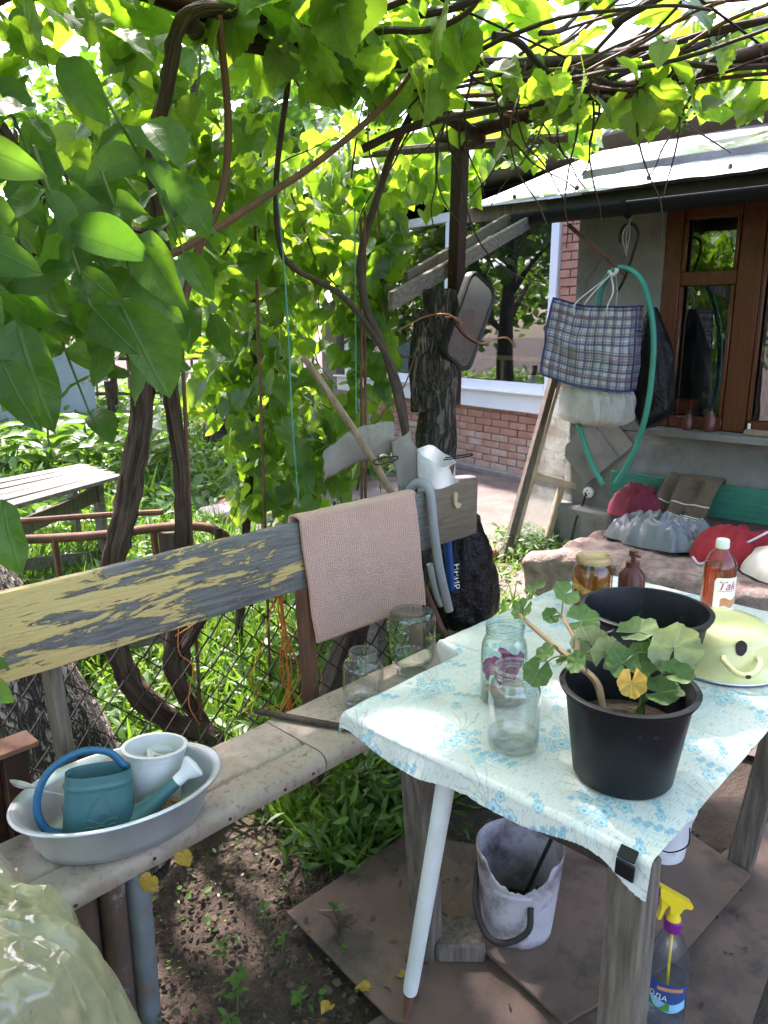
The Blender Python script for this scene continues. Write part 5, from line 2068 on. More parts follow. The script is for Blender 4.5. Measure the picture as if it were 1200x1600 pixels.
def bagbox():
    mb = MB()

    def face(o, eu, ev, nu, nv, uo):
        def fn(u, v):
            p = Vector(o) + Vector(eu) * u + Vector(ev) * v
            y, z, x = p.y / BW * 2, p.z / BHt * 2, p.x / BD * 2
            bul = (1 - y ** 4) * (1 - z ** 4)
            p.x *= .86 + .22 * (1 - y * y) * (1 - z * z * .8)
            p.y *= 1 + .03 * (1 - z * z) - .055 * z
            q = 4.5
            p.x += .030 * nz(p.y * q, p.z * q, x) + .030 * abs(nz(p.y * 9, p.z * 6, x * 2 + 4)) + .012 * nz(p.y * 22, p.z * 14, x) - .010
            p.y += .008 * nz(p.z * 7, p.x * 7, 3)
            p.z += .012 * nz(p.y * 6, p.x * 6, 8) - .022 * (1 - y * y) * (1 if z > 0 else 0)
            p.z -= (.03 * (1 - y * y) + .02 * y * -1) * (1 if z < 0 else .3)
            p.x += .030 * (.4 - abs(nz(p.y * 7 + p.z * 5, p.z * 4, x + 6)))
            return bagM @ p
        n0 = len(mb.v)
        mb.sheet(fn, nu, nv)
        for k in range(n0, len(mb.v)):
            u, v = mb.uv[k]
            mb.uv[k] = (uo[0] + u * Vector(eu).length, uo[1] + v * Vector(ev).length)
    hw, hh, hd = BW / 2, BHt / 2, BD / 2
    face((-hd, hw, -hh), (0, -BW, 0), (0, 0, BHt), 48, 44, (0, 0))
    face((hd, hw, -hh), (0, -BW, 0), (0, 0, BHt), 24, 22, (0, 0))
    face((-hd, -hw, -hh), (BD, 0, 0), (0, 0, BHt), 22, 44, (BW, 0))
    face((-hd, hw, -hh), (BD, 0, 0), (0, 0, BHt), 22, 44, (.1, 0))
    face((-hd, hw, hh), (0, -BW, 0), (BD, 0, 0), 48, 18, (0, BHt))
    face((-hd, hw, -hh), (0, -BW, 0), (BD, 0, 0), 48, 18, (0, .1))
    return mb


bgm = bagbox()
bgm.build('body', m_plaid, bag, smooth=60)
# piping follows the front face border and side edges
nf = 48 * 44
front = bgm.v[:nf]


def fidx(i, j):
    return Vector(front[i * 44 + j])


edge = [fidx(i, 0) for i in range(0, 48, 3)] + [fidx(47, j) for j in range(0, 44, 3)] + [fidx(47 - i, 43) for i in range(0, 48, 3)] + [fidx(0, 43 - j) for j in range(0, 44, 3)]
mb = MB()
mb.tube(edge, .0055, 6, closed=True)
n1_ = nf + 24 * 22
side_ = bgm.v[n1_:n1_ + 22 * 44]
mb.tube([Vector(side_[i * 44 + 30]) + V(-.004, -.004, 0) for i in range(22)], .005, 6)
mb.tube([Vector(side_[i * 44 + 43]) for i in range(22)], .005, 6)
mb.tube([Vector(side_[i * 44]) for i in range(22)], .005, 6)
mb.build('piping', m_bluetrim, bag)
mb = MB()
tp = V(4.06, 2.10, 1.80)
for p, q in (((-.09, .10), .0), ((-.09, -.08), .02), ((.09, .10), .01), ((.09, -.08), -.01)):
    r0 = bagM @ V(p[0], p[1], BHt / 2 - .02)
    mid = (r0 + tp) / 2 + V(-.012, .02 * (1 if p[1] > 0 else -1), -.01)
    mb.tube(spline([r0 - V(0.004, 0, .06), r0, mid, tp + V(-.01, q, 0)], 5), .009, 6, sq=.35)
mb.tube(spline([tp + V(-.01, .03, .01), tp + V(-.02, 0, -.012), tp + V(-.01, -.02, .012), tp + V(.01, .0, .02)], 5), .010, 6)
mb.build('strap', m_strap, bag)

pbg = thing('milky_plastic_bag', 'stuffed milky white plastic bag hanging under the checked bag', 'bag', (4.1, 2.17, .95))
mb = MB()


def pbag(u, v):
    a = 2 * math.pi * u
    r = math.sin(min(1, v * 1.5 + .22) * math.pi / 2) * (1 if v < .8 else math.cos((v - .8) / .2 * math.pi / 2) ** .5)
    fold = 1 + .14 * nz(math.cos(a) * 2.6, math.sin(a) * 2.6, v * 1.1) + .28 * abs(nz(math.cos(a) * 6, math.sin(a) * 6, v * 1.2 + 3)) + .10 * abs(nz(math.cos(a) * 14, math.sin(a) * 14, v * 3 + 3))
    return (4.06 + .11 * r * fold * math.cos(a), 2.175 + .205 * r * fold * math.sin(a) - .02 * v, 1.26 - .31 * v + .02 * nz(math.cos(a) * 2, v * 3))


mb.sheet(pbag, 140, 40, closed_u=True)
mb.build('film', m_poly, pbg, smooth=35)
mb = MB()
mb.sheet(lambda u, v: tuple(Vector((4.065, 2.17, 1.08)) + (Vector(pbag(u, .1 + v * .8)) - Vector((4.065, 2.17, 1.08))) * .82), 40, 14, closed_u=True)
mb.build('contents', PM('pale_bag_contents', (.50, .50, .48), (.36, .36, .35), 11, .8, .4), pbg, smooth=180)

dk = thing('black_sack', 'dark black sack hanging between the checked bag and the shed window', 'bag', (4.25, 1.93, 1.2))
mb = MB()
mb.sheet(lambda u, v: (4.26 + .10 * math.sin(min(1, v * 1.6 + .1) * 1.57) * math.cos(6.283 * u) * (1 + .25 * nz(u * 5, v * 4)), 1.955 - .03 * v + .135 * math.sin(min(1, v * 1.5 + .1) * 1.57) * (1 if v < .8 else max(0, 1 - ((v - .8) / .2) ** 2)) * math.sin(6.283 * u) * (1 + .2 * nz(math.cos(6.283 * u) * 3, v * 4)), 1.62 - .68 * v), 48, 26, closed_u=True)
mb.build('film', m_blackfilm, dk, smooth=180)

gh = thing('green_hose', 'green garden hose looped over the hanging hook', 'hose', (4.08, 2.05, .6))
mb = MB()
gp = spline([(4.03, 2.25, .96), (4.03, 2.20, .84), (4.03, 2.14, .72), (4.04, 2.07, .615)], 6)
mb.tube(gp, .0165, 12)
gp = spline([(4.12, 2.22, 1.62), (4.12, 2.20, 1.74), (4.11, 2.13, 1.82), (4.10, 2.05, 1.825), (4.08, 1.95, 1.76), (4.07, 1.885, 1.62), (4.06, 1.845, 1.44), (4.05, 1.835, 1.25), (4.05, 1.845, 1.08), (4.06, 1.885, .90), (4.07, 1.945, .75), (4.08, 2.015, .625)], 7)
mb.tube(gp, .0165, 12)
mb.build('tube', m_greenhose, gh, smooth=180)

# ------------------------------------------------------------------ green backed bench by the shed, with clothes
gb = thing('rug_covered_bench', 'low bench with green backboard and shaggy old rug by the shed wall', 'bench', (3.75, 1.3, 0))
mb = MB()
mb.box((4.395, .95, .545), (.025, 2.50, .195), Matrix.Rotation(R(-4), 3, 'Y'), .004)
mb.build('backrest', m_greenboard, gb)
for y in (2.06, .2):
    mb = MB()
    mb.lathe([(0, .006), (.010, .005), (.013, 0)], 12, (4.379, y, .575), rot=Matrix.Rotation(R(-90), 3, 'Y'))
    mb.build('bolt', m_wire, gb)
mb = MB()
for x in (3.55, 3.80, 4.05):
    mb = MB()
    mb.box((x, .9, .345), (.23, 2.15, .04), None, .004)
    mb.build('seat_board', m_darkwood, gb)
for x, y in ((3.5, 1.75), (4.1, 1.75), (3.5, .1), (4.1, .1)):
    mb = MB()
    mb.box((x, y, .16), (.07, .07, .33), None, .004)
    mb.build('leg', m_darkwood, gb)
mb = MB()


def rugf(u, v):
    y = 2.06 - 2.3 * u
    L = v * 1.10
    w = .022 * nz(u * 9, v * 5) + .018 * nz(u * 22, v * 14, 3) + .010 * nz(u * 60, v * 36, 5)
    edge = max(0, (.05 - u) / .05)
    if L < .74:
        return (4.17 - L, y + .03 * nz(v * 7), .385 + w - .10 * edge ** 2)
    a = min(1, (L - .74) / .09)
    x = 4.17 - .74 - .05 * math.sin(a * 1.57)
    z = .385 - .05 * (1 - math.cos(a * 1.57)) - max(0, L - .83) * .85
    return (x - w * 1.2 - .02 * math.sin(u * 31), y + .03 * nz(v * 7) + .1 * edge, z + .012 * nz(u * 12, 4) - .06 * edge)


mb.sheet(rugf, 150, 70)
tag(mb.build('rug', m_rug, smooth=180, solid=.008), 'shaggy worn pinkish rug draped over the low shed bench', 'rug')


def heap(name, label, cat, mat, c, r, h, rot, seed, f1=3.0, nu=64, nv=24, ridge=.5, sub=None):
    cr, sr = math.cos(rot), math.sin(rot)
    rx, ry_ = r

    def fn(u, v):
        a = 6.28319 * u
        out = 1 + .22 * nz(math.cos(a) * 1.6, math.sin(a) * 1.6, seed) + .10 * nz(math.cos(a) * 4, math.sin(a) * 4, seed + 2)
        x, y = rx * v * math.cos(a) * out, ry_ * v * math.sin(a) * out
        e = max(0.0, 1 - v) ** .45
        wx, wy = x + .05 * nz(x * 7, y * 7, seed), y + .05 * nz(x * 7, y * 7, seed + 3)
        fo = (.5 - 1.5 * abs(nz(wx * f1 * 4 + seed, wy * f1 * 2.2, seed))) + .55 * (.4 - 1.3 * abs(nz(wx * f1 * 7, wy * f1 * 11, seed + 5))) + .25 * nz(wx * f1 * 22, wy * f1 * 22, seed)
        z = h * (1 - v ** 3) ** .7 * (1 + .35 * nz(x * f1 * 2 + seed, y * f1 * 2)) + h * ridge * fo * e + .006
        return (c[0] + x * cr - y * sr, c[1] + x * sr + y * cr, c[2] + max(z, .004))
    mb = MB()
    mb.sheet(fn, nu, nv, closed_u=True)
    o = mb.build(name, mat, smooth=25 if sub is None else sub)
    return tag(o, label, cat, 'clothes left on the shed bench')


heap('raincoat', 'crumpled silver grey raincoat heaped on the rug', 'coat', m_jacket, (3.86, 1.62, .40), (.22, .30), .12, R(-4), 1.3, 1.8, 150, 60, .8, 26)
heap('maroon_garment', 'dark maroon garment behind the grey raincoat', 'garment', m_maroon, (4.20, 1.93, .43), (.13, .17), .16, 0, 4.4, 3, 64, 26, .5, 180)
red_ = heap('red_jacket', 'red jacket with white piping beside the red drink bottle', 'garment', m_red, (3.84, 1.23, .395), (.26, .17), .13, R(-20), 7.7, 2.2, 64, 26, .35, 180)
heap('cream_cloth', 'cream cloth folded at the right end of the rug', 'cloth', m_cream, (3.78, .93, .395), (.27, .22), .12, 0, 9.1, 2.0, 64, 26, .35, 180)
mb = MB()
pr = spline([(3.62, 1.36, .42), (3.60, 1.31, .40), (3.66, 1.24, .45), (3.76, 1.15, .51), (3.86, 1.08, .56), (3.95, 1.06, .53)], 6)
mb.tube(pr, .006, 6)
mb.build('piping', m_strap, red_)


def shorts(u, v):
    y = 1.83 - .31 * u + .02 * (v - .5)
    L = v * .62
    f = .045 * nz(u * 5, v * 2, 2) + .022 * math.sin(u * 17 + v * 3) + .012 * abs(nz(u * 14, v * 9, 5))
    if L < .12:
        return (4.425, y, .64 - (.12 - L))
    if L < .18:
        a = (L - .12) / .06 * math.pi
        return (4.395 + .03 * math.cos(a), y, .65 + .02 * math.sin(a) + .012 * nz(u * 9))
    k = (L - .18)
    return (4.35 - k * .30 - f - .05 * math.sin(min(1, k * 3) * 1.57), y + .05 * (u - .5) * k * 2, .66 - k * .58 + f * .5)


t = NT('brown_jersey_with_striped_cuff')
tc = t.new('ShaderNodeTexCoord')
sx = t.new('ShaderNodeSeparateXYZ')
t.link(tc.outputs['UV'], sx.inputs[0])
stp = t.math('GREATER_THAN', t.math('FRACT', t.math('MULTIPLY', sx.outputs[1], 34)), .5)
zone = t.math('GREATER_THAN', sx.outputs[1], .80)
z2 = t.math('MULTIPLY', t.math('GREATER_THAN', sx.outputs[1], .62), t.math('LESS_THAN', sx.outputs[1], .66))
msk = t.math('MULTIPLY', stp, t.math('MAXIMUM', zone, z2))
n1 = t.noise(t.coords(), 6, 4)
t.link(t.mix(msk, t.mix(n1, (.07, .047, .03), (.125, .085, .052)), (.60, .56, .48)), t.b.inputs['Base Color'])
t.b.inputs['Roughness'].default_value = .9
t.bump(t.noise(t.coords(), 14, 5), .5, .02)
m_shorts = t.m
mb = MB()
mb.sheet(shorts, 40, 60)
tag(mb.build('brown_trousers', m_shorts, smooth=180, solid=.012), 'brown trousers with striped cuffs hung over the green backboard', 'trousers')

# ------------------------------------------------------------------ chain link fence behind the bench
cf = thing('chain_link_fence', 'dark chain link fence running behind the bench', 'fence', (1.2, 1.78, 0))
FY = 1.78
cell = .052


def fpt(x, z):
    return V(x + .006 * nz(x * 5, z * 5), FY + .030 * nz(x * 2.2, z * 3) + .10 * max(0, .25 - z) * 0, z + .006 * nz(x * 7, z * 6, 4))


mb = MB()
x = -.45
while x < 2.02:
    pts = []
    z = .02
    k = int(round((x + .45) / cell))
    while z < .80:
        s = 1 if k % 2 else -1
        pts.append(fpt(x + s * cell * .5, z) + V(0, .003 * s, 0))
        z += cell * .92
        k += 1
    mb.tube(pts, .0032, 4, cap=False)
    x += cell
mb.build('wire_mesh', m_wire, cf)
mb = MB()
mb.tube([fpt(-.45 + .15 * i, .80) for i in range(17)], .003, 5)
mb.tube([fpt(-.45 + .15 * i, .14) for i in range(17)], .003, 5)
mb.build('line_wire', m_wire, cf)
for nm, p, q, w in (('post', (1.57, 1.86, -.02), (1.92, 1.84, .74), .10), ('post', (1.98, 1.92, -.02), (1.99, 1.92, .82), .05)):
    mb = MB()
    mb.bar(p, q, w, .07, (0, 1, 0), .01)
    mb.build(nm, m_darkwood if w > .06 else m_greywood, cf)

tw = thing('orange_twine', 'tangle of orange twine hanging from the backrest down to the fence', 'twine', (1.34, 1.70, .3))
mb = MB()
for k in range(8):
    o1, o2 = random.uniform(-.035, .035), random.uniform(-.05, .05)
    mb.tube(spline([(1.325 + o1, 1.70, .765), (1.33 + o2 * .6, 1.69, .62), (1.335 + o2, 1.69 + o1, .47), (1.34 + o1 * 1.3, 1.69, .33), (1.345 + o2 * .5, 1.70, .21)], 5), .0016, 4)
for xx, zz in ((1.22, .40), (1.44, .30), (1.40, .36), (1.47, .34)):
    mb.tube(spline([(1.325, 1.70, .765), ((1.325 + xx) / 2 + random.uniform(-.03, .03), 1.70, .62), (xx, 1.70, .5), (xx + .03, 1.70, zz + .05), (xx - .02, 1.70, zz), (1.36, 1.70, zz - .02)], 5), .0015, 4)
mb.tube(spline([(1.0, 1.72, .70), (1.15, 1.71, .745), (1.33, 1.70, .755), (1.45, 1.70, .76), (1.52, 1.705, .80)], 5), .0018, 4)
mb.tube(spline([(1.02, 1.72, .77), (1.0, 1.71, .66), (1.04, 1.71, .60), (1.02, 1.71, .5), (1.05, 1.71, .42)], 5), .0016, 4)
mb.build('strand', m_orange, tw)
mb = MB()
mb.tube(spline([(1.62, 2.0, 1.95), (1.63, 1.98, 1.6), (1.64, 1.98, 1.2), (1.66, 1.98, .9)], 5), .0028, 5)
mb.tube(spline([(1.98, 2.02, 1.9), (1.96, 2.0, 1.5), (1.95, 1.99, 1.2)], 5), .0022, 5)
tag(mb.build('teal_string', m_string), 'teal string hanging down through the vine leaves', 'string')


# ------------------------------------------------------------------ leaf shapes
def grape_outline(full=True):
    h = [(.0, .0), (.05, -.12), (.14, -.20), (.25, -.22), (.33, -.17), (.41, -.15), (.44, -.06), (.51, .01), (.49, .09), (.545, .17), (.50, .25), (.55, .34), (.49, .40), (.48, .50), (.40, .52), (.37, .62), (.29, .64), (.25, .74), (.17, .76), (.14, .86), (.06, .88)] if full else \
        [(.0, .0), (.14, -.20), (.33, -.17), (.50, .02), (.53, .22), (.50, .42), (.36, .62), (.17, .80)]
    r = h + [(0, 1.0)] + [(-x, y) for x, y in h[::-1][:-1]]
    return r


def grape_mesh(seed, full=True):
    out = grape_outline(full)
    n = len(out)
    c = (0, .28)
    rs = random.Random(seed)
    fold, droop, cup = rs.uniform(.05, .45), rs.uniform(-.05, .5), rs.uniform(-.25, .25)
    asym = rs.uniform(-.08, .08)

    def z_(x, y):
        return fold * abs(x) ** 1.2 - droop * max(0, y) ** 2 * .6 + cup * (x * x) + .05 * nz(x * 4, y * 4, seed * 3.7) * 2

    def P(x, y):
        x *= 1 + asym * y
        return (x, y, z_(x, y))
    vs = [P(*c)]
    fs = []
    if full:
        mid = [(c[0] + (x - c[0]) * .55, c[1] + (y - c[1]) * .55) for x, y in out]
        vs += [P(*p) for p in mid] + [P(*p) for p in out]
        for j in range(n):
            k = (j + 1) % n
            fs += [(0, 1 + j, 1 + k), (1 + j, 1 + n + j, 1 + n + k, 1 + k)]
        b = len(vs)
        vs += [(-.012, .02, 0), (.012, .02, 0), (.010, -.3, .10), (-.010, -.3, .10), (.008, -.6, .30), (-.008, -.6, .30), (0, .02, -.012), (0, .02, .012), (0, -.3, .088), (0, -.3, .112), (0, -.6, .29), (0, -.6, .31)]
        fs += [(b, b + 1, b + 2, b + 3), (b + 3, b + 2, b + 4, b + 5), (b + 6, b + 7, b + 9, b + 8), (b + 8, b + 9, b + 11, b + 10)]
    else:
        vs += [P(*p) for p in out]
        for j in range(n):
            fs.append((0, 1 + j, 1 + (j + 1) % n))
    return vs, fs, [(v[0], v[1]) for v in vs]


def walnut_mesh(seed):
    rs = random.Random(seed)
    fold, droop, wv = rs.uniform(.05, .6), rs.uniform(.0, .75), rs.uniform(.01, .07)
    tws = rs.uniform(-.6, .6)
    asy = rs.uniform(-.12, .12)
    vs, fs, uv = [], [], []
    K = 9
    for i in range(K + 1):
        y = i / K
        w = .265 * math.sin(math.pi * min(1, (y * .96 + .02)) ** .85) ** .8 if 0 < i < K else .004
        for k in (-1, -.5, 0, .5, 1):
            x = w * k
            x += asy * math.sin(y * 3.1)
            vs.append((x, y, fold * abs(x) - droop * y * y * .5 + wv * math.sin(y * 12 + k * 2 + seed) * abs(k) + tws * x * y))
            uv.append((x, y))
    for i in range(K):
        for k in range(4):
            a = i * 5 + k
            fs.append((a, a + 1, a + 6, a + 5))
    return vs, fs, uv


def simple_leaf(w=.25):
    vs = [(0, 0, 0), (w * .8, .3, .06), (w * .75, .62, .03), (0, 1, -.08), (-w * .75, .62, .03), (-w * .8, .3, .06), (0, .45, 0)]
    return vs, [(0, 1, 6), (1, 2, 6), (2, 3, 6), (3, 4, 6), (4, 5, 6), (5, 0, 6)], [(v[0], v[1]) for v in vs]


def blade():
    vs = [(-.03, 0, 0), (.03, 0, 0), (.026, .5, .05), (-.026, .5, .05), (0, 1, .28)]
    return vs, [(0, 1, 2, 3), (3, 2, 4)], [(v[0], v[1]) for v in vs]


GRAPE_HI = [mk_leaf_mesh('leaf', *grape_mesh(k), m_grape) for k in range(7)]
GRAPE_LO = [grape_mesh(k, False) for k in range(7)]
WALN_HI = [mk_leaf_mesh('leaf', *walnut_mesh(k), m_walnut) for k in range(12)]
WALN_LO = [walnut_mesh(k) for k in range(6)]


def frames(N, Tp):
    N = N / np.linalg.norm(N, axis=1, keepdims=True)
    Tp = Tp - N * (N * Tp).sum(1, keepdims=True)
    l = np.linalg.norm(Tp, axis=1, keepdims=True)
    Tp = np.where(l > 1e-5, Tp / np.maximum(l, 1e-5), np.roll(N, 1, 1))
    X = np.cross(Tp, N)
    return np.stack([X, Tp, N], axis=2)          # columns


def stuff_mesh(name, protos, mat, pos, N, Tp, size, parent=None, label=None, cat=None):
    M = frames(N, Tp) * size[:, None, None]
    allv, allf3, allf4, alluv, allr = [], [], [], [], []
    base = 0
    which = rng.integers(0, len(protos), len(pos))
    loops, starts, tot = [], [], 0
    for k, (vs, fs, uv) in enumerate(protos):
        sel = np.nonzero(which == k)[0]
        if len(sel) == 0:
            continue
        v = np.array(vs)
        W = np.einsum('nij,vj->nvi', M[sel], v) + pos[sel][:, None, :]
        allv.append(W.reshape(-1, 3))
        alluv.append(np.tile(np.array(uv), (len(sel), 1)))
        allr.append(np.repeat(rng.random(len(sel)), len(vs)))
        offs = base + np.arange(len(sel)) * len(vs)
        for f in fs:
            ff = (np.array(f)[None, :] + offs[:, None])
            loops.append(ff.ravel())
            starts.append(np.full(len(sel), len(f)))
        base += len(sel) * len(vs)
    Vv, UV, RR = np.concatenate(allv), np.concatenate(alluv), np.concatenate(allr)
    L = np.concatenate(loops)
    tot_ = np.concatenate(starts)
    me = bpy.data.meshes.new(name)
    me.vertices.add(len(Vv))
    me.vertices.foreach_set('co', Vv.astype(np.float32).ravel())
    me.loops.add(len(L))
    me.loops.foreach_set('vertex_index', L.astype(np.int32))
    me.polygons.add(len(tot_))
    me.polygons.foreach_set('loop_start', (np.cumsum(tot_) - tot_).astype(np.int32))
    me.polygons.foreach_set('use_smooth', np.ones(len(tot_), dtype=bool))
    u = me.uv_layers.new(name='UVMap')
    u.data.foreach_set('uv', UV[L].astype(np.float32).ravel())
    a = me.attributes.new('rnd', 'FLOAT', 'POINT')
    a.data.foreach_set('value', RR.astype(np.float32))
    me.materials.append(mat)
    me.update(calc_edges=True)
    me.validate()
    o = link(name, me, parent)
    o['kind'] = 'stuff'
    if label:
        tag(o, label, cat)
    return o


fwd = np.array(cam.rotation_euler.to_matrix() @ Vector((0, 0, -1)))
rgt = np.array(cam.rotation_euler.to_matrix() @ Vector((1, 0, 0)))
upw = np.array(cam.rotation_euler.to_matrix() @ Vector((0, 1, 0)))


def in_view(P, m=1.0):
    d = P - np.array([0, 0, CAM_H])
    z = d @ fwd
    return (z > .3) & (np.abs(d @ rgt) < z * 600 / FPX * m) & (np.abs(d @ upw) < z * 800 / FPX * m), z


def unit(n, up=0.0, bias=None, k=0.0):
    v = rng.normal(size=(n, 3))
    v /= np.linalg.norm(v, axis=1, keepdims=True)
    v[:, 2] += up
    if bias is not None:
        v += np.array(bias) * k
    return v


def blob(c, r, n, size, mode, sj=.3):
    """leaves through an ellipsoid; canopy leaves lie flat and hang over, curtain leaves hang tip down"""
    d = unit(n)
    d /= np.linalg.norm(d, axis=1, keepdims=True)
    P = np.array(c) + d * np.array(r) * (rng.random((n, 1)) ** .45)
    if mode == 'canopy':
        N = unit(n, 1.5)
        Tp = unit(n, -.5)
    elif mode == 'hang':
        N = unit(n, .55, (-.55, -.75, 0), .55)
        Tp = unit(n, -1.6)
    else:
        N = unit(n, .6)
        Tp = unit(n, -.3)
    S_ = size * (1 + sj * (rng.random(n) * 2 - 1) - .15 * rng.random(n))
    return [P, N, Tp, S_]


def cat(*bl):
    return [np.concatenate([b[i] for b in bl]) for i in range(4)]


def clear_lens(B, near=.95, keep=None):
    iv, z = in_view(B[0], 1.15)
    dist = np.linalg.norm(B[0] - np.array([0, 0, CAM_H]), axis=1)
    ok = ~((iv & (dist < near)) | (dist < .6))
    if keep is not None:
        ok &= keep(B[0])
    return [b[ok] for b in B]


def leaves(parent, B, hi, lo, mat, most=300):
    P, N, Tp, S_ = B
    iv, z = in_view(P, 1.02)
    order = np.argsort(np.where(iv, z / S_, 1e9))
    pick = [i for i in order[:most] if iv[i]]
    M = frames(N, Tp)
    for i in pick:
        o = bpy.data.objects.new('leaf', hi[random.randrange(len(hi))])
        col.objects.link(o)
        o.parent = parent
        o.matrix_parent_inverse = parent.matrix_basis.inverted()
        m4 = Matrix([[*M[i][r], P[i][r]] for r in range(3)] + [[0, 0, 0, 1]])
        o.matrix_basis = m4 @ Matrix.Scale(float(S_[i]), 4)
    rest = np.ones(len(P), bool)
    rest[pick] = False
    if rest.any():
        stuff_mesh('foliage', lo, mat, P[rest], N[rest], Tp[rest], S_[rest], parent)


def cane(mb, pts, r0, r1, n=6, k=6, rough=0.0):
    p = spline(pts, k)
    mb.tube(p, lerpr([r0, r1], len(p)), n, rough=rough)
    return p


def wander(p, d, L, n=8, sag=0, wig=.12, floor=-9):
    p, d = Vector(p), Vector(d).normalized()
    out = [p.copy()]
    for i in range(n):
        d = (d + V(random.uniform(-1, 1), random.uniform(-1, 1), random.uniform(-1, 1)) * wig - Z3 * sag / n).normalized()
        p = p + d * (L / n)
        p.z = max(p.z, floor)
        out.append(p.copy())
    return out


# ------------------------------------------------------------------ walnut tree with pale furrowed trunk (left)
wal = thing('walnut_tree', 'walnut tree with pale furrowed trunk and large drooping leaves on the left', 'tree', (.80, 2.05, 0))
mb = MB()
tr = spline([(.86, 1.93, -.05), (.80, 2.0, .25), (.72, 2.08, .55), (.62, 2.17, .85), (.50, 2.3, 1.2), (.36, 2.45, 1.7), (.25, 2.55, 2.3), (.2, 2.6, 3.0)], 7)
mb.tube(tr, lerpr([.185, .150, .135, .125, .118, .11, .10, .08], len(tr)), 40, rough=.10)
mb.build('trunk', m_palebark, wal)
for pts, r0, r1 in (([(.36, 2.45, 1.7), (.5, 2.2, 2.0), (.7, 1.8, 2.15), (.85, 1.4, 2.2)], .05, .012), ([(.25, 2.55, 2.3), (.5, 2.6, 2.6), (1.0, 2.5, 2.75), (1.6, 2.4, 2.8)], .05, .012), ([(.3, 2.5, 2.0), (.2, 2.0, 2.2), (.2, 1.5, 2.25), (.3, 1.1, 2.2)], .045, .01), ([(.5, 2.3, 1.25), (.7, 2.05, 1.55), (.85, 1.8, 1.72), (.92, 1.55, 1.7)], .03, .008)):
    mb = MB()
    cane(mb, pts, r0, r1, 9, 6, .1)
    mb.build('branch', m_vinebark, wal)
B = []
tw_ = MB()
# drooping sprays: a twig with leaflets along it
spr = [((.50, 1.45, 1.92), (.1, -.1, -.8)), ((.75, 1.65, 1.88), (.25, -.1, -.7)), ((.45, 1.30, 1.84), (.1, -.05, -.8)), ((.85, 1.60, 1.97), (.3, -.2, -.6)), ((.60, 1.38, 1.80), (.25, .0, -.7)), ((.40, 1.35, 1.70), (.05, .0, -.9)), ((.68, 1.70, 1.78), (.1, -.1, -.9)),
       ((.92, 1.75, 1.84), (.2, -.1, -.8)), ((.54, 1.55, 1.72), (.1, -.05, -.9)), ((.78, 1.50, 1.80), (.2, -.1, -.8)), ((.62, 1.50, 1.66), (.12, -.08, -.9)), ((.46, 1.52, 1.62), (.0, .0, -.9)), ((.38, 1.42, 1.55), (.0, 0, -1)), ((1.0, 1.85, 1.72), (.2, -.1, -.8)), ((.36, 1.40, 1.14), (0, 0, -1)), ((.62, 1.62, 2.02), (.2, -.1, -.7))]
for p, d in spr:
    w = wander(p, d, .34, 5, .25, .10)
    tw_.tube(w, lerpr([.004, .002], len(w)), 5)
    for i, q in enumerate(w[1:]):
        for s in ((-1, 1) if i < 4 else (0,)):
            sd_ = V(.72, -.69, 0) * s + V(random.uniform(-.5, .5), random.uniform(-.5, .5), random.uniform(-.9, -.3))
            nn = V(-.5, -.45, random.uniform(.1, .8)) + V(random.uniform(-.7, .7), random.uniform(-.7, .7), random.uniform(-.3, .4))
            B.append((np.array(q), np.array(nn), np.array(sd_), random.uniform(.075, .145)))
tw_.build('twig', m_stemgreen, wal)
for p, d, L in [((0.737, 1.499, 1.597), (-0.046, -0.085, -0.187), 0.210), ((0.743, 1.402, 1.552), (0.001, -0.133, -0.191), 0.233), ((0.886, 1.414, 1.806), (0.004, -0.114, -0.123), 0.168), ((0.79, 1.396, 1.677), (0.008, -0.126, -0.149), 0.195), ((0.519, 1.325, 1.515), (-0.017, -0.104, -0.189), 0.216), ((0.471, 1.281, 1.455), (-0.006, -0.084, -0.103), 0.14), ((0.437, 1.242, 1.239), (-0.027, -0.064, -0.111), 0.14), ((0.823, 1.717, 2.055), (0.016, -0.13, -0.118), 0.176), ((0.867, 1.466, 1.897), (0.006, -0.115, -0.118), 0.165), ((0.63, 1.474, 1.631), (-0.023, -0.095, -0.16), 0.187), ((0.733, 1.547, 1.726), (-0.053, -0.059, -0.138), 0.159), ((1.127, 1.664, 1.538), (-0.036, -0.084, -0.107), 0.141), ((1.042, 1.614, 1.565), (-0.064, -0.059, -0.13), 0.156), ((0.627, 1.536, 1.802), (-0.008, -0.099, -0.131), 0.164), ((0.835, 1.626, 1.832), (-0.004, -0.119, -0.149), 0.191), ((0.717, 1.628, 1.91), (-0.065, -0.048, -0.143), 0.164)]:
    nn = V(random.uniform(-.8, -.3), random.uniform(-.8, -.2), random.uniform(.1, .7))
    B.append((np.array(p), np.array(nn), np.array(d), L * .86))
sprB = [np.array([b[0] for b in B]), np.array([b[1] for b in B]), np.array([b[2] for b in B]), np.array([b[3] for b in B])]
far = cat(blob((-.1, 2.7, 2.6), (.7, .6, .4), 130, .16, 'mix'), blob((.1, 1.4, 2.35), (.7, .8, .22), 120, .16, 'canopy'), blob((.15, 2.8, 1.7), (.35, .45, .6), 120, .16, 'hang'))
leaves(wal, clear_lens(cat(sprB, far), .9), WALN_HI, WALN_LO, m_walnut, 290)

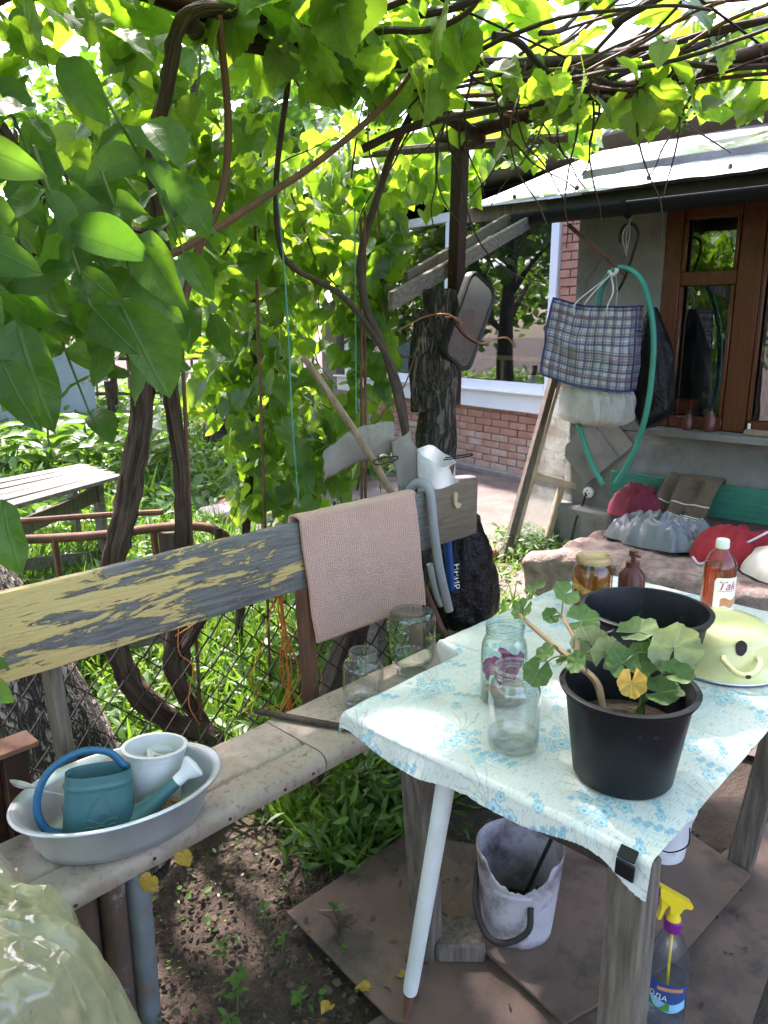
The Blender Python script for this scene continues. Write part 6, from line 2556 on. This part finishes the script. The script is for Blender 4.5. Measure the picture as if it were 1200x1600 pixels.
# ------------------------------------------------------------------ grape vines
gv1 = thing('grape_vine', 'old grape vine with two twisted dark trunks behind the bench', 'vine', (1.25, 1.95, 0))
mb = MB()
cane(mb, [(1.30, 1.97, -.03), (1.24, 1.96, .20), (1.10, 1.96, .32), (.98, 1.96, .50), (.94, 1.96, .72), (.955, 1.955, .85), (1.03, 1.97, 1.05), (1.115, 2.0, 1.33), (1.09, 2.0, 1.5), (1.06, 1.99, 1.63), (.95, 1.95, 1.75), (.80, 1.88, 1.85), (.6, 1.75, 1.98)], .037, .026, 20, 8, .38)
mb.build('trunk', m_vinebark, gv1)
mb = MB()
cane(mb, [(1.27, 1.98, .15), (1.18, 1.97, .34), (1.12, 1.96, .50), (1.15, 1.955, .68), (1.175, 1.95, .85), (1.19, 1.95, 1.1), (1.17, 1.95, 1.35), (1.185, 1.95, 1.6), (1.15, 1.92, 1.8), (1.14, 1.9, 1.95), (1.17, 1.87, 2.1), (1.24, 1.86, 2.28), (1.5, 1.88, 2.34), (1.9, 1.9, 2.34)], .025, .018, 14, 8, .35)
mb.build('trunk', m_vinebark, gv1)
mb = MB()
cane(mb, [(1.12, 1.96, .50), (1.20, 1.94, .60), (1.27, 1.93, .72), (1.30, 1.94, .9)], .020, .012, 8, 6, .2)
mb.build('trunk', m_vinebark, gv1)
mb = MB()
cane(mb, [(1.0, 1.9, 1.62), (1.20, 1.85, 1.72), (1.42, 1.80, 1.86), (1.60, 1.76, 1.98), (1.8, 1.7, 2.15), (1.95, 1.7, 2.3)], .011, .009, 8)
cane(mb, [(1.20, 1.94, 1.5), (1.26, 1.92, 1.70), (1.34, 1.90, 1.86), (1.36, 1.88, 2.05), (1.33, 1.86, 2.3)], .013, .010, 8)
mb.tube(spline([(1.195, 1.94, .2), (1.20, 1.935, .9), (1.205, 1.93, 1.45)], 4), .006, 7)
mb.build('cane', m_canered, gv1)
gv2 = thing('grape_vine', 'slender dark grape vine rising by the stump post into the pergola', 'vine', (2.1, 1.8, 0))
mb = MB()
cane(mb, [(2.22, 1.88, -.02), (2.15, 1.84, .5), (2.06, 1.80, .95), (2.009, 1.79, 1.112), (2.004, 1.886, 1.4), (1.984, 1.97, 1.576), (2.0, 2.01, 1.75), (2.08, 2.0, 1.97), (2.17, 1.98, 2.17), (2.27, 1.91, 2.33), (2.42, 1.80, 2.40), (2.6, 1.6, 2.42), (2.7, 1.1, 2.42), (2.66, .4, 2.42)], .016, .012, 9, 6, .15)
mb.build('trunk', m_canebark, gv2)
mb = MB()
cane(mb, [(2.05, 1.81, 1.0), (2.02, 1.84, 1.3), (1.96, 1.93, 1.5), (1.88, 2.0, 1.62), (1.73, 2.06, 1.70), (1.68, 2.07, 1.78), (1.67, 2.06, 1.98), (1.68, 2.0, 2.25)], .010, .009, 8, 6, .1)
mb.build('trunk', m_canebark, gv2)
mb = MB()
cane(mb, [(1.24, 1.86, 2.26), (1.41, 2.0, 2.30), (1.79, 1.86, 2.30), (2.08, 1.72, 2.33), (2.37, 1.58, 2.36), (2.8, 1.3, 2.42)], .026, .016, 9, 6, .2)
mb.build('cane', m_canebark, gv2)
mb = MB()
cane(mb, [(2.0, 2.0, 2.1), (2.12, 1.89, 2.17), (2.35, 1.75, 2.24), (2.6, 1.58, 2.30), (2.83, 1.40, 2.42)], .014, .010, 8, 6, .15)
mb.build('cane', m_canebark, gv2)
# canes along the pergola and hanging tips
for k in range(22):
    mb = MB()
    y = random.uniform(-.4, 2.1)
    x = random.uniform(.6, 2.9)
    if k % 3 == 0:
        cane(mb, wander((2.75 + random.uniform(-.06, .06), random.uniform(1.6, 2.2), 2.36), (-.1 + random.uniform(-.2, .1), -1, 0), 1.7, 11, .05, .24, 2.29), random.uniform(.006, .012), .004, 6)
    elif k % 3 == 1:
        cane(mb, wander((x, y + .3, 2.40), (random.uniform(-.4, 1), random.uniform(-.8, .8), .05), 1.2, 8, .1, .2, 2.30), .006, .003, 6)
    else:
        cane(mb, wander((2.0 + random.uniform(-.2, .3), 1.9, 2.28), (.8, random.uniform(-.9, .2), .05), 1.2, 9, .08, .25, 2.29), random.uniform(.005, .011), .003, 6)
    mb.build('cane', m_canebark if k % 2 else m_canered, gv2)
for k in range(20):
    mb = MB()
    a = random.choice((-1.5, -1.1, -.7, -.2, .2))
    st_ = (random.uniform(1.6, 2.7), random.uniform(1.1, 2.1), random.uniform(2.28, 2.36))
    r_ = random.uniform(.005, .013)
    cane(mb, wander(st_, (math.cos(a), math.sin(a), random.uniform(-.05, .12)), random.uniform(.5, 1.2), 9, .0, .26, 2.26), r_, r_ * .5, 7, 5, .12)
    mb.build('cane', m_canebark, gv2)
hangs = [(2.15, 1.9), (2.25, 1.85), (2.3, 1.7), (2.4, 1.65), (2.4, 1.95), (2.5, 1.6), (2.55, 1.55), (2.3, 1.95), (2.6, 1.2), (2.1, 1.8), (2.3, 1.55), (2.45, 1.40), (2.55, 1.30), (2.62, 1.62), (2.70, 1.12), (2.2, 1.75), (2.66, .95), (2.5, 1.8), (2.35, 1.9), (2.1, 1.6), (2.6, 1.45), (2.72, 1.75)]
for x, y in hangs:
    mb = MB()
    cane(mb, wander((x, y, 2.34), (random.uniform(-.4, .4), random.uniform(-.4, .4), -1), random.uniform(.25, .62), 8, .1, .30), .0050, .0020, 5)
    mb.build('cane', m_canebark, gv2)
# dangling dark cane in front of the house window
mb = MB()
cane(mb, [(2.42, 1.92, 2.28), (2.44, 1.90, 2.0), (2.50, 1.86, 1.82), (2.62, 1.80, 1.72), (2.70, 1.75, 1.69), (2.78, 1.72, 1.70)], .0045, .002, 5)
mb.build('cane', m_canebark, gv2)

# canopy over table and bench
n = 1750
P = np.stack([rng.uniform(-1.3, 3.55, n), rng.uniform(-1.6, 2.4, n), 2.36 + np.abs(rng.normal(0, .10, n)) - .07 * rng.random(n)], 1)
dens = np.array([nz(p[0] * 1.1 + 3, p[1] * 1.1) for p in P])
keep = dens > rng.uniform(-.75, .12, n)
P = P[keep]
n = len(P)
P[:, 2] += np.clip(P[:, 0] - 2.6, 0, 2) * .10
mid_ = (P[:, 0] > 1.5) & (P[:, 0] < 3.0) & (P[:, 1] > .7) & (P[:, 1] < 2.1)
P[mid_, 2] = np.maximum(P[mid_, 2], 2.43)
C1 = [P, unit(n, 1.35), unit(n, -.55), .112 * (1 + .35 * (rng.random(n) * 2 - 1))]
low = cat(blob((2.5, 1.5, 2.26), (.5, .6, .12), 50, .11, 'hang'), blob((3.0, 1.1, 2.42), (.4, .5, .12), 40, .13, 'hang'), blob((1.75, 1.75, 2.30), (.5, .35, .12), 50, .13, 'hang'), blob((1.9, 1.7, 2.52), (.8, .8, .06), 90, .135, 'canopy'), blob((1.3, 1.5, 2.36), (.5, .4, .10), 30, .12, 'hang'),
          blob((2.1, 2.35, 2.6), (.8, .4, .08), 190, .135, 'canopy'), blob((1.2, 2.5, 2.55), (.6, .4, .08), 90, .12, 'canopy'), blob((3.95, 2.75, 2.55), (.5, .5, .10), 170, .13, 'canopy'), blob((.72, 2.0, 2.46), (.75, .5, .12), 90, .12, 'canopy'), blob((3.1, 2.7, 2.28), (.4, .35, .2), 100, .115, 'hang'), blob((4.9, 1.7, 2.85), (.5, 1.3, .10), 200, .13, 'canopy'), blob((5.2, .9, 3.0), (.5, 1.4, .12), 200, .13, 'canopy'))  # some flat canopy patches added towards the sun to cut sun spots below
leaves(gv2, clear_lens(cat(C1, low), 1.0), GRAPE_HI, GRAPE_LO, m_grape, 300)

# leafy curtain between bench and house
gv3cl = [((1.60, 2.35, 1.98), (.30, .25, .35), 150, .125), ((1.95, 2.65, 1.95), (.35, .3, .45), 200, .125), ((2.3, 3.0, 1.85), (.35, .3, .5), 190, .125), ((1.85, 2.6, 1.38), (.28, .25, .42), 170, .115), ((2.15, 2.85, 1.30), (.30, .25, .5), 200, .115),
          ((2.0, 2.55, .88), (.24, .22, .28), 90, .11), ((2.3, 2.75, .85), (.28, .25, .35), 110, .11), ((2.55, 3.1, 1.35), (.25, .25, .5), 90, .12), ((1.2, 2.2, 2.1), (.4, .3, .25), 90, .13), ((2.55, 2.7, 2.15), (.4, .4, .22), 110, .125), ((2.34, 2.40, 1.67), (.18, .2, .3), 80, .125), ((2.46, 2.34, 1.80), (.12, .12, .28), 50, .125), ((2.36, 2.30, 1.36), (.14, .14, .28), 60, .12), ((2.20, 2.38, 1.10), (.18, .15, .25), 60, .12), ((2.55, 2.62, 2.0), (.25, .25, .3), 90, .125), ((2.9, 2.9, 2.3), (.45, .35, .25), 130, .125), ((2.75, 3.3, 1.75), (.3, .3, .55), 130, .12), ((2.85, 3.6, 1.1), (.25, .25, .5), 90, .12)]
gv3 = thing('grape_vine', 'leafy curtain of bright grape vine between the bench and the brick house', 'vine', (2.0, 2.7, 0))
mb = MB()
cane(mb, [(1.9, 2.75, -.02), (1.95, 2.72, .5), (2.0, 2.7, 1.0), (2.05, 2.7, 1.6), (2.1, 2.7, 2.2)], .022, .012, 8, 6, .2)
mb.build('trunk', m_vinebark, gv3)
for k in range(26):
    mb = MB()
    c, r, _, _ = gv3cl[k % len(gv3cl)]
    st_ = V(c[0] + random.uniform(-1, 1) * r[0], c[1] + random.uniform(-1, 1) * r[1], c[2] + r[2] * random.uniform(-.5, .9))
    cane(mb, wander(st_, (random.uniform(-.6, .6), random.uniform(-.4, .4), random.choice((-1, .7))), random.uniform(.4, .8), 7, .1, .22), .005, .002, 5)
    mb.build('cane', (m_canebark, m_canered, m_stemgreen)[k % 3], gv3)
for x, y in ((2.0, 2.0), (2.08, 2.1), (1.75, 2.3)):
    mb = MB()
    mb.tube([(x, y, -.02), (x + .01, y, 1.9)], .006, 6)
    mb.build('support_rod', m_rust, gv3)
leaves(gv3, cat(*[blob(c, r, int(n * .95), s * .68, 'hang', .45) for c, r, n, s in gv3cl]), GRAPE_HI, GRAPE_LO, m_grape, 300)

# small green grapes
for (x, y, z) in ((2.45, 1.6, 2.22), (2.62, 1.15, 2.20), (1.9, 1.85, 2.2)):
    mb = MB()
    for k in range(22):
        c = V(x + random.gauss(0, .018), y + random.gauss(0, .018), z - random.random() * .09)
        mb.lathe([(0, -.005), (.0045, -.002), (.0045, .002), (0, .005)], 6, c)
    o = mb.build('grape_cluster', m_grapeberry, gv2, smooth=180)
    o['kind'] = 'stuff'

# ------------------------------------------------------------------ trees further back
def tree(label, x, y, h, r, n, size, cz=None, name='garden_tree', cat_='tree'):
    t_ = thing(name, label, cat_, (x, y, 0), group='trees around the garden')
    mb = MB()
    tp_ = spline([(x, y, -.05), (x + .1, y, h * .3), (x - .05, y + .1, h * .6), (x, y, h * .9)], 6)
    mb.tube(tp_, lerpr([.16, .11, .07, .03], len(tp_)), 12, rough=.15)
    for k in range(7):
        a = k * 2.4
        z0 = h * (.3 + .07 * k)
        cane(mb, [(x, y, z0), (x + r * .35 * math.cos(a), y + r * .35 * math.sin(a), z0 + .35), (x + r * .75 * math.cos(a), y + r * .75 * math.sin(a), z0 + .6)], .05, .012, 7)
    mb.build('trunk', m_vinebark, t_)
    bl = []
    cz = cz or h * .62
    for k in range(16):
        a, e = rng.uniform(0, 6.28), rng.uniform(-.8, 1)
        q = r * .62 * math.sqrt(max(0, 1 - e * e * .8))
        bl.append(blob((x + q * math.cos(a), y + q * math.sin(a), cz + e * h * .36), (r * .42, r * .42, h * .15), n // 16, size, 'mix'))
    B = cat(*bl)
    stuff_mesh('crown', [simple_leaf(.34)], m_treeleaf, *B, t_)
    return t_


TREES = [('broad tree standing behind the leafy vine curtain', 4.9, 7.3, 4.6, 1.6, 3600, .17), ('tall tree beyond the garden table', 1.6, 9.0, 5.2, 2.0, 3600, .18), ('tree over the far wooden fence', 5.2, 12.5, 5.0, 2.2, 3200, .20), ('tree at the far left of the garden', -1.4, 7.5, 5.0, 1.9, 3200, .18), ('tree growing close to the brick house corner', 6.6, 8.8, 4.8, 1.6, 3000, .17),
         ('tree in the yard reflected in the windows', -3.6, 3.4, 5.0, 2.1, 3000, .19), ('second yard tree reflected in the shed window', -4.2, -1.2, 5.0, 2.0, 2600, .19), ('bushy tree far behind the metal sheet', 3.4, 14.5, 5.5, 2.4, 2600, .22), ('tree far down the left side of the garden', -.2, 13.0, 5.5, 2.4, 2600, .22), ('tall tree showing above the house roof', 9.5, 11.5, 7.0, 2.6, 2600, .24)]
for a in TREES:
    tree(*a)

# ------------------------------------------------------------------ ground plants
def patch(n, x0, x1, y0, y1, h0, h1, size, keep=None):
    P = np.stack([rng.uniform(x0, x1, n), rng.uniform(y0, y1, n), np.zeros(n)], 1)
    if keep is not None:
        P = P[keep(P)]
    n = len(P)
    den = np.array([nz(p[0] * 1.7, p[1] * 1.7, 8) for p in P])
    P = P[den > rng.uniform(-.8, .05, n)]
    n = len(P)
    top = np.array([h0 + (h1 - h0) * (.5 + .5 * nz(p[0] * 1.3, p[1] * 1.3, 3)) for p in P])
    P[:, 2] = top * rng.random(n) ** .7
    return [P, unit(n, 1.3), unit(n, .1), size * (1 + .5 * (rng.random(n) * 2 - 1))]


w1 = patch(15000, -.6, 3.2, 1.86, 5.2, .05, .32, .055)
w2 = patch(13000, -1.0, 6.0, 5.0, 11.5, .1, .50, .12)
w3 = patch(7000, -1.0, 11.0, 10.5, 17, .1, .6, .22)
w4 = patch(4200, 3.0, 4.5, 2.45, 4.6, .02, .16, .045, lambda P: (np.array([nz(p[0] * 2.2, p[1] * 2.2, 20) for p in P]) > .02))
w5 = patch(1500, 3.95, 4.5, 2.35, 2.9, .05, .22, .045)
w6 = patch(2600, 2.0, 3.2, 1.75, 2.8, .04, .28, .05)
stuff_mesh('weeds', [simple_leaf(.28), simple_leaf(.18)], m_weed, *cat(w1, w2, w3, w4, w5, w6), None, 'lush green weeds covering the garden behind the fence', 'weeds')


def grass(n, x0, x1, y0, y1, h, keep=None):
    P = np.stack([rng.uniform(x0, x1, n), rng.uniform(y0, y1, n), np.full(n, -.01)], 1)
    if keep is not None:
        P = P[keep(P)]
    n = len(P)
    N = unit(n, .15)
    T_ = unit(n, 1.3)
    return [P, N, T_, h * (1 + .5 * (rng.random(n) * 2 - 1))]


g1 = grass(16000, -.6, 3.2, 1.84, 5.5, .22)
g2 = grass(9000, -1, 6, 5.5, 11, .34)
g3 = grass(2600, 1.28, 2.1, 1.36, 1.82, .15)
g4 = grass(2500, 3.0, 4.6, 2.5, 4.8, .12, lambda P: np.array([nz(p[0] * 2, p[1] * 2, 33) for p in P]) > .1)
stuff_mesh('grass', [blade()], m_grass, *cat(g1, g2, g3, g4), None, 'uncut grass growing through the garden', 'grass')
# thicker leafy tuft under the bench edge
P = np.stack([rng.normal(1.53, .13, 1500), rng.normal(1.45, .06, 1500), rng.random(1500) ** .8 * .17], 1)
stuff_mesh('undergrowth', [simple_leaf(.16)], m_weed, P, unit(1500, 1.0), unit(1500, .2), .05 * (1 + .5 * rng.random(1500)), None, 'leafy tuft of weeds growing under the bench beside the table', 'weeds')


def seedling(label, x, y, h, nl, s, mat=None):
    t_ = thing('weed_plant', label, 'plant', (x, y, 0), group='weeds on the bare soil')
    mb = MB()
    mb.tube([(x, y, -.02), (x + .006, y, h * .6), (x, y + .006, h)], [.002, .0016, .001], 5)
    mb.build('stem', m_stemgreen, t_)
    lm = SEED
    for k in range(nl):
        a = k * 2.4 + random.random()
        d = V(math.cos(a), math.sin(a), random.uniform(-.1, .6))
        place(lm, 'leaf', t_, V(x, y, h * (.25 + .75 * k / nl)), V(-d.x * .4 + random.uniform(-.4, .4), -d.y * .4 + random.uniform(-.4, .4), 1), d, s * random.uniform(.3, .85))


SEED = mk_leaf_mesh('leaf', *simple_leaf(.32), m_weed)
seeds = [(.80, 1.22, .10, 8, .06, 'leafy weed beside the yellow leaf at the bench leg'), (.74, 1.17, .07, 7, .055, 'weed tuft at the foot of the grey bench leg'), (1.13, 1.24, .06, 8, .05, 'low weed on the soil at the corner of the brown board'), (1.26, 1.30, .07, 7, .055, 'broad leaved seedling with a pink bud by the grass tuft'),
         (.98, 1.28, .045, 6, .04, 'tiny seedling midway along the bare soil'), (.90, 1.12, .04, 6, .04, 'tiny seedling near the rough slab edge'), (1.06, 1.14, .04, 6, .036, 'tiny seedling close to the brown board edge'), (1.0, 1.38, .05, 6, .045, 'small weed in the shade under the bench front'),
         (.86, 1.36, .05, 6, .045, 'small weed under the bench behind the yellow leaf'), (1.17, 1.40, .06, 7, .045, 'small weed under the bench near the grass tuft')]
for x, y, h, nl, s, lb in seeds:
    seedling(lb, x, y, h, nl, s)
P = np.stack([rng.uniform(.55, 1.7, 900), rng.uniform(1.02, 1.72, 900), rng.uniform(-.012, .025, 900)], 1)
stuff_mesh('seedling_cover', [simple_leaf(.34)], m_weed, P, unit(900, 1.2), unit(900, .3), .006 + .020 * rng.random(900) ** 2.5, None, 'scattered tiny seedlings sprouting on the bare soil', 'weeds')
P = np.concatenate([np.stack([rng.uniform(.5, 1.6, 700), rng.uniform(1.0, 1.7, 700), rng.uniform(-.012, .012, 700)], 1), np.stack([rng.uniform(.6, 2.2, 260), rng.uniform(.4, 1.33, 260), np.full(260, .032)], 1)])
stuff_mesh('litter', [simple_leaf(.2), simple_leaf(.4)], PM('dry_leaf_litter', (.105, .072, .046), (.05, .034, .022), 30, .9, .3), P, unit(len(P), 1.6), unit(len(P), 0), .008 + .022 * rng.random(len(P)), None, 'bits of dry leaf litter on soil and boards', 'litter')
# fallen leaves
fl = [(.652, 1.285, .395, 'yellowed vine leaf standing against the bench front'), (.708, 1.25, .44, 'yellow leaf hanging by the grey bench leg')]
for x, y, z, lb in fl:
    o = bpy.data.objects.new('yellow_leaf', mk_leaf_mesh('yellow_leaf', *grape_mesh(int(x * 1000)), m_yellowleaf))
    col.objects.link(o)
    o.matrix_basis = Matrix.Translation((x, y, z)) @ basis((-.7, -.6, random.uniform(.1, .8)), (random.uniform(-.8, .8), random.uniform(-.6, .3), -1)).to_4x4() @ Matrix.Scale(random.uniform(.028, .04), 4)
    tag(o, lb, 'leaf')
for x, y, lb in ((1.02, 1.02, 'dry orange leaf on the rough slab by the board'), (1.10, .985, 'dry yellowish leaf at the edge of the brown board'), (.93, 1.05, 'curled brown leaf on the soil edge')):
    o = bpy.data.objects.new('dry_leaf', mk_leaf_mesh('dry_leaf', *grape_mesh(5), m_yellowleaf))
    col.objects.link(o)
    o.matrix_basis = Matrix.Translation((x, y, .032)) @ basis((.2, random.uniform(-.4, .4), 1), (random.uniform(-1, 1), random.uniform(-1, 1), 0)).to_4x4() @ Matrix.Scale(.03, 4)
    tag(o, lb, 'leaf')
# crumbs of soil and pebbles
nP = 2600
P = np.stack([rng.uniform(.5, 1.6, nP), rng.uniform(1.0, 1.75, nP), rng.uniform(-.018, .004, nP)], 1)
P2 = np.stack([rng.uniform(.3, 2.2, 700), rng.uniform(.3, 1.4, 700), np.full(700, .012)], 1)
P = np.concatenate([P, P2])
peb = ([(0, 0, .4), (.5, 0, 0), (0, .45, .05), (-.5, .05, 0), (0, -.5, 0), (0, 0, -.4)], [(0, 1, 2), (0, 2, 3), (0, 3, 4), (0, 4, 1), (5, 2, 1), (5, 3, 2), (5, 4, 3), (5, 1, 4)], [(0, 0)] * 6)
stuff_mesh('gravel', [peb], m_soil, P, unit(len(P), 1), unit(len(P)), .004 + .016 * rng.random(len(P)) ** 3, None, 'crumbs of soil and grit on the bare ground', 'gravel')
mb = MB()
cane(mb, [(1.10, 1.28, .035), (1.14, 1.24, .036), (1.16, 1.235, .036)], .002, .0015, 5)
tag(mb.build('dry_straw', m_stickwood), 'dry straw lying on the brown board', 'straw')
mb = MB()
for k in range(9):
    cane(mb, wander((1.10, 1.20, .034), (random.uniform(-1, 1), random.uniform(-1, 1), .1), .06, 4, .1, .5), .0025, .0012, 5)
tag(mb.build('root_tuft', m_canebark), 'dark dried root tuft lying on the brown board', 'root')

# ------------------------------------------------------------------ garden furniture and scrap further back
gt = thing('slatted_table', 'weathered grey slatted table standing in the garden grass', 'table', (1.9, 4.2, 0))
nlp, nrp, flp, frp = V(1.43, 4.02, .6), V(2.27, 4.42, .6), V(1.80, 4.90, .6), V(2.33, 4.90, .6)
nlp = V(1.20, 3.92, .6)
flp = V(1.25, 4.75, .6)
frp = V(2.30, 5.02, .6)
m_slat = PM('bleached_slat_wood', (.24, .215, .18), (.12, .10, .08), 9, .85, .7, 26, .006, st=(1, 8, 8))
for k in range(5):
    a, b = (k + .5) / 5, (k + .5) / 5
    mb = MB()
    mb.bar(nlp.lerp(flp, a) + V(random.uniform(-.03, .03), 0, random.uniform(-.004, .004)), nrp.lerp(frp, b), .108, .024)
    mb.build('slat', m_slat, gt)
for p in (nrp.lerp(frp, .15) + V(-.12, 0, 0), nrp.lerp(frp, .85) + V(-.12, 0, 0), nlp.lerp(flp, .15) + V(.12, 0, 0), nlp.lerp(flp, .85) + V(.12, 0, 0)):
    mb = MB()
    mb.bar((p.x, p.y, -.02), (p.x, p.y, .585), .09, .035, (1, 0, 0))
    mb.build('leg', m_greywood, gt)
mb = MB()
mb.bar(nlp + V(.1, .1, -.16), nrp + V(-.1, .1, -.10), .03, .09)
mb.bar(nrp.lerp(frp, .1) + V(-.14, 0, -.05), nrp.lerp(frp, .9) + V(-.14, 0, -.05), .03, .07)
mb.build('rail', m_legwood, gt)
mb = MB()
mb.bar(nlp + V(.1, .15, -.30), nrp + V(-.12, .15, -.52), .025, .07)
mb.build('brace', m_greywood, gt)

rf = thing('rusty_pipe_frame', 'rusty bent pipe bed frame lying in front of the slatted table', 'pipe frame', (1.3, 2.8, 0))
mb = MB()
mb.tube(spline([(1.08, 3.02, .70), (1.30, 2.80, .715), (1.49, 2.62, .745), (1.60, 2.53, .745), (1.66, 2.49, .72), (1.70, 2.47, .66), (1.71, 2.47, .40)], 6), .018, 10)
mb.tube(spline([(1.15, 3.15, .74), (1.40, 2.92, .76), (1.58, 2.75, .77)], 5), .012, 8)
mb.build('rail', m_rust, rf)
for (x, y, z) in ((1.19, 2.90, .705), (1.33, 2.77, .72), (1.47, 2.64, .74)):
    mb = MB()
    mb.bar((x, y, z), (x + .02, y - .02, 0), .022, .022, (1, 0, 0))
    mb.build('leg', m_rust, rf)
mb = MB()
mb.bar((1.52, 2.62, .72), (1.54, 2.60, -.02), .11, .03, (1, 0, 0))
tag(mb.build('short_board_post', m_darkwood), 'short dark board post standing by the pipe frame', 'post')
mb = MB()
mb.sheet(lambda u, v: (1.15 + .5 * u, 3.05 + .5 * v, .30 + .05 * nz(u * 4, v * 4) + .012 * math.sin(u * 40)), 40, 20)
tag(mb.build('wire_netting', m_wire, solid=.003), 'dark rolled netting lying under the pipe frame', 'netting')
mb = MB()
mb.bar((1.05, 3.0, .22), (1.62, 2.72, .26), .03, .09)
tag(mb.build('grey_beam', m_greywood), 'grey beam lying beneath the rusty pipe frame', 'beam')

ms = thing('metal_sheet', 'tall pale grey rusty metal sheet at the garden end', 'metal sheet', (4.9, 11.1, 0))
mb = MB()
mb.box((4.95, 11.05, .60), (.75, .03, 1.28), Matrix.Rotation(R(-18), 3, 'Z'), .004)
mb.build('sheet', m_tank, ms)
mb = MB()
mb.box((4.25, 11.1, .42), (.95, .03, .85), Matrix.Rotation(R(-8), 3, 'Z'), .004)
mb.build('low_sheet', m_tank, ms)
for k, (x, y, h_) in enumerate(((5.42, 10.6, 1.5), (4.05, 8.0, .95))):
    mb = MB()
    cane(mb, [(x, y, -.02), (x + .02, y, h_ * .5), (x - .02, y, h_)], .05, .04, 8, 6, .1)
    tag(mb.build('garden_post', m_vinebark), ['thin dark trunk post beside the metal sheet', 'short thick post among the broad leaved plants'][k], 'post')
ff = thing('picket_fence', 'leaning weathered picket fence with netting at the garden end', 'fence', (7.5, 12.6, 0))
for k in range(22):
    mb = MB()
    x, y = 6.3 + k * .15, 12.9 - k * .10
    mb.bar((x, y, 0), (x + random.uniform(-.15, .05), y, random.uniform(1.0, 1.5)), .05, .03, (1, 0, 0))
    mb.build('picket', random.choice((m_greywood, m_stickwood, m_legwood)), ff)
mb = MB()
mb.bar((6.2, 12.95, .4), (9.5, 10.8, .4), .03, .06)
mb.bar((6.2, 12.95, 1.0), (9.5, 10.8, 1.0), .03, .06)
mb.build('rail', m_legwood, ff)
mb = MB()
mb.sheet(lambda u, v: (6.75 + .25 * u + .05 * nz(v * 4), 12.45, 1.05 + .45 * v + .08 * nz(u * 4, v * 4)), 10, 12)
tag(mb.build('pink_rag', m_pink, smooth=180, solid=.01), 'bright pink rag hanging on the far picket fence', 'rag')
RUB = ['%s %s rubble block behind the vine, %s' % (a, b, c) for a, b, c in (('largest', 'grey', 'nearest the vine trunk'), ('reddish', 'brick', 'behind the largest'), ('flat', 'grey', 'leftmost of the nearer heap'), ('small', 'brick', 'at the near right of the heap'), ('smallest', 'grey', 'in front of the heap'), ('broad', 'brick', 'leftmost of the farther heap'), ('narrow', 'grey', 'rightmost of the farther heap'), ('bulky', 'brick', 'at the back of the farther heap'))]
for i, (x, y, s) in enumerate(((3.3, 4.9, .20), (3.55, 5.15, .16), (3.15, 5.2, .15), (3.8, 4.8, .13), (3.6, 4.75, .12), (4.2, 5.6, .18), (4.6, 5.4, .16), (4.4, 5.9, .2))):
    mb = MB()
    mb.box((x, y, s * .35), (s * 1.4, s, s * .8), Matrix.Rotation(i * .7, 3, 'Z') @ Matrix.Rotation(.2, 3, 'X'), .02)
    tag(mb.build('rubble_block', m_redbrick_rubble if i % 2 else m_stone), RUB[i], 'rubble', 'rubble blocks behind the vine')
for i, (x, y) in enumerate(((6.2, 10.9), (6.9, 11.2), (7.2, 10.7))):
    t_ = thing('marigold', ['orange flower left of the thick vine trunk', 'orange flower just right of the thick vine trunk', 'smaller orange flower beside the rubble'][i], 'flower', (x, y, 0))
    mb = MB()
    mb.tube([(x, y, 0), (x, y, .62)], .01, 6)
    mb.build('stem', m_stemgreen, t_)
    for k in range(9):
        a = k * .7
        mb = MB()
        mb.add([(x, y, .62), (x + .09 * math.cos(a - .35), y + .09 * math.sin(a - .35), .66), (x + .14 * math.cos(a), y + .14 * math.sin(a), .65), (x + .09 * math.cos(a + .35), y + .09 * math.sin(a + .35), .66)], [(0, 1, 2, 3)])
        mb.build('petal', m_petalorange, t_, smooth=0)
bp_ = [(3.0, 7.2, 'pale broad leaved plant beyond the slatted table'), (3.5, 7.5, 'broad leaved plant to the right of the slatted table'), (2.6, 7.6, 'broad leaved plant half behind the walnut leaves'), (3.9, 7.0, 'broad leaved plant next to the thick vine trunk'), (3.4, 6.2, 'broad leaved plant between vine trunk and slatted table')]
BIG = mk_leaf_mesh('leaf', *walnut_mesh(2), m_weed)
for x, y, lb in bp_:
    t_ = thing('broad_leaved_plant', lb, 'plant', (x, y, 0), group='broad leaved plants in the garden')
    for k in range(16):
        a = k * 2.4
        d = V(math.cos(a), math.sin(a), .5)
        place(BIG, 'leaf', t_, V(x, y, .15 + .45 * k / 16) + d * .05, V(-d.x * .6, -d.y * .6, 1), d, random.uniform(.28, .42))
    mb = MB()
    mb.tube([(x, y, 0), (x, y, .6)], .012, 6)
    mb.build('stem', m_stemgreen, t_)
# bricks and stones along the yard edge
for i, (x, y, s, m, lb) in enumerate(((4.02, 2.86, .10, m_redbrick_rubble, 'broken red brick at the foot of the old sash'), (4.12, 2.60, .07, m_redbrick_rubble, 'small brick piece under the sash rail'), (2.55, 1.95, .09, m_stone, 'flat grey stone behind the black carrier bag'), (5.9, 4.5, .14, m_stone, 'grey stone at the foot of the brick wall'))):
    mb = MB()
    mb.box((x, y, s * .3), (s * 1.5, s, s * .7), Matrix.Rotation(i * .9, 3, 'Z'), .012)
    tag(mb.build('loose_stone', m), lb, 'stone')
